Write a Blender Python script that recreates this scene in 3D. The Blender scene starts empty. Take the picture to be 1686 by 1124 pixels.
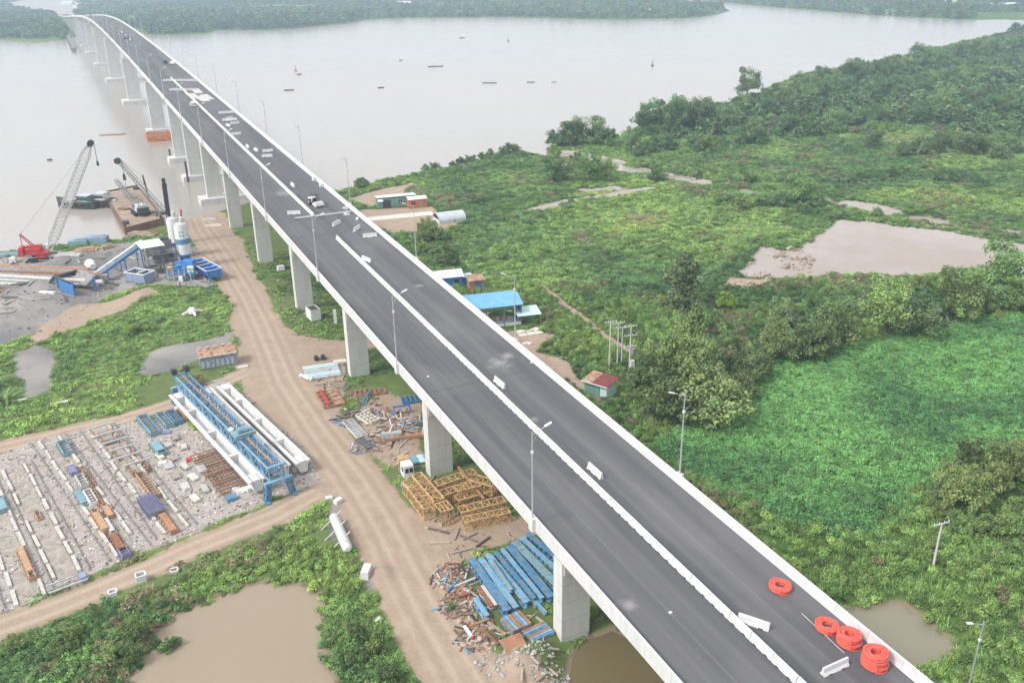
import bpy, bmesh, math, random
import numpy as np
from mathutils import Vector, Matrix

random.seed(7)
rng = np.random.default_rng(11)
scene = bpy.context.scene
col = scene.collection

# ------------------------------------------------------------------ camera
CAM_H = 69.17
PITCH = math.radians(22.71)
ROLL = math.radians(-0.82)
FPX = 1470.0                      # focal length in photo pixels (1686 wide)
cam_d = bpy.data.cameras.new('camera')
cam = bpy.data.objects.new('camera', cam_d)
col.objects.link(cam)
cam_d.sensor_fit = 'HORIZONTAL'
cam_d.sensor_width = 36.0
cam_d.lens = FPX / 1686.0 * 36.0
cam_d.clip_start = 1.0
cam_d.clip_end = 30000.0
cam.matrix_world = (Matrix.Translation((0, 0, CAM_H)) @ Matrix.Rotation(math.pi / 2 - PITCH, 4, 'X')
                    @ Matrix.Rotation(ROLL, 4, 'Z'))
scene.camera = cam

# ------------------------------------------------------------------ world, sun, exposure
SUN_EL, SUN_AZ = math.radians(46), math.radians(-122)      # azimuth measured from +Y towards +X
world = bpy.data.worlds.new('World')
scene.world = world
world.use_nodes = True
wn, wl = world.node_tree.nodes, world.node_tree.links
wn.clear()
w_out = wn.new('ShaderNodeOutputWorld')
w_bg = wn.new('ShaderNodeBackground')
w_sky = wn.new('ShaderNodeTexSky')
w_sky.sky_type = 'NISHITA'
w_sky.sun_disc = False
w_sky.sun_elevation = SUN_EL
w_sky.sun_rotation = SUN_AZ
w_sky.air_density = 1.0
w_sky.dust_density = 6.0
w_sky.ozone_density = 1.0
w_hs = wn.new('ShaderNodeHueSaturation')
w_hs.inputs['Saturation'].default_value = 0.22
w_mix = wn.new('ShaderNodeMixRGB')                        # overcast: an even cloud layer over the clear sky
w_mix.inputs[0].default_value = 0.7
w_mix.inputs[2].default_value = (5.9, 6.05, 6.4, 1)
wl.new(w_sky.outputs[0], w_hs.inputs['Color'])
wl.new(w_hs.outputs[0], w_mix.inputs[1])
wl.new(w_mix.outputs[0], w_bg.inputs['Color'])
w_bg.inputs['Strength'].default_value = 0.12
wl.new(w_bg.outputs[0], w_out.inputs['Surface'])

sun_d = bpy.data.lights.new('sun', 'SUN')
sun_d.energy = 1.5
sun_d.angle = math.radians(12)
sun_d.color = (1.0, 0.96, 0.9)
sun = bpy.data.objects.new('sun', sun_d)
col.objects.link(sun)
sd = Vector((math.sin(SUN_AZ) * math.cos(SUN_EL), math.cos(SUN_AZ) * math.cos(SUN_EL), math.sin(SUN_EL)))
sun.rotation_euler = sd.to_track_quat('Z', 'Y').to_euler()

scene.view_settings.view_transform = 'Standard'
scene.view_settings.look = 'None'
scene.view_settings.exposure = 0.76
scene.view_settings.gamma = 1.0
scene.view_settings.use_curve_mapping = False
try:
    scene.cycles.max_bounces = 4
    scene.cycles.diffuse_bounces = 2
    scene.cycles.glossy_bounces = 2
    scene.cycles.transmission_bounces = 3
    scene.cycles.transparent_max_bounces = 4
    scene.cycles.volume_bounces = 1
    scene.cycles.use_denoising = True
    scene.cycles.use_adaptive_sampling = True
    scene.cycles.adaptive_threshold = 0.02
except Exception:
    pass

# ------------------------------------------------------------------ survey: photo point -> place on the ground
def gp(x, y, z=0.0):
    a = (x - 843.0) / FPX
    b = -(y - 562.0) / FPX
    a, b = a * math.cos(ROLL) - b * math.sin(ROLL), a * math.sin(ROLL) + b * math.cos(ROLL)
    c, s = math.cos(PITCH), math.sin(PITCH)
    dx, dy, dz = a, c + b * s, -s + b * c
    t = (z - CAM_H) / dz
    return (dx * t, dy * t)

def G(x, y, z=0.0, up=0.0):
    p = gp(x, y, z)
    return Vector((p[0], p[1], z + up))

def head(a, b):
    """yaw that turns local +X from ground point a to ground point b"""
    return math.atan2(b[1] - a[1], b[0] - a[0])

# ------------------------------------------------------------------ materials
MATS = {}
def new_mat(name):
    m = bpy.data.materials.new(name)
    m.use_nodes = True
    return m, m.node_tree.nodes, m.node_tree.links, m.node_tree.nodes['Principled BSDF']

def M(name, rgb, rough=0.7, var=0.25, scale=1.5, metal=0.0, rust=0.0, rustcol=(0.22, 0.09, 0.04), spec=0.3, bump=0.0):
    if name in MATS:
        return MATS[name]
    m, n, l, b = new_mat(name)
    tc = n.new('ShaderNodeTexCoord')
    no = n.new('ShaderNodeTexNoise')
    no.inputs['Scale'].default_value = scale
    no.inputs['Detail'].default_value = 6
    no.inputs['Roughness'].default_value = 0.65
    l.new(tc.outputs['Object'], no.inputs['Vector'])
    mx = n.new('ShaderNodeMixRGB')
    mx.inputs[1].default_value = tuple(c * (1 - var) for c in rgb) + (1,)
    mx.inputs[2].default_value = tuple(min(1, c * (1 + var)) for c in rgb) + (1,)
    rp = n.new('ShaderNodeMapRange')
    rp.inputs[1].default_value = 0.3
    rp.inputs[2].default_value = 0.7
    l.new(no.outputs['Fac'], rp.inputs[0])
    l.new(rp.outputs[0], mx.inputs[0])
    out = mx.outputs[0]
    if rust > 0:
        n2 = n.new('ShaderNodeTexNoise')
        n2.inputs['Scale'].default_value = scale * 1.7
        n2.inputs['Detail'].default_value = 8
        n2.inputs['Roughness'].default_value = 0.7
        l.new(tc.outputs['Object'], n2.inputs['Vector'])
        r2 = n.new('ShaderNodeMapRange')
        r2.inputs[1].default_value = 0.62 - rust * 0.3
        r2.inputs[2].default_value = 0.70 - rust * 0.2
        l.new(n2.outputs['Fac'], r2.inputs[0])
        m2 = n.new('ShaderNodeMixRGB')
        l.new(r2.outputs[0], m2.inputs[0])
        l.new(out, m2.inputs[1])
        m2.inputs[2].default_value = rustcol + (1,)
        out = m2.outputs[0]
    l.new(out, b.inputs['Base Color'])
    b.inputs['Roughness'].default_value = rough
    b.inputs['Metallic'].default_value = metal
    b.inputs['Specular IOR Level'].default_value = spec
    if bump > 0:
        bp = n.new('ShaderNodeBump')
        bp.inputs['Strength'].default_value = bump
        bp.inputs['Distance'].default_value = 0.1
        l.new(no.outputs['Fac'], bp.inputs['Height'])
        l.new(bp.outputs[0], b.inputs['Normal'])
    MATS[name] = m
    return m

# ------------------------------------------------------------------ mesh builder
class MB:
    def __init__(s):
        s.v, s.f = [], []
    def add(s, vs, fs):
        k = len(s.v)
        s.v.extend(vs)
        s.f.extend([tuple(i + k for i in f) for f in fs])
        return s
    def hexa(s, p):          # 8 points: bottom ring 0-3, top ring 4-7
        return s.add([tuple(q) for q in p], [(3, 2, 1, 0), (4, 5, 6, 7), (0, 1, 5, 4), (1, 2, 6, 5), (2, 3, 7, 6), (3, 0, 4, 7)])
    def box(s, cx, cy, cz, sx, sy, sz, rz=0.0, taper=1.0):
        """centre of the base at cx,cy,cz"""
        c, n = math.cos(rz), math.sin(rz)
        pts = []
        for z, k in ((0, 1.0), (sz, taper)):
            for x, y in ((-1, -1), (1, -1), (1, 1), (-1, 1)):
                X, Y = x * sx / 2 * k, y * sy / 2 * k
                pts.append((cx + X * c - Y * n, cy + X * n + Y * c, cz + z))
        return s.hexa(pts)
    def bar(s, a, b, w, h=None, up=(0, 0, 1)):
        a, b = Vector(a), Vector(b)
        h = h or w
        d = (b - a)
        if d.length < 1e-6:
            return s
        d.normalize()
        upv = Vector(up)
        if abs(d.dot(upv)) > 0.98:
            upv = Vector((1, 0, 0))
        x = d.cross(upv).normalized()
        y = x.cross(d)
        pts = []
        for q in (a, b):
            for i, j in ((-1, -1), (1, -1), (1, 1), (-1, 1)):
                pts.append(tuple(q + x * (i * w / 2) + y * (j * h / 2)))
        return s.hexa(pts)
    def tube(s, a, b, r, n=8, r2=None, cap=True):
        a, b = Vector(a), Vector(b)
        r2 = r if r2 is None else r2
        d = (b - a).normalized()
        upv = Vector((0, 0, 1)) if abs(d.z) < 0.98 else Vector((1, 0, 0))
        x = d.cross(upv).normalized()
        y = x.cross(d)
        vs = []
        for q, rr in ((a, r), (b, r2)):
            for i in range(n):
                t = 2 * math.pi * i / n
                vs.append(tuple(q + (x * math.cos(t) + y * math.sin(t)) * rr))
        fs = [(i, (i + 1) % n, n + (i + 1) % n, n + i) for i in range(n)]
        if cap:
            fs.append(tuple(range(n))[::-1])
            fs.append(tuple(range(n, 2 * n)))
        return s.add(vs, fs)
    def prism(s, poly, z0, z1):
        n = len(poly)
        vs = [(p[0], p[1], z0) for p in poly] + [(p[0], p[1], z1) for p in poly]
        fs = [tuple(range(n))[::-1], tuple(range(n, 2 * n))] + [(i, (i + 1) % n, n + (i + 1) % n, n + i) for i in range(n)]
        return s.add(vs, fs)
    def extr(s, prof, x0, x1):
        """profile (y,z) extruded along x"""
        n = len(prof)
        vs = [(x0, p[0], p[1]) for p in prof] + [(x1, p[0], p[1]) for p in prof]
        fs = [tuple(range(n)), tuple(range(n, 2 * n))[::-1]] + [(i, n + i, n + (i + 1) % n, (i + 1) % n) for i in range(n)]
        return s.add(vs, fs)
    def lathe(s, prof, n=16, cx=0.0, cy=0.0):
        vs, fs = [], []
        m = len(prof)
        for r, z in prof:
            for i in range(n):
                t = 2 * math.pi * i / n
                vs.append((cx + r * math.cos(t), cy + r * math.sin(t), z))
        for k in range(m - 1):
            for i in range(n):
                fs.append((k * n + i, k * n + (i + 1) % n, (k + 1) * n + (i + 1) % n, (k + 1) * n + i))
        fs.append(tuple(range(n))[::-1])
        fs.append(tuple(range((m - 1) * n, m * n)))
        return s.add(vs, fs)
    def lattice(s, a, b, w, bays, c=0.12, d=0.07, w2=None):
        """square lattice column from a to b"""
        a, b = Vector(a), Vector(b)
        w2 = w if w2 is None else w2
        dd = (b - a).normalized()
        upv = Vector((0, 0, 1)) if abs(dd.z) < 0.95 else Vector((1, 0, 0))
        x = dd.cross(upv).normalized()
        y = x.cross(dd)
        def cr(k, i):
            t = k / bays
            ww = w + (w2 - w) * t
            sx, sy = ((-1, -1), (1, -1), (1, 1), (-1, 1))[i % 4]
            return a.lerp(b, t) + x * (sx * ww / 2) + y * (sy * ww / 2)
        for i in range(4):
            s.bar(cr(0, i), cr(bays, i), c)
        for k in range(bays):
            for i in range(4):
                s.bar(cr(k, i), cr(k + 1, i + 1) if k % 2 == 0 else cr(k + 1, i + 1), d)
                s.bar(cr(k, i), cr(k, i + 1), d)
        for i in range(4):
            s.bar(cr(bays, i), cr(bays, i + 1), d)
        return s
    def build(s, name, mat, parent=None, loc=None, rot=None, smooth=False, kind=None):
        me = bpy.data.meshes.new(name)
        me.from_pydata([tuple(v) for v in s.v], [], s.f)
        me.update()
        if smooth:
            me.polygons.foreach_set('use_smooth', [True] * len(me.polygons))
        if isinstance(mat, str):
            mat = MATS[mat]
        me.materials.append(mat)
        o = bpy.data.objects.new(name, me)
        col.objects.link(o)
        if parent is not None:
            o.parent = parent
        if loc is not None:
            o.location = loc
        if rot is not None:
            o.rotation_euler = rot
        if kind:
            o['kind'] = kind
        return o

def thing(name, label, cat, loc=(0, 0, 0), rz=0.0, group=None):
    o = bpy.data.objects.new(name, None)
    o.empty_display_size = 0.5
    col.objects.link(o)
    o.location = loc
    o.rotation_euler = (0, 0, rz)
    return tag(o, label, cat, group)

def tag(o, label, cat, group=None):
    o['label'] = label
    o['category'] = cat
    if group:
        o['group'] = group
    return o

def dup(root, loc, rz=None, label=None, group=None, scale=None, rot=None):
    r_ = root.copy()
    col.objects.link(r_)
    r_.location = loc
    if rz is not None:
        r_.rotation_euler = (0, 0, rz)
    if rot is not None:
        r_.rotation_euler = rot
    if scale is not None:
        r_.scale = scale if hasattr(scale, '__len__') else (scale,) * 3
    if label:
        r_['label'] = label
    if group:
        r_['group'] = group
    for ch in root.children:
        c = ch.copy()
        col.objects.link(c)
        c.parent = r_
        for g in ch.children:
            d = g.copy()
            col.objects.link(d)
            d.parent = c
    return r_

# ------------------------------------------------------------------ noise and distance fields
def vnoise(x, y, seed=0):
    xi, yi = np.floor(x), np.floor(y)
    fx, fy = x - xi, y - yi
    fx, fy = fx * fx * (3 - 2 * fx), fy * fy * (3 - 2 * fy)
    def h(a, b):
        k = np.sin(a * 127.1 + b * 311.7 + seed * 74.7) * 43758.5453
        return k - np.floor(k)
    return (h(xi, yi) * (1 - fx) + h(xi + 1, yi) * fx) * (1 - fy) + (h(xi, yi + 1) * (1 - fx) + h(xi + 1, yi + 1) * fx) * fy

def fbm(x, y, seed=0, oct=4):
    t, a, s = 0.0, 0.5, 0.0
    for i in range(oct):
        t = t + vnoise(x * 2 ** i, y * 2 ** i, seed + i) * a
        s += a
        a *= 0.5
    return t / s

def sdf_poly(px, py, poly):
    """positive inside"""
    d2 = np.full(px.shape, 1e18)
    ins = np.zeros(px.shape, bool)
    n = len(poly)
    for i in range(n):
        ax, ay = poly[i]
        bx, by = poly[(i + 1) % n]
        ex, ey = bx - ax, by - ay
        t = np.clip(((px - ax) * ex + (py - ay) * ey) / (ex * ex + ey * ey + 1e-12), 0, 1)
        d2 = np.minimum(d2, (px - ax - ex * t) ** 2 + (py - ay - ey * t) ** 2)
        if ay != by:
            c = ((ay > py) != (by > py)) & (px < (bx - ax) * (py - ay) / (by - ay) + ax)
            ins ^= c
    d = np.sqrt(d2)
    return np.where(ins, d, -d)

def dist_line(px, py, pts):
    d2 = np.full(px.shape, 1e18)
    for (ax, ay), (bx, by) in zip(pts[:-1], pts[1:]):
        ex, ey = bx - ax, by - ay
        t = np.clip(((px - ax) * ex + (py - ay) * ey) / (ex * ex + ey * ey + 1e-12), 0, 1)
        d2 = np.minimum(d2, (px - ax - ex * t) ** 2 + (py - ay - ey * t) ** 2)
    return np.sqrt(d2)

ORD = ['first', 'second', 'third', 'fourth', 'fifth', 'sixth', 'seventh', 'eighth', 'ninth', 'tenth', 'eleventh', 'twelfth', 'thirteenth', 'fourteenth', 'fifteenth',
       'sixteenth', 'seventeenth', 'eighteenth', 'nineteenth', 'twentieth', 'twenty-first', 'twenty-second', 'twenty-third', 'twenty-fourth', 'twenty-fifth']
def W_(pts):
    return [gp(*p) for p in pts]
# ================================================================== bridge axis (used by the ground too)
BU = np.array([-0.44448, 0.89579])          # along the bridge, away from the camera
BR = np.array([0.89579, 0.44448])           # to the right of it
BO = np.array([5.044, 78.937])              # foot of the first pier
PROF = np.array([(-260, 4.6), (-120, 9.0), (-31, 12.2), (6, 13.5), (48, 15.0), (87, 16.5), (133, 18.2), (254, 22.8), (381, 27.6),
                 (480, 30.9), (560, 33.0), (640, 34.9), (700, 35.7), (750, 35.9), (816, 35.3), (895, 33.6), (988, 30.6),
                 (1130, 25.3), (1300, 18.6), (1500, 11.0), (1700, 5.0), (1900, 2.2), (2400, 2.0)], float)
_ss = np.arange(-260, 2400, 2.0)
_zz = np.interp(_ss, PROF[:, 0], PROF[:, 1])
_k = np.exp(-0.5 * (np.arange(-40, 41) / 14.0) ** 2)
_zz = np.convolve(np.pad(_zz, 40, mode='edge'), _k / _k.sum(), mode='valid')
def deck_z(s):
    return float(np.interp(s, _ss, _zz)) - 0.95          # asphalt surface
def BP(s, v, dz=0.0):
    p = BO + BU * s + BR * v
    return Vector((p[0], p[1], deck_z(s) + dz))
BYAW = math.atan2(BU[1], BU[0])
def bpitch(s):
    return math.atan2(deck_z(s + 3) - deck_z(s - 3), 6.0)
def on_deck(x, y):
    """photo point on the carriageway -> (s, v)"""
    s = 100.0
    for _ in range(60):
        g = np.array(gp(x, y, deck_z(s))) - BO
        s2 = float(g @ BU)
        s = s + (s2 - s) * 0.6
    return s, float(g @ BR)

# ================================================================== ground plan
WATER_Z = -0.9
near_land = W_([(-500, 470), (-200, 425), (0, 412), (60, 405), (110, 399), (150, 394), (200, 390), (225, 380), (268, 367), (305, 354),
                (335, 351), (375, 339), (405, 328), (440, 322), (520, 318), (560, 312), (600, 301), (650, 291), (700, 281),
                (760, 270), (820, 251), (866, 244), (880, 247), (905, 241), (930, 224), (980, 223), (1010, 223), (1040, 216),
                (1060, 206), (1130, 189), (1250, 151), (1320, 126), (1460, 99), (1570, 74), (1686, 49)]) + \
            [(800, 1040), (2500, 640), (7000, 500), (7000, -2500), (-7000, -2500), (-7000, 100), (-700, 170)]
far_land_a = [(-7000, 900), (-1500, 1000)] + W_([(0, 66), (60, 70), (110, 64), (130, 58), (180, 50), (222, 46), (240, 57), (290, 58), (350, 54), (357, 50), (460, 50),
                (490, 46), (585, 37), (600, 32), (680, 29), (840, 28), (900, 30), (1000, 32), (1130, 30), (1180, 24), (1203, 17),
                (1190, 13), (1130, 8), (1060, 4), (1040, -3)]) + [(150, 6500), (-7000, 6500)]
far_land_b = W_([(1100, -6), (1180, 3), (1240, 9), (1300, 14), (1400, 22), (1500, 29), (1600, 32), (1686, 32)]) + \
             [(1000, 1130), (2600, 800), (7000, 650), (7000, 6500), (260, 6500)]
POND_A = W_([(205, 1124), (230, 1075), (265, 1045), (275, 1020), (300, 1000), (345, 985), (390, 962), (440, 951), (500, 963), (530, 985),
             (520, 1010), (530, 1040), (535, 1085), (560, 1124), (600, 1210), (560, 1300), (300, 1330), (150, 1260)])
POND_B = W_([(1400, 1000), (1440, 988), (1490, 989), (1530, 1018), (1562, 1046), (1552, 1072), (1500, 1082), (1460, 1085), (1400, 1050)])
POND_C = W_([(945, 1062), (962, 1040), (1010, 1028), (1060, 1060), (1110, 1120), (1170, 1200), (1060, 1290), (940, 1200), (930, 1120)])
CREEK = [(W_([(862, 240), (885, 247), (905, 251), (925, 254)]), 5.0),
         (W_([(1008, 268), (1025, 273), (1050, 279)]), 3.5), (W_([(1098, 289), (1112, 290)]), 2.0), (W_([(1120, 288), (1127, 293)]), 2.0),
         (W_([(1228, 311), (1243, 316)]), 2.6), (W_([(1362, 326), (1370, 330)]), 1.8), (W_([(1515, 356), (1545, 361)]), 3.2), (W_([(1664, 377), (1672, 379)]), 2.2)]
# bare places
MUD = [W_([(1375, 362), (1450, 367), (1560, 380), (1686, 402), (1820, 420), (1840, 470), (1686, 456), (1640, 442), (1500, 452), (1340, 452),
           (1300, 456), (1235, 456), (1215, 450), (1245, 428), (1255, 406), (1300, 412), (1345, 396), (1352, 376)])]
MUDLINE = [(W_([(905, 249), (950, 253), (985, 259), (1010, 267)]), 4.5), (W_([(1030, 273), (1110, 289), (1130, 293), (1160, 300)]), 3.0),
           (W_([(1400, 335), (1430, 340), (1460, 347)]), 5.0),
           (W_([(876, 346), (930, 331), (1000, 321), (1040, 313), (1075, 308)]), 2.2), (W_([(960, 312), (1010, 309)]), 3.0)]
FIELD_G = [W_([(925, 380), (950, 355), (1018, 350), (1030, 356), (1000, 384), (950, 388)]), W_([(1170, 375), (1260, 360), (1300, 375), (1250, 395), (1180, 392)]),
           W_([(190, 40), (215, 24), (235, 34), (225, 42)]), W_([(930, 24), (960, 16), (1000, 20), (990, 26)]), W_([(1080, 24), (1100, 17), (1140, 20), (1125, 26)]),
           W_([(1400, 17), (1420, 12), (1440, 18), (1430, 23)]), W_([(1450, 24), (1460, 14), (1480, 18), (1475, 26)]), W_([(400, 14), (440, 8), (530, 9), (520, 14)]),
           W_([(640, 12), (680, 7), (750, 9), (740, 15)])]
FIELD_T = [W_([(1020, 354), (1100, 355), (1098, 372), (1060, 376), (1005, 388)]), W_([(940, 316), (1000, 306), (1050, 312), (960, 326)])]
ROADS = [([(322, 352), (335, 380), (358, 410), (384, 450), (408, 490), (430, 535), (450, 580), (470, 630), (520, 705), (585, 790), (632, 865), (672, 945), (712, 1020), (765, 1110), (830, 1230)], 4.5),
         ([(450, 590), (400, 615), (330, 645), (290, 662), (200, 690), (100, 714), (0, 737), (-150, 772)], 2.3),
         ([(560, 790), (450, 850), (330, 897), (200, 955), (100, 996), (0, 1032), (-120, 1078)], 2.6),
         ([(440, 585), (490, 582), (560, 572), (640, 556)], 3.2)]
ROADS = [(W_(p), w) for p, w in ROADS]
DIRT = [W_([(318, 350), (350, 345), (372, 352), (420, 440), (400, 470), (370, 470), (330, 420)]),
        W_([(365, 520), (420, 470), (455, 520), (480, 555), (565, 558), (575, 600), (560, 650), (545, 690), (590, 750), (640, 800), (655, 850), (620, 880), (560, 840), (505, 800), (455, 730), (400, 650), (385, 600), (395, 560)]),
        W_([(590, 345), (640, 343), (712, 340), (755, 372), (700, 386), (640, 381), (600, 362)]),
        W_([(800, 548), (850, 545), (905, 552), (880, 580), (930, 600), (960, 640), (900, 610), (840, 575)]),
        W_([(610, 860), (700, 850), (860, 850), (900, 870), (770, 920), (720, 930), (660, 900)]),
        W_([(620, 640), (700, 665), (700, 750), (640, 770), (590, 720)]),
        W_([(640, 930), (740, 920), (800, 1060), (900, 1080), (940, 1124), (900, 1220), (800, 1220), (700, 1080)])]
TRACKPATH = [(W_([(890, 470), (935, 505), (970, 530), (1000, 556), (1035, 580)]), 0.9)]
YARD = [W_([(118, 26), (100, 27), (60, 22), (30, 16), (10, 6), (40, 0), (105, -6), (135, 8)]), W_([(-150, 775), (0, 748), (120, 712), (225, 690), (262, 690), (300, 690), (345, 720), (430, 800), (440, 822), (330, 872), (220, 918), (120, 962), (0, 1010), (-160, 1075)]),
        W_([(285, 640), (370, 622), (520, 755), (535, 790), (470, 815), (420, 810)])]
GRAVEL = [W_([(-200, 440), (0, 425), (90, 415), (190, 400), (270, 395), (330, 410), (372, 455), (340, 470), (250, 470), (150, 500), (90, 545), (30, 560), (-60, 585), (-250, 620)]),
          W_([(540, 815), (600, 820), (615, 870), (575, 900), (545, 890)]), W_([(600, 930), (650, 935), (650, 975), (610, 970)])]
SOILPATCH = [W_([(70, 545), (130, 505), (205, 495), (245, 478), (275, 485), (200, 512), (120, 545), (80, 560), (20, 580)]),
             W_([(570, 330), (600, 318), (680, 300), (660, 325), (610, 340)]), W_([(1200, 455), (1290, 458), (1240, 475), (1190, 470)])]
GREYPATCH = [W_([(22, 585), (62, 565), (85, 590), (78, 640), (45, 655)]), W_([(250, 580), (340, 560), (385, 545), (380, 570), (300, 600), (240, 620), (220, 612)])]

def smooth01(x):
    x = np.clip(x, 0, 1)
    return x * x * (3 - 2 * x)

def union(px, py, polys):
    d = np.full(px.shape, -1e9)
    for p in polys:
        xs = [q[0] for q in p]; ys = [q[1] for q in p]
        m = (px > min(xs) - 40) & (px < max(xs) + 40) & (py > min(ys) - 40) & (py < max(ys) + 40)
        if m.any():
            dd = d[m]
            d[m] = np.maximum(dd, sdf_poly(px[m], py[m], p))
    return d

def union_line(px, py, lines):
    d = np.full(px.shape, -1e9)
    for p, w in lines:
        xs = [q[0] for q in p]; ys = [q[1] for q in p]
        m = (px > min(xs) - 40) & (px < max(xs) + 40) & (py > min(ys) - 40) & (py < max(ys) + 40)
        if m.any():
            d[m] = np.maximum(d[m], w - dist_line(px[m], py[m], p))
    return d

def zones(px, py):
    z = {}
    wob = (fbm(px * 0.11, py * 0.11, 3) - 0.5)
    nl = sdf_poly(px, py, near_land)
    fa = sdf_poly(px, py, far_land_a)
    fb = sdf_poly(px, py, far_land_b)
    far_w = (fbm(px * 0.02, py * 0.02, 9) - 0.5) * 16
    land = np.maximum(nl + wob * 5, np.maximum(fa + far_w, fb + far_w))
    pond = union(px, py, [POND_A, POND_B, POND_C]) + wob * 2.2
    creek = union_line(px, py, CREEK) + wob * 3
    land = np.minimum(land, np.where(pond > -40, -pond, land))
    land = np.minimum(land, np.where(creek > -40, -creek, land))
    z['land'] = land
    z['pond'] = pond
    road = union_line(px, py, ROADS)
    z['road'] = road
    z['dirt'] = np.maximum(road + wob * 2.5, np.maximum(union(px, py, DIRT) + wob * 5, union_line(px, py, TRACKPATH) + wob))
    z['soil'] = union(px, py, SOILPATCH) + wob * 6
    z['mud'] = np.maximum(union(px, py, MUD) + wob * 5, union_line(px, py, MUDLINE) + wob * 5)
    z['yard'] = union(px, py, YARD) + wob * 4
    z['gravel'] = np.maximum(union(px, py, GRAVEL), union(px, py, GREYPATCH)) + wob * 5
    z['fieldg'] = union(px, py, FIELD_G) + wob * 3
    z['fieldt'] = union(px, py, FIELD_T) + wob * 3
    s = (px - BO[0]) * BU[0] + (py - BO[1]) * BU[1]
    v = (px - BO[0]) * BR[0] + (py - BO[1]) * BR[1]
    z['under'] = np.minimum(v + 0.5, 18.5 - v)
    z['s'] = s
    z['v'] = v
    return z

MOUNDS = [(gp(75, 470), 9.0, 1.8), (gp(45, 505), 14.0, 2.0), (gp(130, 452), 7.0, 1.2), (gp(20, 540), 10.0, 1.3), (gp(225, 492), 9.0, 1.5), (gp(105, 432), 7.0, 1.5),
          (gp(860, 1092), 3.0, 1.1), (gp(890, 1075), 2.2, 0.9), (gp(628, 946), 2.2, 0.8), (gp(330, 520), 9, 0.8), (gp(470, 520), 5, 0.7)]
def ground_z(px, py, z=None):
    z = z or zones(px, py)
    h = np.clip(WATER_Z + 0.30 * z['land'], -3.0, 0.0)
    inl = smooth01(z['land'] / 6)
    bump = (fbm(px * 0.25, py * 0.25, 21) - 0.5) * 0.5 + (fbm(px * 0.05, py * 0.05, 27) - 0.5) * 0.8
    calm = 1 - 0.85 * smooth01((np.maximum(z['dirt'], np.maximum(z['mud'], z['yard'])) + 1) / 2)
    h = h + bump * inl * calm
    h = h + inl * smooth01((z['yard'] + 1) / 2) * (fbm(px * 0.9, py * 0.9, 33) - 0.5) * 0.35
    h = h - np.where(z['mud'] > 0, 0.25, 0) * inl
    for (mx, my), r, hh in MOUNDS:
        d = np.hypot(px - mx, py - my) / r
        h = h + hh * np.exp(-d * d * 2.2) * (0.75 + 0.5 * fbm(px * 0.4, py * 0.4, 41))
    return h
def gz(x, y):
    return float(ground_z(np.array([float(x)]), np.array([float(y)]))[0])

# ---- the sheet: rows get wider apart with distance
ys = [-2500.0, -900.0, -300.0, -80.0, 0.0, 20.0]
y = 34.0
while y < 6400:
    ys.append(y)
    y += max(0.62, 0.0058 * y) if y < 600 else 0.013 * y
ys = np.array(ys)
NC = 470
tx = np.linspace(-1, 1, NC)
half = np.where(ys < 30, 2600.0, 0.74 * ys + 45)
GX = tx[None, :] * half[:, None]
GY = np.repeat(ys[:, None], NC, 1)
gx, gy = GX.ravel(), GY.ravel()
Z = zones(gx, gy)
gh = ground_z(gx, gy, Z)
NR = len(ys)
idx = np.arange(NR * NC).reshape(NR, NC)
quads = np.stack([idx[:-1, :-1], idx[:-1, 1:], idx[1:, 1:], idx[1:, :-1]], -1).reshape(-1, 4)

def ramp(d, w):
    return np.clip(0.5 + d / (2 * w), 0, 1)
rdist = np.minimum(dist_line(gx, gy, ROADS[0][0]), 50.0)
for p, w in ROADS[1:3]:
    rdist = np.where(rdist < 5.5, rdist, np.minimum(rdist, dist_line(gx, gy, p)))
HYA = W_([(1075, 745), (1180, 660), (1245, 605), (1390, 570), (1560, 538), (1686, 518), (1850, 500), (1850, 770), (1640, 770), (1520, 800), (1430, 880), (1290, 855)])
wild = ramp(np.minimum(Z['v'] - 19.0, 60.0), 2.0) * ramp(Z['land'] - 1, 2.0)
hya = ramp(sdf_poly(gx, gy, HYA), 2.0)
ATTR = {'dirt': ramp(np.maximum(Z['dirt'], Z['soil']), 1.6), 'mud': ramp(Z['mud'], 2.0), 'yard': ramp(Z['yard'], 1.5), 'gravel': ramp(Z['gravel'], 2.0),
        'fieldg': ramp(Z['fieldg'], 2.5), 'fieldt': ramp(Z['fieldt'], 2.5), 'rdist': rdist, 'wild': wild, 'hya': hya,
        'shore': np.clip(1 - (gh - WATER_Z) / 0.5, 0, 1)}

# ---- ground material
gm, n, l, b = new_mat('ground')
tc = n.new('ShaderNodeTexCoord')
def noise(scale, detail=6, rough=0.6):
    q = n.new('ShaderNodeTexNoise')
    q.inputs['Scale'].default_value = scale
    q.inputs['Detail'].default_value = detail
    q.inputs['Roughness'].default_value = rough
    l.new(tc.outputs['Object'], q.inputs['Vector'])
    return q.outputs['Fac']
def mrange(src, a, b_, c=0.0, d=1.0):
    q = n.new('ShaderNodeMapRange')
    for i, val in enumerate((a, b_, c, d)):
        q.inputs[i + 1].default_value = val
    l.new(src, q.inputs[0])
    return q.outputs[0]
def mixc(f, a, b_):
    q = n.new('ShaderNodeMixRGB')
    for i, val in enumerate((f, a, b_)):
        if isinstance(val, tuple):
            q.inputs[i].default_value = val + (1,)
        elif isinstance(val, float):
            q.inputs[i].default_value = val
        else:
            l.new(val, q.inputs[i])
    return q.outputs[0]
def maths(op, a, b_):
    q = n.new('ShaderNodeMath')
    q.operation = op
    for i, val in enumerate((a, b_)):
        if isinstance(val, (float, int)):
            q.inputs[i].default_value = val
        else:
            l.new(val, q.inputs[i])
    return q.outputs[0]
def attr(name):
    q = n.new('ShaderNodeAttribute')
    q.attribute_name = name
    return q.outputs['Fac']
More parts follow.
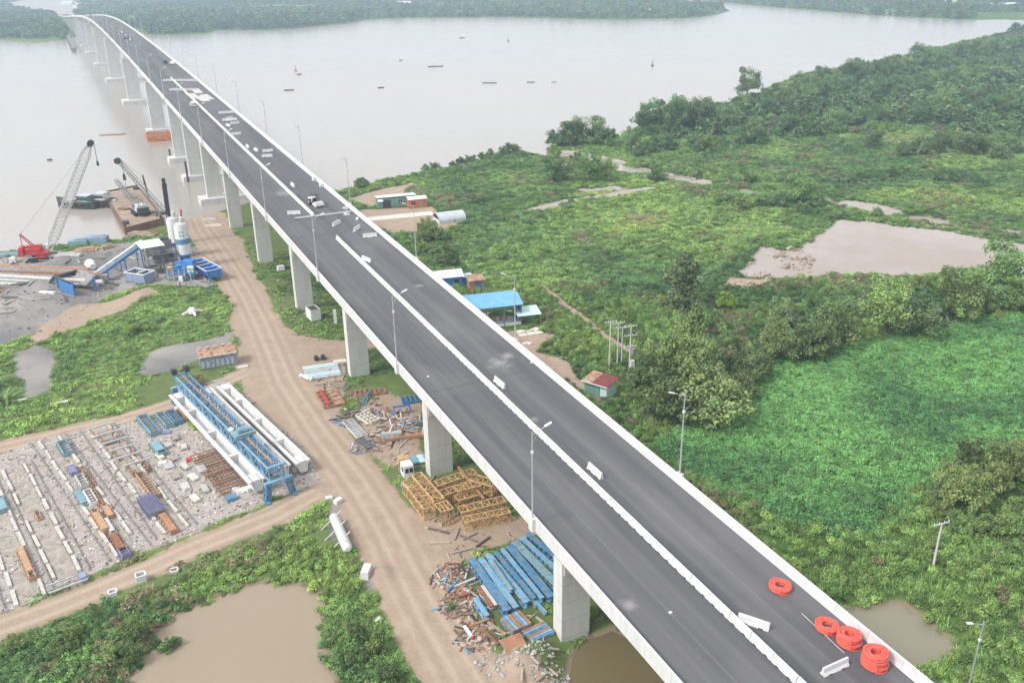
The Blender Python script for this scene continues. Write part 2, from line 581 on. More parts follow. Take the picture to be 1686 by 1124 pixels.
nz_big, nz_mid, nz_fine, nz_grain = noise(0.035, 5), noise(0.35, 6), noise(1.6, 6, 0.7), noise(6.0, 5, 0.75)
edge = maths('MULTIPLY', maths('SUBTRACT', maths('ADD', maths('MULTIPLY', nz_mid, 0.45), maths('MULTIPLY', nz_fine, 0.55)), 0.5), 1.1)
def mask(name, lo=0.42, hi=0.6):
    return mrange(maths('ADD', attr(name), edge), lo, hi)
grass = mixc(mrange(nz_big, 0.35, 0.65), (0.095, 0.165, 0.045), (0.165, 0.245, 0.065))
grass = mixc(mrange(nz_mid, 0.35, 0.7), grass, (0.095, 0.110, 0.055))
grass = mixc(mrange(nz_fine, 0.3, 0.75, 0.0, 0.6), grass, (0.17, 0.21, 0.08))
grass = mixc(mrange(attr('wild'), 0.3, 0.7), grass, mixc(mrange(nz_mid, 0.35, 0.65), (0.055, 0.105, 0.030), (0.105, 0.175, 0.048)))
grass = mixc(mrange(attr('hya'), 0.3, 0.7), grass, (0.040, 0.085, 0.032))
dirtc = mixc(mrange(nz_mid, 0.3, 0.7), (0.365, 0.275, 0.205), (0.455, 0.355, 0.275))
dirtc = mixc(mrange(nz_fine, 0.35, 0.75, 0.0, 0.5), dirtc, (0.29, 0.21, 0.155))
rd = maths('ADD', attr('rdist'), maths('MULTIPLY', nz_mid, 0.5))
def rut(c_, w_):
    e_ = maths('DIVIDE', maths('SUBTRACT', rd, c_), w_)
    return maths('POWER', 2.718, maths('MULTIPLY', maths('MULTIPLY', e_, e_), -1.0))
ruts = maths('MAXIMUM', rut(1.3, 0.42), maths('MULTIPLY', rut(3.1, 0.4), 0.6))
dirtc = mixc(maths('MULTIPLY', ruts, mrange(nz_fine, 0.3, 0.6, 0.15, 0.6)), dirtc, (0.53, 0.44, 0.35))
dirtc = mixc(maths('MULTIPLY', rut(2.2, 0.3), mrange(nz_mid, 0.4, 0.65, 0.0, 0.55)), dirtc, (0.29, 0.225, 0.165))
mudc = mixc(mrange(nz_mid, 0.3, 0.7), (0.40, 0.35, 0.325), (0.45, 0.405, 0.385))
mudc = mixc(mrange(nz_big, 0.4, 0.6), mudc, (0.38, 0.325, 0.29))
yardc = mixc(mrange(nz_mid, 0.35, 0.65), (0.40, 0.355, 0.325), (0.48, 0.435, 0.41))
yardc = mixc(mrange(nz_fine, 0.4, 0.65, 0.0, 0.7), yardc, (0.30, 0.255, 0.21))
yardc = mixc(mrange(nz_grain, 0.55, 0.75, 0.0, 0.6), yardc, (0.53, 0.50, 0.47))
gravc = mixc(mrange(nz_big, 0.4, 0.6), (0.17, 0.17, 0.182), (0.36, 0.34, 0.325))
gravc = mixc(mrange(nz_fine, 0.35, 0.7, 0.0, 0.6), gravc, (0.25, 0.215, 0.18))
c0 = mixc(mask('fieldg'), grass, mixc(mrange(nz_mid, 0.3, 0.7), (0.13, 0.215, 0.06), (0.10, 0.19, 0.06)))
c0 = mixc(mask('fieldt'), c0, mixc(mrange(nz_mid, 0.3, 0.7), (0.27, 0.215, 0.10), (0.22, 0.20, 0.09)))
c0 = mixc(mask('gravel'), c0, gravc)
c0 = mixc(mask('mud'), c0, mudc)
c0 = mixc(mask('dirt'), c0, dirtc)
c0 = mixc(mask('yard'), c0, yardc)
c0 = mixc(mrange(attr('shore'), 0.35, 0.7), c0, (0.26, 0.205, 0.145))
l.new(c0, b.inputs['Base Color'])
b.inputs['Roughness'].default_value = 0.92
b.inputs['Specular IOR Level'].default_value = 0.15
bp = n.new('ShaderNodeBump')
bp.inputs['Strength'].default_value = 0.6
bp.inputs['Distance'].default_value = 0.25
l.new(maths('ADD', nz_fine, maths('MULTIPLY', nz_grain, 0.4)), bp.inputs['Height'])
l.new(bp.outputs[0], b.inputs['Normal'])
MATS['ground'] = gm

def sub_mesh(name, sel):
    q = quads[sel]
    used, inv = np.unique(q, return_inverse=True)
    me = bpy.data.meshes.new(name)
    me.vertices.add(len(used))
    co = np.stack([gx[used], gy[used], gh[used]], 1).astype(np.float32)
    me.vertices.foreach_set('co', co.ravel())
    me.loops.add(len(q) * 4)
    me.loops.foreach_set('vertex_index', inv.reshape(-1).astype(np.int32))
    me.polygons.add(len(q))
    me.polygons.foreach_set('loop_start', (np.arange(len(q)) * 4).astype(np.int32))
    me.polygons.foreach_set('use_smooth', np.ones(len(q), bool))
    for k, arr in ATTR.items():
        a = me.attributes.new(k, 'FLOAT', 'POINT')
        a.data.foreach_set('value', arr[used].astype(np.float32))
    me.update()
    me.validate()
    me.materials.append(gm)
    o = bpy.data.objects.new(name, me)
    col.objects.link(o)
    o['kind'] = 'structure'
    return o
qc = lambda k: Z[k][quads].mean(1)
on_road = qc('road') > 0.0
on_mud = (qc('mud') > 0.0) & ~on_road
on_yard = (qc('yard') > 0.0) & ~on_road & ~on_mud
sub_mesh('ground', ~(on_road | on_mud | on_yard))
sub_mesh('dirt_road', on_road)
sub_mesh('mud_flat', on_mud)
sub_mesh('casting_yard_ground', on_yard)

# ---- water
def water_mat(name, rgb, rough, bump, scale, spec=0.5):
    m, n, l, b = new_mat(name)
    tc = n.new('ShaderNodeTexCoord')
    mp = n.new('ShaderNodeMapping')
    mp.inputs['Scale'].default_value = (1, 0.55, 1)
    l.new(tc.outputs['Object'], mp.inputs['Vector'])
    no = n.new('ShaderNodeTexNoise')
    no.inputs['Scale'].default_value = scale
    no.inputs['Detail'].default_value = 4
    l.new(mp.outputs[0], no.inputs['Vector'])
    nb = n.new('ShaderNodeTexNoise')
    nb.inputs['Scale'].default_value = 0.012
    nb.inputs['Detail'].default_value = 5
    l.new(mp.outputs[0], nb.inputs['Vector'])
    mx = n.new('ShaderNodeMixRGB')
    mx.inputs[1].default_value = tuple(c * 0.9 for c in rgb) + (1,)
    mx.inputs[2].default_value = tuple(c * 1.1 for c in rgb) + (1,)
    l.new(nb.outputs['Fac'], mx.inputs[0])
    l.new(mx.outputs[0], b.inputs['Base Color'])
    b.inputs['Roughness'].default_value = rough
    b.inputs['IOR'].default_value = 1.33
    b.inputs['Specular IOR Level'].default_value = spec
    bp = n.new('ShaderNodeBump')
    bp.inputs['Strength'].default_value = bump
    bp.inputs['Distance'].default_value = 0.3
    l.new(no.outputs['Fac'], bp.inputs['Height'])
    l.new(bp.outputs[0], b.inputs['Normal'])
    MATS[name] = m
    return m
water_mat('river_water', (0.39, 0.355, 0.32), 0.17, 0.3, 0.35, 0.95)
water_mat('pond_water', (0.315, 0.255, 0.185), 0.08, 0.06, 0.5)
water_mat('murky_pond', (0.25, 0.225, 0.165), 0.08, 0.06, 0.5)
water_mat('shaded_pond', (0.16, 0.13, 0.07), 0.06, 0.05, 0.5)  # shade under the bridge is put into this darker water colour
def sheet(name, poly, z, mat):
    me = bpy.data.meshes.new(name)
    me.from_pydata([(p[0], p[1], z) for p in poly], [], [tuple(range(len(poly)))])
    me.materials.append(MATS[mat])
    o = bpy.data.objects.new(name, me)
    col.objects.link(o)
    o['kind'] = 'structure'
    return o
sheet('river', [(-7000, 60), (7000, 60), (7000, 6500), (-7000, 6500)], WATER_Z, 'river_water')
def grow(poly, d):
    cx = sum(p[0] for p in poly) / len(poly)
    cy = sum(p[1] for p in poly) / len(poly)
    return [(cx + (p[0] - cx) * (1 + d / max(1, math.hypot(p[0] - cx, p[1] - cy))), cy + (p[1] - cy) * (1 + d / max(1, math.hypot(p[0] - cx, p[1] - cy)))) for p in poly]
sheet('pond', grow(POND_A, 2.5), WATER_Z + 0.05, 'pond_water')
sheet('pond', grow(POND_B, 2.5), WATER_Z + 0.05, 'murky_pond')
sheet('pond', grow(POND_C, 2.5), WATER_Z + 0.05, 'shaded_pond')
# ================================================================== materials used by built things
M('concrete', (0.63, 0.62, 0.60), 0.85, 0.12, 0.35, rust=0.12, rustcol=(0.36, 0.34, 0.31), bump=0.15)
M('pale_concrete', (0.70, 0.69, 0.68), 0.8, 0.08, 0.5, rust=0.16, rustcol=(0.54, 0.53, 0.51), bump=0.1)
M('white_concrete', (0.68, 0.675, 0.67), 0.75, 0.07, 0.8, rust=0.15, rustcol=(0.56, 0.55, 0.53), bump=0.1)
M('galvanised', (0.55, 0.57, 0.58), 0.45, 0.1, 2.0, metal=0.4)
M('lamp_white', (0.82, 0.82, 0.80), 0.4, 0.04)
M('white_paint', (0.78, 0.78, 0.77), 0.5, 0.06, 1.0, rust=0.1, rustcol=(0.5, 0.47, 0.43))
M('dark_steel', (0.06, 0.065, 0.07), 0.55, 0.3, 2.0)
M('black_rubber', (0.025, 0.025, 0.027), 0.8, 0.2)
M('glass_dark', (0.03, 0.04, 0.05), 0.08, 0.1, spec=0.6)

def cast_mat(name, rgb, seam_along, seam_up, seam=0.03):
    """cast concrete: casting seams along the bridge and up the face, rain streaks"""
    m, n, l, b = new_mat(name)
    tc = n.new('ShaderNodeTexCoord')
    mp = n.new('ShaderNodeMapping'); mp.vector_type = 'TEXTURE'; mp.inputs['Rotation'].default_value = (0, 0, BYAW)
    l.new(tc.outputs['Object'], mp.inputs['Vector'])
    sp = n.new('ShaderNodeSeparateXYZ'); l.new(mp.outputs[0], sp.inputs[0])
    def mm(op, a, b_=None):
        q = n.new('ShaderNodeMath'); q.operation = op
        for i, val in enumerate((a, b_)):
            if val is None:
                continue
            if isinstance(val, (int, float)):
                q.inputs[i].default_value = val
            else:
                l.new(val, q.inputs[i])
        return q.outputs[0]
    def mix(f, a, b_):
        q = n.new('ShaderNodeMixRGB')
        for i, val in enumerate((f, a, b_)):
            if isinstance(val, tuple):
                q.inputs[i].default_value = val + (1,)
            elif isinstance(val, (int, float)):
                q.inputs[i].default_value = val
            else:
                l.new(val, q.inputs[i])
        return q.outputs[0]
    st = n.new('ShaderNodeMapping'); st.inputs['Scale'].default_value = (1.1, 1.1, 0.16)
    l.new(mp.outputs[0], st.inputs['Vector'])
    nz = n.new('ShaderNodeTexNoise'); nz.inputs['Scale'].default_value = 1.0; nz.inputs['Detail'].default_value = 7; nz.inputs['Roughness'].default_value = 0.7
    l.new(st.outputs[0], nz.inputs['Vector'])
    n2 = n.new('ShaderNodeTexNoise'); n2.inputs['Scale'].default_value = 0.25; n2.inputs['Detail'].default_value = 5
    l.new(tc.outputs['Object'], n2.inputs['Vector'])
    mr = n.new('ShaderNodeMapRange'); mr.inputs[1].default_value = 0.46; mr.inputs[2].default_value = 0.78; mr.inputs[4].default_value = 0.75
    l.new(nz.outputs['Fac'], mr.inputs[0])
    c = mix(n2.outputs['Fac'], tuple(v * 0.92 for v in rgb), tuple(min(1, v * 1.08) for v in rgb))
    c = mix(mr.outputs[0], c, tuple(v * 0.72 for v in rgb))
    seams = None
    for step, ax in ((seam_along, 0), (seam_up, 2)):
        if step:
            fr = mm('FRACT', mm('DIVIDE', sp.outputs[ax], step))
            g = mm('LESS_THAN', fr, seam / step)
            seams = g if seams is None else mm('MAXIMUM', seams, g)
    if seams is not None:
        c = mix(mm('MULTIPLY', seams, 0.7), c, tuple(v * 0.45 for v in rgb))
    l.new(c, b.inputs['Base Color'])
    b.inputs['Roughness'].default_value = 0.85
    b.inputs['Specular IOR Level'].default_value = 0.25
    MATS[name] = m
cast_mat('parapet_concrete', (0.66, 0.65, 0.655), 4.0, None, 0.05)
cast_mat('pier_concrete', (0.66, 0.65, 0.635), None, 2.4, 0.05)

def asphalt_mat():
    m, n, l, b = new_mat('asphalt')
    tc = n.new('ShaderNodeTexCoord')
    mp = n.new('ShaderNodeMapping')
    mp.inputs['Rotation'].default_value = (0, 0, -BYAW)
    mp.vector_type = 'TEXTURE'
    mp.inputs['Rotation'].default_value = (0, 0, BYAW)
    l.new(tc.outputs['Object'], mp.inputs['Vector'])
    st = n.new('ShaderNodeMapping')
    st.inputs['Scale'].default_value = (0.01, 0.33, 0.0)
    l.new(mp.outputs[0], st.inputs['Vector'])
    a = n.new('ShaderNodeTexNoise'); a.inputs['Scale'].default_value = 1.0; a.inputs['Detail'].default_value = 5
    l.new(st.outputs[0], a.inputs['Vector'])
    st2 = n.new('ShaderNodeMapping')
    st2.inputs['Scale'].default_value = (0.05, 0.12, 0.0)
    l.new(mp.outputs[0], st2.inputs['Vector'])
    c = n.new('ShaderNodeTexNoise'); c.inputs['Scale'].default_value = 1.0; c.inputs['Detail'].default_value = 5
    l.new(st2.outputs[0], c.inputs['Vector'])
    fine = n.new('ShaderNodeTexNoise'); fine.inputs['Scale'].default_value = 9.0; fine.inputs['Detail'].default_value = 4
    l.new(tc.outputs['Object'], fine.inputs['Vector'])
    r1 = n.new('ShaderNodeMapRange'); r1.inputs[1].default_value = 0.33; r1.inputs[2].default_value = 0.70
    l.new(a.outputs['Fac'], r1.inputs[0])
    m1 = n.new('ShaderNodeMixRGB')
    m1.inputs[1].default_value = (0.094, 0.093, 0.102, 1); m1.inputs[2].default_value = (0.170, 0.166, 0.176, 1)
    l.new(r1.outputs[0], m1.inputs[0])
    r2 = n.new('ShaderNodeMapRange'); r2.inputs[1].default_value = 0.52; r2.inputs[2].default_value = 0.75; r2.inputs[4].default_value = 0.5
    l.new(c.outputs['Fac'], r2.inputs[0])
    m2 = n.new('ShaderNodeMixRGB')
    l.new(r2.outputs[0], m2.inputs[0]); l.new(m1.outputs[0], m2.inputs[1])
    m2.inputs[2].default_value = (0.235, 0.225, 0.225, 1)
    m3 = n.new('ShaderNodeMixRGB'); m3.blend_type = 'MULTIPLY'; m3.inputs[0].default_value = 0.35
    l.new(m2.outputs[0], m3.inputs[1]); l.new(fine.outputs['Color'], m3.inputs[2])
    # pale dust spots
    vo = n.new('ShaderNodeTexNoise'); vo.inputs['Scale'].default_value = 0.8; vo.inputs['Detail'].default_value = 7; vo.inputs['Roughness'].default_value = 0.75
    l.new(tc.outputs['Object'], vo.inputs['Vector'])
    r3 = n.new('ShaderNodeMapRange'); r3.inputs[1].default_value = 0.655; r3.inputs[2].default_value = 0.80; r3.inputs[4].default_value = 0.7
    l.new(vo.outputs['Fac'], r3.inputs[0])
    m4 = n.new('ShaderNodeMixRGB')
    l.new(r3.outputs[0], m4.inputs[0]); l.new(m3.outputs[0], m4.inputs[1]); m4.inputs[2].default_value = (0.33, 0.31, 0.29, 1)
    def mm(op, a, b_):
        q = n.new('ShaderNodeMath'); q.operation = op
        for i, val in enumerate((a, b_)):
            if isinstance(val, (int, float)):
                q.inputs[i].default_value = val
            else:
                l.new(val, q.inputs[i])
        return q.outputs[0]
    sp = n.new('ShaderNodeSeparateXYZ'); l.new(mp.outputs[0], sp.inputs[0])
    k0 = float(BO @ BR)
    out = m4.outputs[0]
    for v0, wd, cl in ((4.3, 0.07, (0.24, 0.235, 0.24, 1)), (13.4, 0.07, (0.23, 0.225, 0.23, 1)), (6.6, 0.5, (0.185, 0.18, 0.188, 1)), (2.3, 0.45, (0.185, 0.18, 0.188, 1)), (11.2, 0.5, (0.18, 0.176, 0.184, 1)), (15.6, 0.5, (0.085, 0.085, 0.09, 1))):
        d_ = mm('ABSOLUTE', mm('ADD', sp.outputs[1], v0 + k0), 0.0)
        g = n.new('ShaderNodeMapRange'); g.inputs[1].default_value = wd; g.inputs[2].default_value = wd * 0.3
        l.new(d_, g.inputs[0])
        f = mm('MULTIPLY', g.outputs[0], mm('MULTIPLY', c.outputs['Fac'], 0.9 if wd < 0.1 else 0.4))
        q = n.new('ShaderNodeMixRGB'); l.new(f, q.inputs[0]); l.new(out, q.inputs[1]); q.inputs[2].default_value = cl
        out = q.outputs[0]
    for (px_, py_), rad in (((822, 598), 4.5), (((835, 585)), 2.5), ((1035, 996), 2.0), ((690, 470), 2.0), ((470, 318), 6.0), ((880, 690), 1.6)):
        s_, v_ = on_deck(px_, py_)
        pt = BP(s_, v_)
        vd = n.new('ShaderNodeVectorMath'); vd.operation = 'DISTANCE'
        l.new(tc.outputs['Object'], vd.inputs[0]); vd.inputs[1].default_value = tuple(pt)
        g = n.new('ShaderNodeMapRange'); g.inputs[1].default_value = rad; g.inputs[2].default_value = 0.0
        l.new(vd.outputs['Value'], g.inputs[0])
        h_ = n.new('ShaderNodeMapRange'); h_.inputs[1].default_value = 0.86; h_.inputs[2].default_value = 1.25; h_.inputs[4].default_value = 0.6
        l.new(mm('ADD', mm('MULTIPLY', g.outputs[0], 0.75), vo.outputs['Fac']), h_.inputs[0])
        q = n.new('ShaderNodeMixRGB'); l.new(h_.outputs[0], q.inputs[0]); l.new(out, q.inputs[1]); q.inputs[2].default_value = (0.36, 0.345, 0.34, 1)
        out = q.outputs[0]
    l.new(out, b.inputs['Base Color'])
    b.inputs['Roughness'].default_value = 0.72
    b.inputs['Specular IOR Level'].default_value = 0.35
    bp = n.new('ShaderNodeBump'); bp.inputs['Strength'].default_value = 0.3; bp.inputs['Distance'].default_value = 0.03
    l.new(fine.outputs['Fac'], bp.inputs['Height']); l.new(bp.outputs[0], b.inputs['Normal'])
    MATS['asphalt'] = m
asphalt_mat()

# ================================================================== bridge
bridge = thing('bridge', 'long new road bridge with white parapets crossing the river', 'bridge', (0, 0, 0))
S0, S1 = -230.0, 1800.0
def stations(a, b_):
    st = []
    s = a
    while s < b_:
        st.append(s)
        s += 6.0 if s < 500 else 15.0
    st.append(b_)
    return st
def sweep(prof, a, b_, closed=True):
    mb = MB()
    n_ = len(prof)
    st = stations(a, b_)
    for s in st:
        for v, dz in prof:
            mb.v.append(tuple(BP(s, v, dz)))
    for k in range(len(st) - 1):
        for i in range(n_ if closed else n_ - 1):
            j = (i + 1) % n_
            mb.f.append((k * n_ + i, k * n_ + j, (k + 1) * n_ + j, (k + 1) * n_ + i))
    if closed:
        mb.f.append(tuple(range(n_))[::-1])
        mb.f.append(tuple(range((len(st) - 1) * n_, len(st) * n_)))
    return mb
VL, VR = -0.8, 18.73
sweep([(VL + 0.25, -0.45), (VR - 0.25, -0.45), (VR - 0.25, -0.06), (VL + 0.25, -0.06)], S0, S1).build('deck_slab', 'concrete', bridge)
sweep([(VR - 0.45, 0.0), (VL + 0.45, 0.0)], S0, S1, closed=False).build('road_surface', 'asphalt', bridge)
sweep([(VL, -0.78), (VL + 0.3, -0.78), (VL + 0.52, 0.012), (VL + 0.36, 0.40), (VL + 0.28, 0.95), (VL, 0.95)], S0, S1).build('parapet', 'parapet_concrete', bridge)
sweep([(VR, -0.78), (VR, 0.95), (VR - 0.28, 0.95), (VR - 0.36, 0.40), (VR - 0.52, 0.012), (VR - 0.3, -0.78)], S0, S1).build('parapet', 'parapet_concrete', bridge)

# lamp pedestals that swell out of the parapets, a joint plate at every pier
PIERS = [(-39.0 * k, 'a') for k in (3, 2, 1)] + [(39.0 * k, 'a') for k in range(6)] + [(234, 'b'), (273, 'b'), (312, 'b'), (390, 'c'), (509, 'd'), (640, 'd'), (771, 'd'), (902, 'd'),
         (1010, 'c'), (1060, 'b'), (1100, 'b'), (1140, 'b')] + [(1180 + 40 * k, 'b') for k in range(11)]
LAMPS = [5.0 + 43.2 * k for k in range(-1, 21)]
for i, s in enumerate(LAMPS):
    for side in (-1, 1):
        v = VL - 0.14 if side < 0 else VR + 0.14
        m = MB()
        z = deck_z(s) - 0.7
        p = BP(s, v)
        m.box(p.x, p.y, z, 0.9, 0.55, 1.66, BYAW)
        m.build('lamp_pedestal', 'white_concrete', bridge)
jm = M('joint_steel', (0.09, 0.09, 0.095), 0.5, 0.2, 1.0, metal=0.3)
for s in [p[0] for p in PIERS if -80 < p[0] < 500 and (p[0] / 39.0) % 2 == 1]:
    a, b_ = BP(s, VL + 0.6, 0.006), BP(s, VR - 0.6, 0.006)
    MB().bar(a, b_, 0.14, 0.012).build('expansion_joint', jm, bridge)

# girders: four tub girders to each near span
edges = [p[0] for p in PIERS if p[0] <= 390]
for a, b_ in zip(edges[:-1], edges[1:]):
    for v in (1.9, 6.6, 11.3, 16.0):
        m = MB()
        pts = []
        for s in (a + 0.3, b_ - 0.3):
            for dv, dz in ((-0.6, -2.15), (0.6, -2.15), (1.1, -0.46), (-1.1, -0.46)):
                pts.append(tuple(BP(s, v + dv, dz)))
        m.hexa(pts)
        m.build('girder', 'concrete', bridge)
# haunched box girder over the river
mb = MB()
mains = [390, 509, 640, 771, 902, 1010]
def haunch(s):
    d = min(abs(s - q) for q in mains)
    return 2.6 + 4.0 * max(0.0, 1 - d / 62.0) ** 2
st = [390 + 8.0 * k for k in range(78)]
for s in st:
    h = haunch(s)
    for v, dz in ((4.2, -h), (13.8, -h), (14.6, -0.47), (3.4, -0.47)):
        mb.v.append(tuple(BP(s, v, dz)))
for k in range(len(st) - 1):
    for i in range(4):
        j = (i + 1) % 4
        mb.f.append((k * 4 + i, k * 4 + j, (k + 1) * 4 + j, (k + 1) * 4 + i))
mb.f += [(3, 2, 1, 0), tuple(range(len(st) * 4 - 4, len(st) * 4))]
mb.build('box_girder', 'concrete', bridge)
edges = [p[0] for p in PIERS if p[0] >= 1010]
for a, b_ in zip(edges[:-1], edges[1:]):
    m = MB()
    pts = []
    for s in (a + 0.3, b_ - 0.3):
        for dv, dz in ((2, -2.1), (16, -2.1), (17, -0.46), (1, -0.46)):
            pts.append(tuple(BP(s, dv, dz)))
    m.hexa(pts)
    m.build('girder', 'concrete', bridge)

# piers: two columns under a cap beam
for s, k in PIERS:
    pr = bpy.data.objects.new('pier', None)
    col.objects.link(pr)
    pr.parent = bridge
    dims = {'a': (3.6, 1.9), 'b': (4.8, 2.1), 'c': (6.2, 2.6), 'd': (7.2, 3.6)}[k]
    depth = {'a': 2.15, 'b': 2.15, 'c': 4.5, 'd': 6.6}[k]
    capd = 1.5 if k in 'ab' else 0.6
    zt = deck_z(s) - depth - 0.02
    wet = 225 < s < 1040
    zb = 0.9 if wet else -0.7
    for v0 in (0.0, 17.9 - dims[0]):
        vs = [(v0, -0.0), (v0 + dims[0], 0.0)]
        m = MB()
        n_ = 3
        zj = zt - 0.2 if zt - zb < 6 else zb + (zt - zb) * 0.62
        for z0, z1 in ((zb, zj - 0.02), (zj + 0.02, zt)):
            pts = []
            for z in (z0, z1):
                for ds, v in ((0, v0), (0, v0 + dims[0]), (dims[1], v0 + dims[0]), (dims[1], v0)):
                    p = BO + BU * (s + ds) + BR * v
                    pts.append((p[0], p[1], z))
            m.hexa([pts[i] for i in (0, 1, 2, 3, 4, 5, 6, 7)])
        pts = []
        for z in (zj - 0.02, zj + 0.02):
            for ds, v in ((0.03, v0 + 0.03), (0.03, v0 + dims[0] - 0.03), (dims[1] - 0.03, v0 + dims[0] - 0.03), (dims[1] - 0.03, v0 + 0.03)):
                p = BO + BU * (s + ds) + BR * v
                pts.append((p[0], p[1], z))
        m.hexa(pts)
        m.build('column', 'pier_concrete', pr)
    m = MB()
    pts = []
    for z in (zt - capd, zt + 0.01):
        for ds, v in ((-0.15, 0.2), (-0.15, 17.7), (dims[1] + 0.15, 17.7), (dims[1] + 0.15, 0.2)):
            p = BO + BU * (s + ds) + BR * v
            pts.append((p[0], p[1], z))
    m.hexa(pts)
    m.build('cap_beam', 'concrete', pr)
    if wet:
        m = MB()
        a0, a1, e = -2.6 if k in 'bc' else -3.5, 20.5 if k in 'bc' else 21.5, 2.4 if k in 'bc' else 4.5
        pts = []
        for z, q in ((-2.5, 0.0), (0.95, 0.0)):
            for ds, v in ((-e, a0), (-e, a1), (dims[1] + e, a1), (dims[1] + e, a0)):
                p = BO + BU * (s + ds) + BR * v
                pts.append((p[0], p[1], z))
        m.hexa(pts)
        m.build('pile_cap', 'concrete', pr)

# median: 3 m barrier units with drain slots at the foot
def barrier_mesh():
    mb = MB()
    L = 2.94
    prof_full = [(-0.31, 0.0), (0.31, 0.0), (0.31, 0.09), (0.15, 0.34), (0.09, 0.82), (-0.09, 0.82), (-0.15, 0.34), (-0.31, 0.09)]
    prof_slot = [(-0.31, 0.13), (0.31, 0.13), (0.29, 0.14), (0.15, 0.34), (0.09, 0.82), (-0.09, 0.82), (-0.15, 0.34), (-0.29, 0.14)]
    xs = [-L / 2, -0.98, -0.97, -0.52, -0.51, 0.51, 0.52, 0.97, 0.98, L / 2]
    kinds = [0, 0, 1, 1, 0, 0, 1, 1, 0, 0]
    for x, k in zip(xs, kinds):
        for y_, z_ in (prof_slot if k else prof_full):
            mb.v.append((x, y_, z_))
    for k in range(len(xs) - 1):
        for i in range(8):
            j = (i + 1) % 8
            mb.f.append((k * 8 + i, (k + 1) * 8 + i, (k + 1) * 8 + j, k * 8 + j))
    mb.f += [tuple(range(8)), tuple(range(72, 80))[::-1]]
    return mb
M('barrier_concrete', (0.67, 0.66, 0.66), 0.8, 0.1, 1.4, rust=0.3, rustcol=(0.57, 0.555, 0.54), bump=0.1)
bar0 = barrier_mesh().build('barrier_segment', 'barrier_concrete', bridge)
bar_me = bar0.data
def put_segment(o, s, v, yaw=None, dz=0.0):
    p = BP(s, v, 0.004 + dz)
    o.location = p
    y_ = BYAW if yaw is None else yaw
    g = bpitch(s) * math.cos(y_ - BYAW)
    o.rotation_euler = (bpitch(s) * -math.sin(y_ - BYAW) * 0, -g, y_)
s = -108.0
first = True
while s < 366:
    if not (113.5 < s < 131.5):
        o = bar0 if first else bar0.copy()
        if not first:
            col.objects.link(o)
            o.parent = bridge
        put_segment(o, s, 8.97 + random.uniform(-0.02, 0.02))
        first = False
    s += 3.0
for s in (545, 548, 552, 566, 569, 572, 575, 578, 600, 603, 606):
    o = bar0.copy(); col.objects.link(o); o.parent = bridge
    put_segment(o, s, 9.6)

# ------------------------------------------------------------------ street lamps on the parapets
def lamp_proto():
    t = thing('street_lamp', 'x', 'street lamp')
    m = MB()
    m.tube((0, 0, 0), (0, 0, 10.6), 0.11, 8, 0.065)
    m.build('pole', 'galvanised', t)
    m = MB()
    m.tube((0, 0, 10.2), (1.6, 0, 10.9), 0.045, 6, 0.035)
    m.tube((0, 0, 9.2), (0.75, 0, 10.5), 0.025, 5)
    m.build('arm', 'galvanised', t)
    m = MB()
    m.extr([(-0.16, 0.0), (0.16, 0.0), (0.12, 0.1), (-0.12, 0.1)], 1.5, 2.3)
    m.v = [(x, y_, z_ + 10.86 + (x - 1.5) * 0.35) for x, y_, z_ in m.v]
    m.build('lamp_head', 'lamp_white', t)
    m = MB().box(0, 0, 8.0, 0.24, 0.24, 0.34)
    m.build('control_box', 'lamp_white', t)
    m = MB().box(0, 0, -0.02, 0.4, 0.4, 0.05)
    m.build('base_plate', 'galvanised', t)
    return t
lamp0 = lamp_proto()
ordn = [(o_ + ' nearest' if i_ else 'nearest') for i_, o_ in enumerate(ORD)]
_old = ['nearest', 'second nearest', 'third nearest', 'fourth nearest', 'fifth nearest', 'sixth nearest', 'seventh nearest', 'eighth nearest']
k = 0
for side in (-1, 1):
    c = 0
    for s in LAMPS:
        v = VL - 0.14 if side < 0 else VR + 0.14
        p = BP(s, v, 0.97)
        which = 'left' if side < 0 else 'right'
        if s < 0:
            if side < 0:
                continue
            continue
        if c < 25:
            lab = f'grey street lamp on the {which} parapet of the bridge, {ordn[c]} one'
        else:
            lab = f'thin grey street lamp on the {which} parapet of the far half of the bridge'
        c += 1
        yaw = BYAW - math.pi / 2 if side < 0 else BYAW + math.pi / 2
        if k == 0:
            lamp0.location = p; lamp0.rotation_euler = (0, 0, yaw); lamp0['label'] = lab; lamp0['group'] = 'street lamps along the bridge'
        else:
            dup(lamp0, p, yaw, lab, 'street lamps along the bridge')
        k += 1
# ================================================================== foliage
def leaf_mat(name, instanced, trans=0.18):
    m, n, l, b = new_mat(name)
    at = n.new('ShaderNodeAttribute')
    if instanced:
        at.attribute_type = 'INSTANCER'
        at.attribute_name = 'tint'
        base = at.outputs['Color']
    else:
        oi = n.new('ShaderNodeObjectInfo')
        base = oi.outputs['Color']
    sh = n.new('ShaderNodeAttribute')
    sh.attribute_name = 'shade'
    mx = n.new('ShaderNodeMixRGB')
    mx.blend_type = 'MULTIPLY'
    mx.inputs[0].default_value = 1.0
    l.new(base, mx.inputs[1])
    l.new(sh.outputs['Color'], mx.inputs[2])
    l.new(mx.outputs[0], b.inputs['Base Color'])
    b.inputs['Roughness'].default_value = 0.55
    b.inputs['Specular IOR Level'].default_value = 0.25
    tr = n.new('ShaderNodeBsdfTranslucent')
    l.new(mx.outputs[0], tr.inputs['Color'])
    ms = n.new('ShaderNodeMixShader')
    ms.inputs[0].default_value = trans
    l.new(b.outputs[0], ms.inputs[1])
    l.new(tr.outputs[0], ms.inputs[2])
    l.new(ms.outputs[0], n['Material Output'].inputs['Surface'])
    MATS[name] = m
leaf_mat('leaf_cover', True)
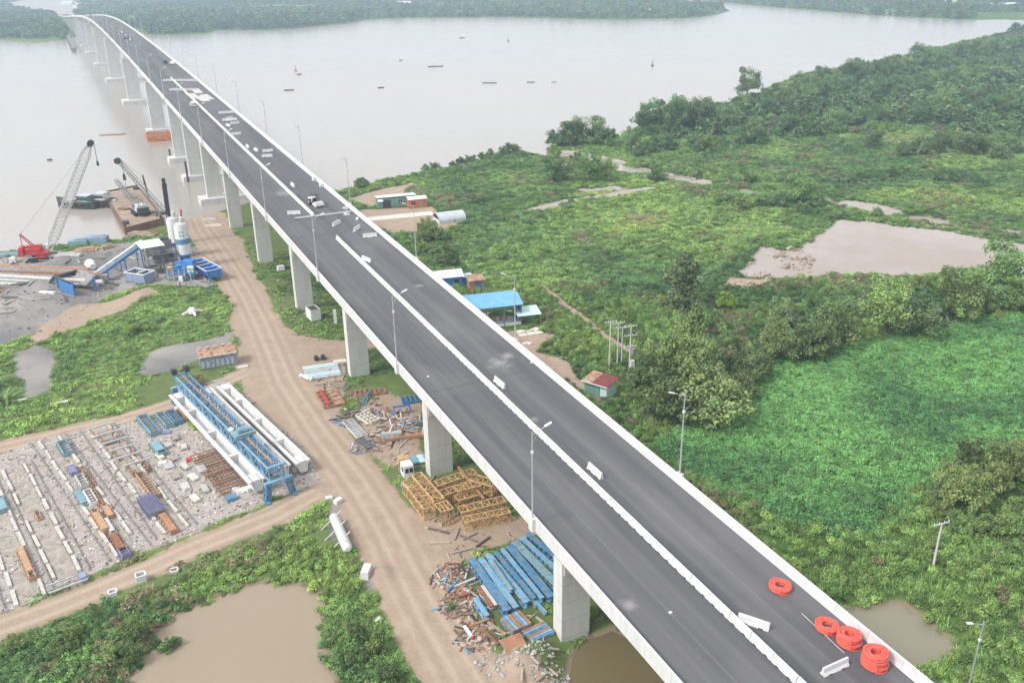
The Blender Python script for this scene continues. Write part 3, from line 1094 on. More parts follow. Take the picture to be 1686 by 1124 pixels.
leaf_mat('leaf_tree', False)
M('bark', (0.16, 0.125, 0.095), 0.9, 0.3, 3.0)

class LB:
    """leaf soup: many small quads with a shade colour each"""
    def __init__(s):
        s.v, s.c = [], []
    def leaves(s, cx, cy, cz, rad, n_, size, shade, r_, flat=1.0, up=0.5, aspect=1.7):
        d = r_.normal(size=(n_, 3))
        d /= np.linalg.norm(d, axis=1)[:, None]
        rr = r_.uniform(0.35, 1.0, n_) ** 0.6
        p = np.stack([cx + d[:, 0] * rr * rad, cy + d[:, 1] * rr * rad, cz + d[:, 2] * rr * rad * flat], 1)
        nn = d * 0.6 + r_.normal(size=(n_, 3)) * 0.5 + np.array([0, 0, up])
        nn /= np.linalg.norm(nn, axis=1)[:, None]
        t = np.cross(nn, r_.normal(size=(n_, 3)))
        t /= np.linalg.norm(t, axis=1)[:, None]
        bt = np.cross(nn, t)
        sz = size * r_.uniform(0.6, 1.3, n_)[:, None]
        a, b_ = t * sz * aspect / 2, bt * sz / 2
        s.v.append(np.stack([p - a, p + b_ * 0.9 - a * 0.1, p + a, p - b_ * 0.9 - a * 0.1], 1).reshape(-1, 3))
        cc = np.array(shade)[None, :] * r_.uniform(0.72, 1.28, n_)[:, None]
        s.c.append(np.repeat(cc, 4, 0))
    def blade(s, base, tip, w, shade, bend=0.3, seg=2):
        base, tip = np.array(base, float), np.array(tip, float)
        d = tip - base
        side = np.cross(d, [0, 0, 1.0])
        if np.linalg.norm(side) < 1e-4:
            side = np.array([1.0, 0, 0])
        side = side / np.linalg.norm(side)
        prev = None
        for k in range(seg + 1):
            t = k / seg
            q = base + d * t + np.array([0, 0, -1.0]) * bend * np.linalg.norm(d) * t * t
            ww = w * (1 - t * 0.85) / 2
            cur = (q - side * ww, q + side * ww)
            if prev is not None:
                s.v.append(np.array([prev[0], prev[1], cur[1], cur[0]]))
                s.c.append(np.repeat(np.array(shade)[None, :], 4, 0))
            prev = cur
    def mesh(s, name, mat):
        v = np.concatenate(s.v).astype(np.float32)
        c = np.concatenate(s.c)
        nq = len(v) // 4
        me = bpy.data.meshes.new(name)
        me.vertices.add(len(v))
        me.vertices.foreach_set('co', v.ravel())
        me.loops.add(nq * 4)
        me.loops.foreach_set('vertex_index', np.arange(nq * 4, dtype=np.int32))
        me.polygons.add(nq)
        me.polygons.foreach_set('loop_start', (np.arange(nq) * 4).astype(np.int32))
        a = me.attributes.new('shade', 'FLOAT_COLOR', 'POINT')
        a.data.foreach_set('color', np.concatenate([c, np.ones((len(c), 1))], 1).astype(np.float32).ravel())
        me.update()
        me.materials.append(MATS[mat])
        return me

def plant(kind, seed):
    r_ = np.random.default_rng(seed)
    lb = LB()
    if kind == 'bush':
        for k in range(7):
            a = r_.uniform(0, 6.28)
            q = r_.uniform(0, 0.55)
            lb.leaves(math.cos(a) * q, math.sin(a) * q, r_.uniform(0.25, 0.62), r_.uniform(0.3, 0.5), 50, 0.125, np.ones(3) * r_.uniform(0.7, 1.3), r_, 0.8)
    elif kind == 'low':
        for k in range(9):
            a = r_.uniform(0, 6.28)
            q = r_.uniform(0, 0.8)
            lb.leaves(math.cos(a) * q, math.sin(a) * q, r_.uniform(0.1, 0.3), 0.34, 20, 0.15, np.ones(3) * r_.uniform(0.75, 1.25), r_, 0.45, 1.0, 1.3)
    elif kind == 'tuft':
        for k in range(46):
            a, q = r_.uniform(0, 6.28), r_.uniform(0, 0.6)
            bx, by = math.cos(a) * q, math.sin(a) * q
            a2 = r_.uniform(0, 6.28)
            hh = r_.uniform(0.3, 0.75)
            lb.blade((bx, by, 0), (bx + math.cos(a2) * hh * 0.6, by + math.sin(a2) * hh * 0.6, hh), 0.07, np.ones(3) * r_.uniform(0.7, 1.3), 0.25)
    elif kind == 'frond':          # banana / nipa clump
        for k in range(22):
            a = r_.uniform(0, 6.28)
            hh = r_.uniform(0.6, 1.0)
            out = r_.uniform(0.25, 0.75)
            lb.blade((0, 0, 0.05), (math.cos(a) * out, math.sin(a) * out, hh), 0.15, np.ones(3) * r_.uniform(0.7, 1.3), 0.35, 4)
    elif kind == 'crown':          # far tree as part of a wood
        for k in range(11):
            a, q, h_ = r_.uniform(0, 6.28), r_.uniform(0, 0.33), r_.uniform(0.28, 0.85)
            q *= 1.3 - h_ * 0.8
            lb.leaves(math.cos(a) * q, math.sin(a) * q, h_, r_.uniform(0.14, 0.22), 20, 0.11, np.ones(3) * r_.uniform(0.65, 1.3), r_, 0.85)
    o = bpy.data.objects.new('plant_' + kind, lb.mesh('plant_' + kind, 'leaf_cover'))
    return o
PLANTS = {k: [plant(k, 100 + i + 10 * j) for i in range(n_)] for j, (k, n_) in enumerate((('bush', 3), ('low', 2), ('tuft', 2), ('frond', 2), ('crown', 3)))}

def scatter(name, label, cat, src, pts, scl, tint):
    n_ = len(pts)
    if n_ == 0:
        return
    me = bpy.data.meshes.new(name)
    me.vertices.add(n_)
    me.vertices.foreach_set('co', np.asarray(pts, np.float32).ravel())
    for an, tp, val, key in (('scl', 'FLOAT_VECTOR', scl, 'vector'), ('tint', 'FLOAT_COLOR', np.concatenate([tint, np.ones((n_, 1))], 1), 'color'),
                             ('rz', 'FLOAT', rng.uniform(0, 6.28, n_), 'value')):
        a = me.attributes.new(an, tp, 'POINT')
        a.data.foreach_set(key, np.asarray(val, np.float32).ravel())
    me.update()
    o = bpy.data.objects.new(name, me)
    col.objects.link(o)
    o['kind'] = 'stuff'
    o['label'] = label
    o['category'] = cat
    ng = bpy.data.node_groups.new('scatter_' + name, 'GeometryNodeTree')
    ng.interface.new_socket('Geometry', in_out='INPUT', socket_type='NodeSocketGeometry')
    ng.interface.new_socket('Geometry', in_out='OUTPUT', socket_type='NodeSocketGeometry')
    N, L = ng.nodes, ng.links
    gi, go = N.new('NodeGroupInput'), N.new('NodeGroupOutput')
    io = N.new('GeometryNodeInstanceOnPoints')
    oi = N.new('GeometryNodeObjectInfo')
    oi.inputs['Object'].default_value = src
    oi.inputs['As Instance'].default_value = True
    def named(nm, dt):
        q = N.new('GeometryNodeInputNamedAttribute')
        q.data_type = dt
        q.inputs['Name'].default_value = nm
        return q.outputs['Attribute']
    cx = N.new('ShaderNodeCombineXYZ')
    L.new(named('rz', 'FLOAT'), cx.inputs['Z'])
    L.new(gi.outputs[0], io.inputs['Points'])
    L.new(oi.outputs['Geometry'], io.inputs['Instance'])
    L.new(cx.outputs[0], io.inputs['Rotation'])
    L.new(named('scl', 'FLOAT_VECTOR'), io.inputs['Scale'])
    L.new(io.outputs[0], go.inputs[0])
    md = o.modifiers.new('scatter', 'NODES')
    md.node_group = ng
    return o

def samples(x0, x1, y0, y1, density, keep):
    n_ = int((x1 - x0) * (y1 - y0) * density)
    px, py = rng.uniform(x0, x1, n_), rng.uniform(y0, y1, n_)
    m = np.abs(px) < 0.66 * py + 14
    px, py = px[m], py[m]
    z = zones(px, py)
    k = keep(px, py, z)
    px, py = px[k], py[k]
    z = {a: b_[k] for a, b_ in z.items()}
    h = ground_z(px, py, z)
    return px, py, h, z

BARE = ('dirt', 'mud', 'yard', 'gravel', 'soil')
CLEAR = []           # (x, y, r): footprints of things that keep the weeds out
for q, r0 in (((820, 520), 9), ((783, 470), 4), ((735, 465), 5), ((655, 335), 9), ((675, 335), 9), ((740, 362), 5), ((987, 640), 4.0),
              ((358, 592), 6), ((317, 520), 3), ((750, 815), 9), ((700, 830), 6), ((668, 775), 3), ((850, 1030), 4), ((885, 1045), 4),
              ((845, 1065), 4), ((563, 880), 3.5), ((530, 610), 5), ((545, 650), 5), ((590, 700), 6), ((670, 718), 5), ((690, 750), 3), ((515, 515), 3), ((870, 1095), 5), ((820, 1080), 5),
              ((640, 640), 6), ((605, 650), 3), ((665, 680), 4), ((240, 700), 6), ((300, 640), 8), ((750, 990), 6), ((440, 470), 5), ((470, 500), 5)):
    g_ = gp(*q)
    CLEAR.append((g_[0], g_[1], r0))
def clear(px, py):
    m = np.ones(px.shape, bool)
    for x, y_, r0 in CLEAR:
        m &= (px - x) ** 2 + (py - y_) ** 2 > r0 * r0
    return m
def green(px, py, z, extra=0.4):
    m = (z['land'] > extra) & clear(px, py)
    for k_ in BARE:
        m &= z[k_] < -0.2
    return m & ~((z['under'] > 1.5) & (z['s'] < 215))
def tints(px, py, z, far=False):
    n1 = smooth01((fbm(px * 0.022, py * 0.022, 51) - 0.36) / 0.28)[:, None]
    n2 = smooth01((fbm(px * 0.09, py * 0.09, 57) - 0.4) / 0.25)[:, None]
    r1 = rng.uniform(0, 1, len(px))[:, None]
    dark, mid, bright, dry = (np.array(q) for q in ((0.065, 0.138, 0.055), (0.165, 0.290, 0.092), (0.280, 0.410, 0.115), (0.31, 0.28, 0.16)))
    c = dark + (mid - dark) * (0.35 + 0.65 * n2)
    c = c + (bright - c) * n1 * (0.35 + 0.5 * r1)
    n3 = smooth01((fbm(px * 0.05 + 40, py * 0.05, 93) - 0.52) / 0.14)[:, None]
    c = c * (1 - 0.28 * n3) + np.array([0.0, 0.02, 0.02]) * n3
    lime = smooth01((fbm(px * 0.03 + 11, py * 0.03, 95) - 0.56) / 0.1)[:, None]
    c = c + (np.array([0.32, 0.45, 0.12]) - c) * lime * 0.6
    c = c * (0.5 + 0.95 * rng.uniform(0, 1, len(px))[:, None])
    dr = (rng.uniform(0, 1, len(px)) < 0.02) | ((fbm(px * 0.05, py * 0.05, 77) > 0.645) & (rng.uniform(0, 1, len(px)) < 0.45))
    c[dr] = dry * rng.uniform(0.6, 1.1, dr.sum())[:, None]
    return c

def spread_cover(name, label, parts, xr, yr, dens, keep, smin, smax, hfac, tintf):
    px, py, h, z = samples(xr[0], xr[1], yr[0], yr[1], dens, keep)
    sel = rng.integers(0, len(parts), len(px))
    sc = rng.uniform(smin, smax, len(px))
    t = tintf(px, py, z)
    hz = hfac * rng.uniform(0.7, 1.35, len(px)) * (0.55 + 0.9 * fbm(px * 0.12, py * 0.12, 63))
    for i, p in enumerate(parts):
        m = sel == i
        scatter(name, label, 'plants', p, np.stack([px, py, h - 0.05], 1)[m], np.stack([sc, sc, sc * hz], 1)[m], t[m])

right = lambda z: z['v'] > 18.0
not_h = lambda px, py: sdf_poly(px, py, HYA) < 0
isf = lambda z: (z['fieldg'] > -0.5) | (z['fieldt'] > -0.5)
# weeds close to the bridge, right of it
spread_cover('undergrowth', 'leafy green undergrowth right of the bridge', PLANTS['bush'], (-30, 110), (50, 200), 0.75,
             lambda px, py, z: green(px, py, z) & right(z) & not_h(px, py), 0.5, 1.4, 1.05, tints)
spread_cover('undergrowth', 'grassy tufts between the bushes right of the bridge', PLANTS['tuft'], (-30, 110), (50, 200), 0.9,
             lambda px, py, z: green(px, py, z) & right(z) & not_h(px, py), 0.7, 1.5, 1.2, lambda px, py, z: tints(px, py, z) * 1.15)
def hya_t(px, py, z):
    n1 = smooth01((fbm(px * 0.06, py * 0.06, 71) - 0.35) / 0.3)[:, None]
    a, b_ = np.array((0.118, 0.265, 0.100)), np.array((0.210, 0.430, 0.140))
    return (a + (b_ - a) * n1) * rng.uniform(0.55, 1.4, len(px))[:, None]
spread_cover('water_hyacinth', 'dense low blue-green leaf carpet covering the right-hand field', PLANTS['low'], (10, 130), (60, 190), 2.7,
             lambda px, py, z: green(px, py, z) & right(z) & (sdf_poly(px, py, HYA) > -1.5), 0.5, 1.2, 1.5, hya_t)
# middle distance
spread_cover('undergrowth', 'leafy undergrowth between the sheds and the creek', PLANTS['bush'], (-90, 260), (195, 400), 0.30,
             lambda px, py, z: green(px, py, z) & right(z) & ~isf(z) & (fbm(px * 0.045, py * 0.045, 88) > 0.44), 0.9, 2.3, 0.55, tints)
spread_cover('undergrowth', 'grassy cover between the sheds and the creek', PLANTS['tuft'], (-90, 260), (195, 400), 0.5,
             lambda px, py, z: green(px, py, z) & right(z), 1.2, 2.3, 0.7, lambda px, py, z: tints(px, py, z) * 1.25)
spread_cover('undergrowth', 'scrub thicket beyond the creek', PLANTS['bush'], (-40, 700), (395, 1000), 0.075,
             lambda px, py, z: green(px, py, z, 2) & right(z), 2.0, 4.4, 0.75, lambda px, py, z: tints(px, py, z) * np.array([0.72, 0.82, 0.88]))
# left of the bridge
leftg = lambda px, py, z: green(px, py, z, 0.3) & (z['v'] < 1)
spread_cover('weeds', 'weedy grass left of the bridge', PLANTS['tuft'], (-170, 20), (55, 250), 0.9, leftg, 0.6, 1.3, 0.8,
             lambda px, py, z: tints(px, py, z) * 1.3)
spread_cover('weeds', 'low leafy weeds left of the bridge', PLANTS['low'], (-170, 20), (55, 250), 0.28, leftg, 0.7, 1.6, 1.1, lambda px, py, z: tints(px, py, z) * 1.15)
BANKA = W_([(-100, 1090), (60, 1050), (210, 985), (330, 935), (470, 880), (545, 870), (600, 930), (640, 1010), (690, 1124), (700, 1250), (-100, 1250)])
bank = lambda px, py, z: green(px, py, z, -0.3) & (sdf_poly(px, py, BANKA) > 0) & (z['v'] < -6)
spread_cover('bank_bushes', 'lush bushes around the brown pond', PLANTS['bush'], (-75, 0), (50, 110), 1.5, bank, 0.4, 1.05, 0.8, lambda px, py, z: tints(px, py, z) * 1.1)
spread_cover('weeds', 'thin weeds in the shade under the bridge', PLANTS['low'], (-70, 40), (50, 230), 1.3,
             lambda px, py, z: (z['land'] > 0.5) & clear(px, py) & (z['under'] > 0) & (z['dirt'] < -0.3), 0.5, 1.1, 0.9, lambda px, py, z: tints(px, py, z) * 0.9)
# far shores: woods that read as one mass
def farkeep(px, py, z):
    s_, v_ = z['s'], z['v']
    return (z['land'] > 6) & (py > 950) & ~isf(z) & ~((v_ > -8) & (v_ < 26)) & (z['yard'] < -3) & (z['gravel'] < 0) & (fbm(px * 0.006, py * 0.006, 91) > 0.41)
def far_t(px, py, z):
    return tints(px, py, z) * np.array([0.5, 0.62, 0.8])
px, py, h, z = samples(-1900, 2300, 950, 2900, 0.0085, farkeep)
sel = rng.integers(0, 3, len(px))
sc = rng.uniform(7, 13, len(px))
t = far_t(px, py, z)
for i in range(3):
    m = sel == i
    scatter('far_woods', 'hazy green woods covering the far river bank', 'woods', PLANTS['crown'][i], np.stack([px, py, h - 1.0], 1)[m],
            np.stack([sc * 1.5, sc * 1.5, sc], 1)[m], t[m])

WOOD = W_([(1062, 240), (1100, 215), (1250, 165), (1330, 140), (1690, 62), (1900, 30), (1900, 250), (1690, 235), (1560, 262), (1450, 250), (1380, 215), (1290, 235), (1180, 225), (1120, 250)])
px, py, h, z = samples(0, 900, 380, 1150, 0.011, lambda px, py, z: (z['land'] > 5) & right(z) & (sdf_poly(px, py, WOOD) > 0) & (fbm(px * 0.02, py * 0.02, 123) > 0.36))
sel = rng.integers(0, 3, len(px))
sc = rng.uniform(4.5, 9, len(px))
t = np.array([0.135, 0.215, 0.100]) * rng.uniform(0.6, 1.35, (len(px), 1)) * rng.uniform(0.9, 1.1, (len(px), 3))
for i in range(3):
    m = sel == i
    scatter('riverside_woods', 'dense grey-green woods filling in between the riverside trees', 'woods', PLANTS['crown'][i], np.stack([px, py, h - 1.2], 1)[m], np.stack([sc * 1.35, sc * 1.35, sc], 1)[m], t[m])
# ================================================================== single trees
def tree_proto(seed, h_, spread, clumps, shape='round', leaf=0.29, per=92):
    r_ = np.random.default_rng(seed)
    t = thing('tree', 'x', 'tree')
    mb = MB()
    lb = LB()
    base = Vector((0, 0, -0.3))
    fork = Vector((r_.uniform(-0.3, 0.3), r_.uniform(-0.3, 0.3), h_ * 0.3))
    mb.tube(base, fork, 0.03 * h_, 7, 0.02 * h_)
    tips = []
    for k in range(7):
        a = k * 0.9 + r_.uniform(-0.3, 0.3)
        q = spread * r_.uniform(0.3, 0.62)
        tip = Vector((math.cos(a) * q, math.sin(a) * q, h_ * r_.uniform(0.5, 0.86)))
        mid = fork.lerp(tip, 0.5) + Vector((0, 0, 0.04 * h_))
        mb.tube(fork, mid, 0.014 * h_, 5, 0.009 * h_)
        mb.tube(mid, tip, 0.009 * h_, 5, 0.003 * h_)
        tips.append(tip)
        for j in range(2):
            t2 = mid + Vector((r_.normal() * 0.16, r_.normal() * 0.16, r_.uniform(0.02, 0.16))) * h_
            mb.tube(mid, t2, 0.006 * h_, 4, 0.002 * h_)
            tips.append(t2)
    for k in range(clumps):
        if k < len(tips):
            p = tips[k]
        else:
            a, u_ = r_.uniform(0, 6.28), r_.uniform(0, 1)
            zz = r_.uniform(0.22, 0.98) if shape == 'round' else r_.uniform(0.15, 1.0)
            rr = spread * math.sqrt(u_) * (1.0 - abs(zz - 0.55) * 1.05 if shape == 'round' else (1.06 - zz) * 0.95)
            p = Vector((math.cos(a) * rr, math.sin(a) * rr, zz * h_))
        sh = np.array([1, 1, 1]) * r_.uniform(0.6, 1.35) * np.array([r_.uniform(0.92, 1.12), 1.0, r_.uniform(0.85, 1.1)])
        lb.leaves(p.x, p.y, p.z, r_.uniform(0.09, 0.17) * h_ * (1.15 if shape == 'round' else 0.8), per, leaf, sh, r_, 0.75, 0.45)
    mb.build('trunk', 'bark', t)
    me = lb.mesh('crown', 'leaf_tree')
    c = bpy.data.objects.new('crown', me)
    col.objects.link(c)
    c.parent = t
    return t
TREES = [tree_proto(201, 8.5, 4.4, 44), tree_proto(202, 7.5, 4.0, 40), tree_proto(203, 9.5, 3.6, 44), tree_proto(204, 6.0, 3.6, 36), tree_proto(205, 10.0, 3.0, 46, 'cone'), tree_proto(206, 7.0, 4.8, 46)]
tree_used = [False] * len(TREES)
TREE_COL = [(0.075, 0.130, 0.055), (0.095, 0.150, 0.060), (0.060, 0.110, 0.055), (0.102, 0.150, 0.062), (0.085, 0.125, 0.070)]
TS = 1.25
def put_tree(k, x, y_, scale, label, group, colr=None, rz=None):
    loc = (x, y_, gz(x, y_) - 0.1 - 0.95 * scale * TS)
    rz = random.uniform(0, 6.28) if rz is None else rz
    tsc = (scale * TS * random.uniform(0.8, 1.15), scale * TS * random.uniform(0.8, 1.15), scale * TS * random.uniform(0.82, 1.2))
    if not tree_used[k]:
        t = TREES[k]
        t.location = loc
        t.rotation_euler = (0, 0, rz)
        t['label'] = label
        t['group'] = group
        t.scale = tsc
        tree_used[k] = True
    else:
        t = dup(TREES[k], loc, rz, label, group, tsc)
    c0 = colr or random.choice(TREE_COL)
    f_ = random.uniform(0.7, 1.25)
    for ch in t.children:
        ch.color = (c0[0] * f_ * 2.15, c0[1] * f_ * 2.1, c0[2] * f_ * 1.7, 1)
    return t

# marked trees: photo foot point, size, kind, label
SINGLE = [((912, 300), 1.05, 2, 'narrow dark tree in the meadow left of its twin by the creek'), ((970, 298), 0.95, 0, 'left half of the broad dark tree pair in the meadow by the creek'),
          ((995, 298), 0.95, 1, 'right half of the broad dark tree pair in the meadow by the creek'), ((913, 262), 0.8, 3, 'small dark tree on the creek bank behind the meadow'),
          ((953, 272), 0.75, 3, 'olive bush-like tree beside the creek mouth'), ((1080, 296), 0.75, 5, 'round dark tree right of the pale creek pool'), ((1315, 338), 1.0, 0, 'round glossy green tree beyond the mud flat'),
          ((1225, 345), 0.7, 3, 'small grey-green tree standing in the thicket left of the mud flat'),
          ((1640, 500), 1.15, 0, 'tall spreading tree rising against the mud flat at right'), ((1684, 495), 0.6, 1, 'pale tree at the right edge beside the mud flat'),
          ((1125, 512), 1.15, 4, 'slim grey-green tree behind the power poles'), ((1195, 510), 0.55, 3, 'bright yellow-green shrub tree right of the slim grey tree')]
for q, sc_, k, lab in SINGLE:
    x, y_ = gp(*q)
    put_tree(k, x, y_, sc_, lab, 'trees on the right bank', TREE_COL[k % 5] if 'bright' not in lab else (0.16, 0.25, 0.06))
def row(pts, n_, jit, smin, smax, kinds, label, group, cols=None):
    pts = W_(pts)
    seg = [math.hypot(b_[0] - a[0], b_[1] - a[1]) for a, b_ in zip(pts[:-1], pts[1:])]
    tot = sum(seg)
    made = []
    for i in range(n_):
        d = (i + random.uniform(0.2, 0.8)) / n_ * tot
        k = 0
        while k < len(seg) - 1 and d > seg[k]:
            d -= seg[k]
            k += 1
        t = d / seg[k]
        x = pts[k][0] + (pts[k + 1][0] - pts[k][0]) * t + random.gauss(0, jit)
        y_ = pts[k][1] + (pts[k + 1][1] - pts[k][1]) * t + random.gauss(0, jit)
        if sdf_poly(np.array([x]), np.array([y_]), MUD[0])[0] > -2:
            continue
        made.append((x / y_, put_tree(random.choice(kinds), x, y_, random.uniform(smin, smax), label, group, random.choice(cols) if cols else None)))
    made.sort(key=lambda q: q[0])
    for i, (_, t) in enumerate(made):
        if len(made) > 1:
            t['label'] = label + f', {ORD[i]} from left'
OL = [(0.092, 0.130, 0.060), (0.080, 0.122, 0.060), (0.098, 0.140, 0.060), (0.068, 0.108, 0.050)]
# the big clump above the leaf carpet and the hedge of trees running right from it
row([(1110, 690), (1150, 672), (1215, 640)], 9, 3.0, 0.6, 1.2, (0, 1, 2, 5), 'olive tree in the big clump behind the tall parapet lamp', 'big tree clump', OL)
row([(1090, 655), (1130, 625), (1180, 610)], 8, 2.8, 0.6, 1.1, (0, 1, 4, 5), 'olive tree at the back of the clump behind the parapet lamp', 'big tree clump', OL)
row([(1225, 610), (1290, 585), (1380, 562)], 9, 2.2, 0.6, 0.9, (0, 1, 3, 5), 'tree in the hedge between the leaf carpet and the big clump', 'hedge of trees below the mud flat', OL)
row([(1380, 562), (1500, 540), (1600, 522), (1720, 505)], 14, 2.4, 0.65, 1.0, (0, 1, 5), 'tree in the hedge along the upper edge of the leaf carpet', 'hedge of trees below the mud flat')
row([(1260, 550), (1350, 525), (1450, 515), (1560, 505), (1700, 490)], 15, 2.6, 0.45, 0.72, (0, 1, 3, 5), 'tree in the back row of the hedge, next to the mud flat', 'hedge of trees below the mud flat')
row([(1160, 560), (1260, 530)], 4, 3, 0.4, 0.6, (3, 5), 'low bushy tree between the slim grey tree and the hedge', 'hedge of trees below the mud flat')
# nipa and trees at lower right
row([(1510, 850), (1570, 830), (1650, 800), (1710, 770)], 11, 2.2, 0.5, 0.8, (1, 3, 5), 'dark drooping tree in the clump behind the lone power pole', 'dark clump at lower right', [(0.066, 0.098, 0.046), (0.085, 0.118, 0.052)])
row([(1560, 890), (1640, 860), (1700, 840)], 4, 1.6, 0.4, 0.55, (3, 5), 'low tree at the near edge of the dark clump at lower right', 'dark clump at lower right', [(0.090, 0.140, 0.060)])
row([(1130, 840), (1210, 905), (1290, 960), (1370, 1000)], 6, 1.0, 0.25, 0.36, (3, 5), 'leafy shrub growing close along the right parapet', 'shrubs along the right parapet')
# river bank and forest
BL = [(0.060, 0.110, 0.060), (0.075, 0.120, 0.065), (0.065, 0.105, 0.055), (0.085, 0.130, 0.065)]
row([(915, 244), (945, 240), (975, 240)], 5, 2.5, 0.95, 1.25, (0, 1, 2), 'dark tree in the clump on the point at the creek mouth', 'trees on the creek mouth point', BL)
row([(985, 240), (1010, 236), (1030, 245), (1060, 250)], 5, 3.5, 0.6, 0.85, (1, 3), 'smaller tree right of the creek mouth clump', 'trees on the creek mouth point', BL)
row([(1062, 222), (1100, 215), (1145, 208), (1190, 205)], 13, 4.5, 1.0, 1.35, (0, 1, 2), 'dark tree in the tall riverside clump right of the creek mouth', 'riverside forest', BL)
row([(1200, 190), (1240, 178), (1262, 172)], 6, 5, 0.8, 1.1, (0, 1, 3), 'tree on the bank between the two tall riverside clumps', 'riverside forest', BL)
row([(1265, 170), (1320, 155), (1400, 138), (1470, 125)], 20, 7, 1.0, 1.4, (0, 1, 2), 'dark tree in the long riverside wood, stretch left of centre', 'riverside forest', BL)
row([(1470, 122), (1560, 105), (1640, 88), (1720, 75)], 22, 9, 1.1, 1.5, (0, 1, 2), 'dark tree in the long riverside wood, stretch at the right edge', 'riverside forest', BL)
row([(1290, 190), (1400, 165), (1520, 150), (1690, 130)], 24, 11, 0.9, 1.3, (0, 1, 3, 5), 'blue-green tree in the second belt of the forest', 'riverside forest', BL)
row([(1220, 240), (1300, 225), (1360, 210), (1420, 222)], 14, 7, 0.7, 1.05, (1, 3, 5), 'grey-green tree in the thicket below the riverside wood', 'forest thicket', BL)
row([(1420, 215), (1540, 195), (1690, 180)], 18, 9, 0.85, 1.2, (0, 1, 5), 'tree in the middle belt of the forest at the right edge', 'forest thicket', BL)
row([(1460, 262), (1560, 245), (1690, 262)], 12, 7, 0.65, 1.0, (1, 3, 5), 'grey-green tree in the lower belt of the forest', 'forest thicket', BL)
row([(1050, 262), (1110, 245), (1180, 255)], 8, 4, 0.55, 0.85, (3, 5), 'low tree below the tall riverside clump', 'forest thicket', BL)
row([(1180, 330), (1290, 345), (1420, 368), (1560, 385), (1690, 402)], 18, 4.0, 0.35, 0.6, (3, 5, 1), 'shrubby tree along the creek above the mud flat', 'creek side shrubs', BL)
row([(700, 278), (760, 270), (810, 254), (862, 246)], 10, 1.8, 0.4, 0.62, (3, 5), 'low bush tree on the river bank left of the creek mouth', 'river bank bushes', BL)
row([(585, 310), (610, 303)], 2, 1.0, 0.5, 0.6, (3,), 'dark bush tree on the river bank beside the bridge', 'river bank bushes', BL)
row([(680, 400), (720, 430), (760, 452)], 6, 1.8, 0.45, 0.65, (3, 5, 1), 'bushy tree beside the parapet above the white-roofed hut', 'bushes by the sheds', OL)
row([(700, 395), (730, 395)], 3, 1.8, 0.5, 0.65, (5, 1), 'bushy tree below the round-roofed barn', 'bushes by the sheds', OL)
row([(1060, 620), (1065, 660), (1050, 670)], 4, 1.2, 0.35, 0.5, (3, 5), 'leafy bush between the red-roofed hut and the big clump', 'bushes by the sheds', OL)
# left side
row([(30, 1095), (110, 1070), (190, 1050), (240, 1090)], 8, 2.0, 0.24, 0.38, (3, 5, 1), 'dark bush tree on the left bank of the brown pond', 'pond bank bushes', OL)
row([(575, 1040), (600, 1090), (640, 1124)], 4, 0.8, 0.28, 0.4, (3, 5), 'leafy bush on the right bank of the brown pond', 'pond bank bushes', OL)
row([(210, 560), (240, 545), (270, 540)], 4, 1.0, 0.22, 0.32, (3, 5), 'low green bush in the left meadow', 'meadow bushes', [(0.13, 0.20, 0.07)])
row([(320, 640), (325, 632)], 2, 0.6, 0.25, 0.32, (3, 5), 'brownish bush between the gantry and the tin shed', 'meadow bushes', [(0.15, 0.14, 0.07)])
row([(1140, 300), (1200, 305), (1260, 300), (1400, 295), (1600, 305)], 10, 6, 0.45, 0.7, (3, 5), 'scattered low tree in the bright thicket above the creek', 'forest thicket', BL)
for k in range(len(TREES)):
    if not tree_used[k]:
        raise RuntimeError('unused tree kind')

# clumps of long fronds
M('frond_dummy', (0.1, 0.1, 0.1))
leaf_mat('leaf_frond', False, 0.25)
def frond_proto():
    r_ = np.random.default_rng(77)
    t = thing('banana_plant', 'x', 'plant')
    lb = LB()
    for k in range(34):
        a = r_.uniform(0, 6.28)
        hh = r_.uniform(1.6, 3.2)
        out = r_.uniform(0.5, 2.0)
        bx, by = r_.normal() * 0.5, r_.normal() * 0.5
        lb.blade((bx, by, 0.0), (bx + math.cos(a) * out, by + math.sin(a) * out, hh), 0.42, np.ones(3) * r_.uniform(0.65, 1.35), 0.42, 5)
    c = bpy.data.objects.new('leaves', lb.mesh('leaves', 'leaf_frond'))
    col.objects.link(c)
    c.parent = t
    mb = MB()
    for k in range(6):
        a = k
        mb.tube((math.cos(a) * 0.3, math.sin(a) * 0.3, -0.2), (math.cos(a) * 0.45, math.sin(a) * 0.45, 1.2), 0.09, 6, 0.06)
    mb.build('stems', 'bark', t)
    return t
fr0 = frond_proto()
FR = [((8, 665), 1.5, 'banana plant with long bright leaves at the left edge', (0.17, 0.26, 0.09)), ((-12, 640), 1.3, 'banana plant cut by the left edge behind its neighbour', (0.15, 0.24, 0.09))]
FR += [((1600 + 24 * (i % 4) + 8 * (i // 4), 790 + 18 * (i // 4) - 8 * (i % 4)), 1.5, f'nipa palm with pale arching fronds in the lower right clump, {ORD[i]} of eight', (0.12, 0.14, 0.075)) for i in range(8)]
FR += [((1560, 800), 1.2, 'yellow-green nipa palm at the left end of the dark clump', (0.17, 0.20, 0.06)), ((745, 1000), 0.5, 'small yellow-green reed tuft beside the scrap at the road edge', (0.2, 0.24, 0.09))]
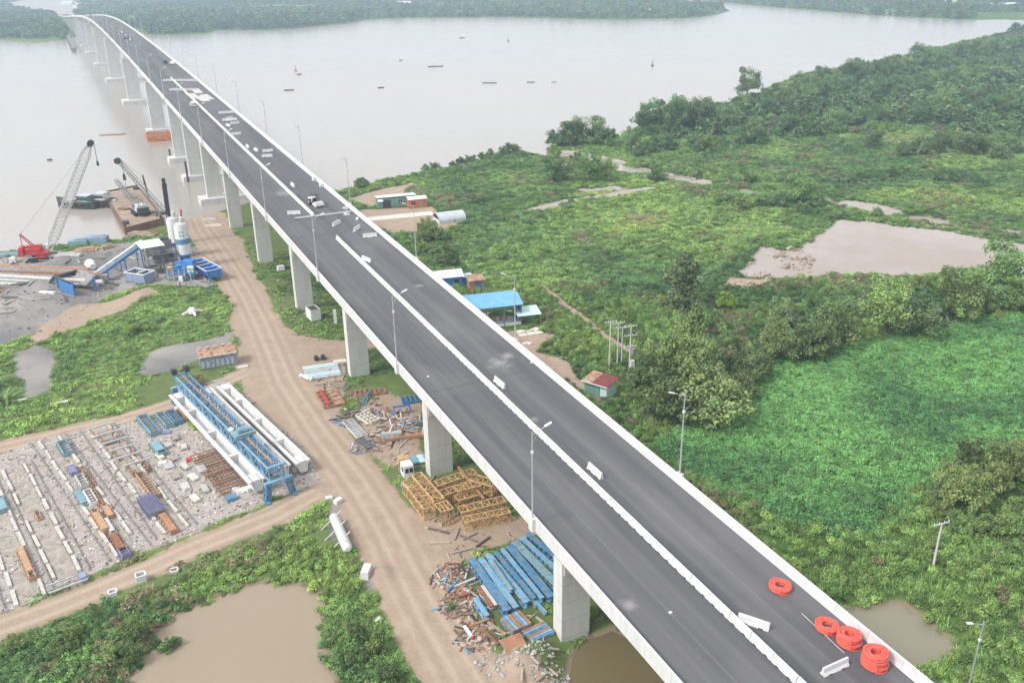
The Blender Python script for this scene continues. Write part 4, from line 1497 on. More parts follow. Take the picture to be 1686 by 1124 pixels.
for i, (q, sc_, lab, c0) in enumerate(FR):
    x, y_ = gp(*q)
    loc = (x, y_, gz(x, y_))
    if i == 0:
        t = fr0
        t.location, t.scale = loc, (sc_,) * 3
        t['label'] = lab
    else:
        t = dup(fr0, loc, random.uniform(0, 6), lab, None, sc_)
    if 'nipa' in lab:
        t['group'] = 'nipa palms'
    t.children[0].color = tuple(v * 1.3 for v in c0) + (1,)
# ================================================================== more materials
M('red_coil', (0.74, 0.12, 0.09), 0.6, 0.2, 3.0, rust=0.3, rustcol=(0.60, 0.17, 0.13))
M('blue_steel', (0.075, 0.24, 0.42), 0.6, 0.3, 1.2, rust=0.45, rustcol=(0.26, 0.25, 0.25))
M('light_blue_steel', (0.16, 0.38, 0.57), 0.6, 0.3, 1.2, rust=0.45, rustcol=(0.36, 0.36, 0.36))
M('plant_blue', (0.05, 0.22, 0.58), 0.5, 0.2, 1.0, rust=0.15)
M('teal_steel', (0.22, 0.36, 0.42), 0.55, 0.2, 1.0, rust=0.3, rustcol=(0.22, 0.21, 0.2))
M('yellow_steel', (0.70, 0.48, 0.20), 0.6, 0.3, 1.0, rust=0.75, rustcol=(0.46, 0.28, 0.17))
M('orange_form', (0.50, 0.30, 0.17), 0.7, 0.25, 1.0, rust=0.6, rustcol=(0.42, 0.27, 0.19))
M('rust', (0.26, 0.13, 0.075), 0.85, 0.35, 1.5)
M('rust_light', (0.40, 0.21, 0.13), 0.85, 0.3, 1.2)
M('purple_panel', (0.22, 0.22, 0.37), 0.6, 0.3, 2.0)
M('crane_red', (0.55, 0.055, 0.06), 0.5, 0.2, 1.0, rust=0.25, rustcol=(0.2, 0.06, 0.05))
M('grey_steel', (0.24, 0.245, 0.25), 0.55, 0.25, 1.2, rust=0.3)
M('pale_steel', (0.55, 0.55, 0.54), 0.5, 0.15, 1.2, rust=0.2, rustcol=(0.4, 0.34, 0.3))
M('hull_brown', (0.20, 0.115, 0.085), 0.75, 0.3, 0.5, rust=0.4)
M('hull_dark', (0.06, 0.07, 0.075), 0.6, 0.3, 0.8, rust=0.2)
M('deck_mud', (0.33, 0.255, 0.20), 0.9, 0.3, 0.4)
M('hull_orange', (0.55, 0.20, 0.07), 0.7, 0.25, 0.6, rust=0.4)
M('boat_green', (0.18, 0.34, 0.30), 0.6, 0.2, 1.0)
M('roof_blue', (0.18, 0.44, 0.68), 0.5, 0.12, 0.5, rust=0.2, rustcol=(0.28, 0.48, 0.64))
M('wall_blue', (0.06, 0.20, 0.45), 0.55, 0.15, 0.6)
M('roof_white', (0.72, 0.74, 0.76), 0.45, 0.08, 0.5)
M('roof_cyan', (0.55, 0.73, 0.76), 0.45, 0.1, 0.5)
M('roof_red', (0.20, 0.05, 0.045), 0.65, 0.25, 0.8)
M('roof_rust', (0.42, 0.27, 0.20), 0.8, 0.3, 0.9, rust=0.45)
M('roof_grey', (0.50, 0.55, 0.57), 0.5, 0.12, 0.6, rust=0.15)
M('wall_green', (0.16, 0.30, 0.25), 0.7, 0.2, 0.8)
M('wall_cyan', (0.55, 0.70, 0.68), 0.7, 0.12, 0.8)
M('wall_brick', (0.45, 0.16, 0.11), 0.8, 0.2, 2.0)
M('wall_brown', (0.36, 0.20, 0.13), 0.8, 0.25, 1.2)
M('wall_cream', (0.66, 0.62, 0.54), 0.8, 0.1, 0.8)
M('wall_white', (0.74, 0.73, 0.71), 0.75, 0.08, 0.8)
M('tin_blue', (0.25, 0.32, 0.44), 0.55, 0.2, 1.0, rust=0.15, rustcol=(0.45, 0.45, 0.46))
M('wood', (0.36, 0.27, 0.19), 0.85, 0.25, 2.0)
M('roof_tile_red', (0.40, 0.16, 0.11), 0.8, 0.2, 0.8)
M('tarp', (0.52, 0.515, 0.48), 0.8, 0.1, 0.5)
M('rubble_stone', (0.44, 0.43, 0.42), 0.9, 0.25, 2.0)
M('car_white', (0.76, 0.76, 0.77), 0.3, 0.04)
M('car_dark', (0.04, 0.045, 0.06), 0.3, 0.1)
M('pile_grey', (0.27, 0.265, 0.27), 0.7, 0.2, 0.6, rust=0.3)

def at(x, y, up=0.0):
    p = gp(x, y)
    return Vector((p[0], p[1], gz(*p) + up))

def part(t, name, mat, fn, kind=None, smooth=False):
    m = MB()
    fn(m)
    return m.build(name, mat, t, smooth=smooth, kind=kind)

# ================================================================== on the carriageway
def loose_barrier(q, label, yaw=None, to=None, group='loose barrier units on the deck'):
    s, v = on_deck(*q)
    if to is not None:
        s2, v2 = on_deck(*to)
        a, b_ = BP(s, v), BP(s2, v2)
        s, v = (s + s2) / 2, (v + v2) / 2
        yaw = math.atan2(b_.y - a.y, b_.x - a.x)
    o = bpy.data.objects.new('concrete_barrier', bar_me)
    col.objects.link(o)
    put_segment(o, s, v, yaw)
    return tag(o, label, 'barrier', group)
loose_barrier((1217, 1020), 'white concrete barrier unit lying askew beside the median, nearest the red coils', to=(1264, 1036))
loose_barrier((1352, 1112), 'white concrete barrier unit set crosswise at the end of the thin rod', to=(1396, 1092))
loose_barrier((970, 770), 'white barrier unit alone by the median, between the two nearest left lamps', to=(990, 788))
loose_barrier((814, 626), 'white barrier unit alone by the median, beside the dusty asphalt stain', to=(832, 641))
loose_barrier((595, 426), 'white barrier unit nudging the median just below the gap', to=(612, 433))
loose_barrier((598, 391), 'white barrier unit closest to the right parapet below the cross rail', to=(620, 389))
loose_barrier((581, 383), 'white barrier unit turned slantwise, middle of three below the cross rail', to=(594, 374))
loose_barrier((546, 374), 'white barrier unit at the median end, left of three below the cross rail', to=(562, 366))
loose_barrier((473, 353), 'white barrier unit lying crosswise left of the cross rail', to=(495, 352))
loose_barrier((478, 303), 'white barrier unit alone on the right lanes behind the road roller', to=(487, 310))
for q, q2, lab in (((431, 251), (451, 249), 'upper of the two long parallel barrier units on the right lanes'), ((431, 259), (449, 258), 'lower of the two long parallel barrier units on the right lanes'),
                   ((417, 246), (427, 251), 'short white barrier unit left of the parallel pair'), ((405, 241), (411, 245), 'barrier unit touching the median, left of the parallel pair')):
    loose_barrier(q, 'white ' + lab if not lab.startswith('short') else lab, to=q2)
for i, (x, y) in enumerate(((374, 199), (378, 196), (383, 198), (387, 204), (376, 208), (389, 222))):
    loose_barrier((x, y), f'white barrier unit in the loose cluster halfway along the right lanes, {ORD[i]} of five' if i < 5 else 'white barrier unit lying alone just below the loose cluster', yaw=random.uniform(0, 3))
for i in range(5):
    loose_barrier((367 + 5 * i, 187 - 0.4 * i), f'barrier unit in the short row above the loose cluster, {ORD[i]} from left', yaw=BYAW + math.pi / 2)
for i in range(6):
    loose_barrier((274 + 10 * i, 133.5), f'white barrier unit in the farther row across the deck, {ORD[i]} from left', yaw=BYAW + math.pi / 2, group='barrier rows across the deck')
for i in range(5):
    loose_barrier((285 + 9 * i, 149), f'white barrier unit in the nearer row across the deck, {ORD[i]} from left', yaw=BYAW + math.pi / 2, group='barrier rows across the deck')

# red conduit coils
def coil_mesh():
    mb = MB()
    r_ = random.Random(5)
    nseg, nt = 40, 6
    for lay in range(4):
        for ring in range(5):
            R = 0.52 + 0.125 * ring + r_.uniform(-0.02, 0.02)
            z0 = 0.07 + 0.125 * lay + r_.uniform(-0.02, 0.02)
            ph, wob = r_.uniform(0, 6.28), r_.uniform(0.01, 0.04)
            k0 = len(mb.v)
            for i in range(nseg):
                t = 2 * math.pi * i / nseg
                rr = R + wob * math.sin(2 * t + ph)
                zz = z0 + wob * math.sin(3 * t + ph)
                for j in range(nt):
                    a = 2 * math.pi * j / nt
                    q = 0.068 + (0.008 if i % 2 else 0)
                    mb.v.append(((rr + q * math.cos(a)) * math.cos(t), (rr + q * math.cos(a)) * math.sin(t), zz + q * math.sin(a)))
            for i in range(nseg):
                for j in range(nt):
                    mb.f.append((k0 + i * nt + j, k0 + ((i + 1) % nseg) * nt + j, k0 + ((i + 1) % nseg) * nt + (j + 1) % nt, k0 + i * nt + (j + 1) % nt))
    return mb
coil0 = None
for q, n_, lab in (((1284, 968), 1, 'red plastic conduit coil lying alone by the right parapet'), ((1361, 1034), 1, 'red conduit coil lying flat left of the stacked ones'),
                   ((1397, 1057), 2, 'red conduit coil, {} of the stack of two by the parapet'), ((1438, 1093), 3, 'red conduit coil, {} of the nearest stack of three')):
    s, v = on_deck(*q)
    for k in range(n_):
        nm = lab.format({1: [''], 2: ['lower', 'upper'], 3: ['bottom one', 'middle one', 'top one']}[n_][k])
        if coil0 is None:
            o = coil_mesh().build('conduit_coil', 'red_coil', smooth=True)
            coil0 = o
            for a in (0.4, 2.5, 4.6):
                part(o, 'binding_strap', 'red_coil', lambda m: m.box(math.cos(a) * 0.77, math.sin(a) * 0.77, 0.0, 0.72, 0.05, 0.56, a))
        else:
            o = coil0.copy(); col.objects.link(o)
            for ch in coil0.children:
                c = ch.copy(); col.objects.link(c); c.parent = o
        o.location = BP(s + random.uniform(-.05, .05), v + random.uniform(-.05, .05), 0.01 + k * 0.50)
        o.rotation_euler = (0, -bpitch(s), BYAW + k * 2.1)
        sc_ = 1.0 + 0.04 * (n_ - 1) - 0.04 * k
        o.scale = (sc_, sc_, 1)
        tag(o, nm, 'conduit coil', 'red conduit coils')
a, b_ = on_deck(1320, 1010), on_deck(1390, 1075)
pa, pb = BP(a[0], a[1], 0.05), BP(b_[0], b_[1], 0.05)
o = MB().tube((0, 0, 0), pb - pa, 0.035, 6).build('steel_rod', 'pale_steel', loc=pa)
tag(o, 'long thin pale rod lying on the asphalt beside the red coils', 'rod')

# the low rail across the deck, with scraps by its ends
a, b_ = on_deck(486, 362), on_deck(578, 351)
rail = thing('cross_rail', 'low white rail laid across the carriageway at the median gap', 'rail', BP(a[0], a[1]))
d = BP(b_[0], b_[1]) - BP(a[0], a[1])
rail.rotation_euler = (0, 0, math.atan2(d.y, d.x))
Lr = d.to_2d().length
part(rail, 'beam', 'white_paint', lambda m: m.bar((0, 0, 0.42), (Lr, 0, 0.42 + d.z), 0.12, 0.3))
part(rail, 'foot', 'grey_steel', lambda m: [m.box(Lr * k, 0, d.z * k, 0.5, 0.5, 0.4) for k in (0.01, 0.99)])
for i, (q, lab) in enumerate((((571, 343), 'pale scrap heap against the right parapet above the cross rail'), ((573, 354), 'pale scrap heap by the right end of the cross rail'), ((588, 361), 'small white sack by the right parapet below the cross rail'))):
    s, v = on_deck(*q)
    m = MB()
    for k in range(5 if i < 2 else 1):
        m.box(random.uniform(-1, 1) * (i < 2), random.uniform(-.5, .5) * (i < 2), 0, random.uniform(.5, 1.4), random.uniform(.3, .6), random.uniform(.15, .45), random.uniform(0, 3), 0.8)
    o = m.build('scrap_heap' if i < 2 else 'white_sack', 'pale_steel' if i < 2 else 'white_paint', loc=BP(s, v, 0.01), rot=(0, -bpitch(s), BYAW))
    tag(o, lab, 'scrap' if i < 2 else 'sack')
for i, (q, lab) in enumerate((((517, 297), 'white block on the right parapet behind the roller'), ((531, 307), 'white block on the right parapet, nearer of two'))):
    s, v = on_deck(*q)
    o = MB().box(0, 0, 0, 1.2, 0.8, 0.8, 0, 0.8).build('parapet_block', 'white_concrete', loc=BP(s, VR - 0.95, 0.01), rot=(0, 0, BYAW))
    tag(o, lab, 'block')
# pale sheets spread on the right lanes
for i, (q, lab) in enumerate((((324, 150), 'upper left of four pale sheets spread on the deck'), ((340, 160), 'right of four pale sheets spread on the deck'), ((318, 158), 'lower left of four pale sheets spread on the deck'), ((332, 163), 'lower middle of four pale sheets spread on the deck'))):
    s, v = on_deck(*q)
    o = MB().box(0, 0, 0, 13, 3.2, 0.05).build('plastic_sheet', 'tarp', loc=BP(s, v, 0.03), rot=(0, -bpitch(s), BYAW + 0.05 * i))
    tag(o, lab, 'sheet', 'pale sheets on the deck')

# vehicles
def wheel(t, x, y, r=0.34, w=0.24):
    o = part(t, 'wheel', 'black_rubber', lambda m: m.tube((x, y - w / 2, r), (x, y + w / 2, r), r, 12))
    part(o, 'hub', 'pale_steel', lambda m: m.tube((x, y - w / 2 - 0.01, r), (x, y + w / 2 + 0.01, r), r * 0.5, 8))
def car(label, q, paint, yaw=0.0, pickup=False):
    s, v = on_deck(*q)
    t = thing('car' if not pickup else 'pickup_truck', label, 'car' if not pickup else 'truck', BP(s, v, 0.01), 0)
    t.rotation_euler = (0, -bpitch(s), BYAW + yaw)
    part(t, 'body', paint, lambda m: (m.extr([(-0.88, 0.25), (0.88, 0.25), (0.9, 0.6), (0.82, 0.85), (-0.82, 0.85), (-0.9, 0.6)], -2.2, 2.2)))
    if pickup:
        part(t, 'cabin', paint, lambda m: m.box(0.7, 0, 0.84, 1.9, 1.6, 0.75, 0, 0.82))
        part(t, 'cargo_bed', 'grey_steel', lambda m: [m.box(-1.2, y_, 0.85, 1.9, 0.06, 0.4) for y_ in (-0.8, 0.8)] + [m.box(-2.1, 0, 0.85, 0.06, 1.54, 0.4)])
        part(t, 'window', 'glass_dark', lambda m: m.box(0.7, 0, 0.98, 1.72, 1.62, 0.42, 0, 0.86))
    else:
        part(t, 'cabin', paint, lambda m: m.box(-0.2, 0, 0.84, 2.6, 1.55, 0.62, 0, 0.72))
        part(t, 'window', 'glass_dark', lambda m: m.box(-0.2, 0, 0.9, 2.42, 1.56, 0.4, 0, 0.78))
    for x in (-1.35, 1.4):
        for y_ in (-0.8, 0.8):
            wheel(t, x, y_)
    for y_ in (-0.6, 0.6):
        part(t, 'headlight', 'lamp_white', lambda m: m.box(2.19, y_, 0.55, 0.06, 0.3, 0.16))
    return t
car('white pickup with dark cabin on the left lanes beside the pale sheets', (318, 175), 'car_white', 0.0, True)
car('white car on the far deck close to the right parapet', (284, 106), 'car_white', 0.1)
car('dark car left of the white car on the far deck', (272, 104), 'car_dark', 0.0)
car('small dark vehicle at the crest of the bridge', (149, 28), 'car_dark', 0.0)
def machine(name, label, q, yaw, paver=False):
    s, v = on_deck(*q)
    t = thing(name, label, 'roller' if not paver else 'paver', BP(s, v, 0.01), 0)
    t.rotation_euler = (0, -bpitch(s), BYAW + yaw)
    if not paver:
        part(t, 'drum', 'pale_steel', lambda m: m.tube((-2.0, -0.95, 0.7), (-2.0, 0.95, 0.7), 0.7, 18))
        part(t, 'drum_frame', 'white_paint', lambda m: [m.bar((-2.9, y_, 0.75), (-0.9, y_, 0.75), 0.12, 0.4) for y_ in (-1.05, 1.05)] + [m.bar((-2.9, -1.05, 0.75), (-2.9, 1.05, 0.75), 0.12, 0.4)])
        part(t, 'hood', 'white_paint', lambda m: m.box(1.5, 0, 0.7, 2.0, 1.5, 0.9, 0, 0.85))
        part(t, 'chassis', 'dark_steel', lambda m: m.box(0.4, 0, 0.5, 2.8, 1.3, 0.5))
        part(t, 'seat', 'black_rubber', lambda m: m.box(0.1, 0, 1.0, 0.6, 0.6, 0.7))
        part(t, 'canopy_post', 'dark_steel', lambda m: [m.bar((x, y_, 1.0), (x, y_, 2.6), 0.08) for x in (-0.6, 0.7) for y_ in (-0.7, 0.7)])
        part(t, 'canopy', 'dark_steel', lambda m: m.box(0.05, 0, 2.6, 1.9, 1.8, 0.12, 0, 0.9))
        for y_ in (-0.75, 0.75):
            wheel(t, 1.4, y_, 0.7, 0.5)
    else:
        part(t, 'hopper', 'dark_steel', lambda m: [m.box(1.8, y_, 0.5, 2.0, 0.1, 0.9) for y_ in (-1.3, 1.3)] + [m.box(1.8, 0, 0.5, 2.0, 2.6, 0.1)])
        part(t, 'engine', 'grey_steel', lambda m: m.box(-0.2, 0, 0.5, 2.0, 2.3, 1.3, 0, 0.92))
        part(t, 'screed', 'dark_steel', lambda m: m.box(-2.2, 0, 0.1, 0.9, 5.0, 0.5))
        part(t, 'canopy', 'dark_steel', lambda m: m.box(-0.9, 0, 2.7, 2.4, 2.4, 0.12))
        part(t, 'canopy_post', 'dark_steel', lambda m: [m.bar((x, y_, 1.5), (x, y_, 2.7), 0.09) for x in (-1.9, 0.1) for y_ in (-1, 1)])
        part(t, 'track', 'black_rubber', lambda m: [m.box(0, y_, 0, 3.0, 0.4, 0.6) for y_ in (-0.9, 0.9)])
machine('road_roller', 'white road roller with dark canopy standing above the median gap', (519, 338), 0.15)
machine('asphalt_paver', 'dark road machine left of the far barrier pieces near the crest', (209, 64), 0.0, True)
# small refuse that dots the carriageway
for i, q in enumerate(((1104, 1008), (670, 617), (705, 620), (875, 597))):
    s, v = on_deck(*q)
    o = MB().box(0, 0, 0, 0.35, 0.25, 0.12, 0.5, 0.6).build('litter_scrap', 'white_paint', loc=BP(s, v, 0.01))
    tag(o, ['white scrap on the left lanes near the bottom', 'left of two pale scraps on the left lanes', 'right of two pale scraps on the left lanes', 'pale rag on the asphalt at the right parapet'][i], 'litter')

# ================================================================== sheds and poles right of the bridge
def gable(t, w, d, h, rise, roof, over=0.3, th=0.08, name='roof', y0=0.0):
    """ridge along local x, footprint w x d"""
    def fn(m):
        for sgn in (-1, 1):
            m.hexa([(-w / 2 - over, 0, h + rise), (w / 2 + over, 0, h + rise), (w / 2 + over, sgn * (d / 2 + over), h - over * rise / (d / 2)), (-w / 2 - over, sgn * (d / 2 + over), h - over * rise / (d / 2)),
                    (-w / 2 - over, 0, h + rise + th), (w / 2 + over, 0, h + rise + th), (w / 2 + over, sgn * (d / 2 + over), h - over * rise / (d / 2) + th), (-w / 2 - over, sgn * (d / 2 + over), h - over * rise / (d / 2) + th)])
    r_ = part(t, name, roof, fn)
    return r_
def ribs(parent, w, d, h, rise, mat, n_, over=0.3):
    def fn(m):
        for i in range(n_ + 1):
            x = -w / 2 - over + (w + 2 * over) * i / n_
            for sgn in (-1, 1):
                m.bar((x, 0, h + rise + 0.1), (x, sgn * (d / 2 + over), h - over * rise / (d / 2) + 0.1), 0.07, 0.05)
    return part(parent, 'roof_rib', mat, fn)
def wallbox(m, w, d, h, t_=0.1):
    m.box(0, -d / 2, 0, w, t_, h); m.box(0, d / 2, 0, w, t_, h)
    m.box(-w / 2, 0, 0, t_, d - t_, h); m.box(w / 2, 0, 0, t_, d - t_, h)

# blue-roofed open shed
c = at(808, 527)
ya = head(gp(790, 545), gp(850, 538))
t = thing('open_shed', 'open shed with bright blue gable roof beside the right parapet', 'shed', c, ya)
gable(t, 11.2, 8.6, 4.4, 1.1, 'roof_blue')
ribs(t, 11.2, 8.6, 4.4, 1.1, 'roof_blue', 18)
for x in (-5.6, -1.9, 1.9, 5.6):
    for y_ in (-4.1, 4.1):
        part(t, 'post', 'grey_steel', lambda m: m.box(x, y_, -0.2, 0.2, 0.2, 4.4))
part(t, 'wall', 'wall_blue', lambda m: m.box(5.7, -1.4, 0, 0.1, 5.4, 3.9))
part(t, 'end_wall', 'wall_blue', lambda m: m.box(-5.7, 0, 0, 0.1, 8.0, 3.9))
part(t, 'floor', 'pale_concrete', lambda m: m.box(0, 0, -0.3, 11.2, 8.2, 0.36))
part(t, 'workbench', 'wood', lambda m: [m.box(2.5 * k, -1.0, 0.06, 1.6, 0.8, 0.9) for k in (-1, 0, 1)])
t = thing('lean_to', 'pale green lean-to roof behind the blue-roofed shed', 'lean-to', at(868, 530), ya)
part(t, 'roof', 'roof_cyan', lambda m: m.hexa([(-2.6, -2, 2.2), (2.6, -2, 2.2), (2.6, 2, 2.8), (-2.6, 2, 2.8), (-2.6, -2, 2.28), (2.6, -2, 2.28), (2.6, 2, 2.88), (-2.6, 2, 2.88)]))
for x in (-2.4, 2.4):
    for y_ in (-1.8, 1.8):
        part(t, 'post', 'wood', lambda m: m.box(x, y_, -0.1, 0.12, 0.12, 2.3))
t = thing('broken_concrete', 'pinkish broken concrete slab in front of the lean-to', 'slab', at(872, 548), 0.3)
for k in range(6):
    part(t, 'fragment', 'wall_cream', lambda m: m.box((k % 3 - 1) * 1.7, (k // 3 - 0.5) * 1.6, -0.1, 1.5, 1.4, 0.3 + 0.05 * k, 0.1 * k))
# brown shed with a blue door
t = thing('small_shed', 'small brown shed with a blue door left of the blue-roofed shed', 'shed', at(783, 476), ya)
part(t, 'wall', 'wall_brown', lambda m: wallbox(m, 3.4, 3.0, 2.7))
part(t, 'roof', 'roof_rust', lambda m: m.hexa([(-2, -1.9, 2.7), (2, -1.9, 2.7), (2, 1.9, 3.1), (-2, 1.9, 3.1), (-2, -1.9, 2.78), (2, -1.9, 2.78), (2, 1.9, 3.18), (-2, 1.9, 3.18)]))
part(t, 'door', 'wall_blue', lambda m: m.box(0.4, -1.56, 0.02, 1.2, 0.08, 2.2))
# white-roofed hut
t = thing('hut', 'white-roofed hut half hidden behind the right parapet', 'hut', at(735, 468), ya)
part(t, 'wall', 'wall_blue', lambda m: wallbox(m, 7.0, 4.6, 2.6))
gable(t, 7.0, 4.6, 2.6, 1.0, 'roof_white')
part(t, 'annex', 'wall_blue', lambda m: m.box(4.6, -0.6, 0, 2.2, 2.4, 2.0))
part(t, 'annex_roof', 'roof_cyan', lambda m: m.box(4.7, -0.6, 2.0, 2.8, 3.0, 0.1))
part(t, 'window', 'glass_dark', lambda m: m.box(2.0, -2.36, 1.0, 1.0, 0.06, 0.9))
# house group by the river bank
yh = head(gp(618, 343), gp(704, 335))
t = thing('green_house', 'long green house with white tin roof by the river bank', 'house', at(652, 338), yh)
part(t, 'wall', 'wall_green', lambda m: wallbox(m, 12.0, 4.0, 2.9))
part(t, 'roof', 'roof_white', lambda m: m.hexa([(-6.3, -2.2, 3.2), (6.3, -2.2, 3.2), (6.3, 2.3, 2.9), (-6.3, 2.3, 2.9), (-6.3, -2.2, 3.3), (6.3, -2.2, 3.3), (6.3, 2.3, 3.0), (-6.3, 2.3, 3.0)]))
part(t, 'roof_rib', 'roof_white', lambda m: [m.bar((-6.2 + k * 0.82, -2.2, 3.33), (-6.2 + k * 0.82, 2.3, 3.03), 0.06) for k in range(16)])
part(t, 'door', 'dark_steel', lambda m: m.box(-3.2, -2.06, 0.02, 2.6, 0.08, 2.3))
part(t, 'awning', 'roof_white', lambda m: m.hexa([(-6.2, -3.6, 2.3), (-4.6, -3.6, 2.3), (-4.6, -2.1, 2.7), (-6.2, -2.1, 2.7), (-6.2, -3.6, 2.37), (-4.6, -3.6, 2.37), (-4.6, -2.1, 2.77), (-6.2, -2.1, 2.77)]))
for x in (1.0, 4.0):
    w_ = part(t, 'window', 'glass_dark', lambda m: m.box(x, -2.06, 1.0, 1.4, 0.06, 1.1))
    part(w_, 'window_frame', 'wall_white', lambda m: [m.box(x + dx, -2.1, 0.95, 0.08, 0.06, 1.2) for dx in (-0.72, 0, 0.72)])
t = thing('brick_house', 'red brick house with a white roof joined to the green house', 'house', at(686, 340), yh)
part(t, 'wall', 'wall_brick', lambda m: wallbox(m, 5.6, 4.0, 2.8))
gable(t, 5.6, 4.0, 2.8, 0.5, 'roof_white')
part(t, 'door', 'wood', lambda m: m.box(1.0, -2.06, 0.02, 1.0, 0.06, 2.1))
part(t, 'window', 'glass_dark', lambda m: m.box(-1.4, -2.06, 1.0, 1.2, 0.06, 1.0))
t = thing('yard_paving', 'pale concrete yard in front of the green house', 'slab', at(660, 356), yh)
for k in range(5):
    part(t, 'panel', 'wall_cream', lambda m: m.box(-8 + 4 * k, 0, -0.1, 3.9, 4.5, 0.25))
t = thing('barn', 'barn with a rounded silver roof below the brick house', 'barn', at(740, 364), ya + 0.15)
def arch(m, w, L, h, th):
    n_ = 10
    o_, i_ = [], []
    for k in range(n_ + 1):
        a = math.pi * k / n_
        o_.append((math.cos(a) * w / 2, 1.0 + math.sin(a) * h))
        i_.append((math.cos(a) * (w / 2 - th), 1.0 + math.sin(a) * (h - th)))
    for k in range(n_):
        m.extr([o_[k], o_[k + 1], i_[k + 1], i_[k]], -L / 2, L / 2)
part(t, 'roof', 'roof_grey', lambda m: arch(m, 5.6, 8.5, 1.9, 0.1))
for y_ in (-2.72, 2.72):
    part(t, 'wall', 'roof_grey', lambda m: m.box(0, y_, -0.1, 8.3, 0.1, 1.15))
part(t, 'doorway', 'dark_steel', lambda m: m.box(4.0, -0.8, 0, 0.1, 2.0, 2.1))
for x in (-4.1, 4.2):
    part(t, 'end_wall', 'roof_white', lambda m: m.box(x, 0, -0.1, 0.1, 5.3, 1.4))
# hut with a red roof
t = thing('tin_hut', 'pale cyan hut with a patchy red roof below the power poles', 'hut', at(988, 646), head(gp(965, 640), gp(1005, 652)))
part(t, 'wall', 'wall_cyan', lambda m: (m.box(2.3, 0, 0, 0.1, 3.2, 2.7), m.box(0, 1.6, 0, 4.6, 0.1, 2.7), m.box(-2.3, 0, 0, 0.1, 3.2, 2.5), m.box(1.6, -1.6, 0, 1.3, 0.1, 2.5)))
part(t, 'panel', 'wall_green', lambda m: m.box(-0.7, -1.55, 0, 3.0, 0.08, 2.2))
part(t, 'roof', 'roof_rust', lambda m: m.hexa([(-2.7, -2.1, 2.6), (-0.6, -2.1, 2.6), (-0.6, 2.0, 3.0), (-2.7, 2.0, 3.0), (-2.7, -2.1, 2.68), (-0.6, -2.1, 2.68), (-0.6, 2.0, 3.08), (-2.7, 2.0, 3.08)]))
part(t, 'roof', 'roof_red', lambda m: m.hexa([(-0.6, -2.1, 2.62), (2.7, -2.1, 2.62), (2.7, 2.0, 3.02), (-0.6, 2.0, 3.02), (-0.6, -2.1, 2.72), (2.7, -2.1, 2.72), (2.7, 2.0, 3.12), (-0.6, 2.0, 3.12)]))
part(t, 'roof_edge', 'roof_white', lambda m: m.box(0.0, -2.15, 2.55, 5.4, 0.12, 0.16))
t = thing('wooden_step', 'wooden boards on the ground at the foot of the cyan hut', 'boards', at(978, 658), 0.6)
for k in range(3):
    part(t, 'board', 'wood', lambda m: m.box(0, -0.5 + 0.5 * k, 0, 3.2, 0.4, 0.15 + 0.08 * k))
# concrete power poles
def power_pole(label, q, h, arms, yaw, transformer=False):
    p = at(*q)
    t = thing('power_pole', label, 'power pole', p, yaw, 'power poles')
    part(t, 'pole', 'concrete', lambda m: m.tube((0, 0, -0.3), (0, 0, h), 0.16, 8, 0.10))
    for k, z_ in enumerate(arms):
        a_ = part(t, 'crossarm', 'pale_steel', lambda m: m.bar((-1.2, 0, z_), (1.2, 0, z_), 0.12, 0.12))
        part(a_, 'insulator', 'lamp_white', lambda m: [m.tube((x, 0, z_ + 0.06), (x, 0, z_ + 0.32), 0.05, 6) for x in (-1.1, -0.4, 0.4, 1.1)])
    if transformer:
        part(t, 'transformer', 'grey_steel', lambda m: (m.tube((0.5, 0.35, 3.6), (0.5, 0.35, 4.9), 0.45, 10), m.tube((0.5, -0.35, 3.6), (0.5, -0.35, 4.9), 0.45, 10)))
        part(t, 'meter_box', 'white_paint', lambda m: m.box(0.45, -0.2, 1.2, 0.7, 0.5, 1.3))
    return p + Vector((0, 0, h))
tops = [power_pole('concrete power pole with a wide crossarm, left of the pole cluster', (1003, 607), 9.6, (9.4,), 0.25),
        power_pole('concrete power pole with stacked crossarms in the middle of the pole cluster', (1016, 604), 9.0, (8.9, 8.0), 0.25),
        power_pole('thin concrete power pole behind the transformer pole', (1023, 600), 7.5, (7.4,), 0.25),
        power_pole('concrete power pole carrying grey transformers and a white meter box', (1036, 612), 9.4, (9.2, 7.4, 5.2), 0.25, True)]
lone = power_pole('lone concrete power pole with a white crossarm at lower right', (1535, 938), 6.8, (6.7,), 0.35)
# street lamp standing on the ground at the corner of the frame
p = at(1590, 1150)
t = dup(lamp0, p, math.radians(200), 'street lamp at the bottom right corner with a pale head', 'street lamps beside the bridge')
t.scale = (1, 1, 0.92)
# sacks and scraps by the sheds
for i, (q, lab) in enumerate((((914, 562), 'white bag left in the weeds behind the lean-to'), ((925, 568), 'white scrap in the weeds right of the bag'), ((832, 480), 'white roof sheet lying on the grass above the blue shed'), ((868, 566), 'white plank on the dirt by the parapet lamp'))):
    m = MB()
    for k in range(3):
        m.box(k * 0.6 - 0.6, 0.3 * (k % 2), 0, 0.9 if i != 2 else 1.6, 0.5, 0.25, 0.4 * k, 0.75)
    tag(m.build('scrap', 'white_paint', loc=at(*q)), lab, 'scrap')
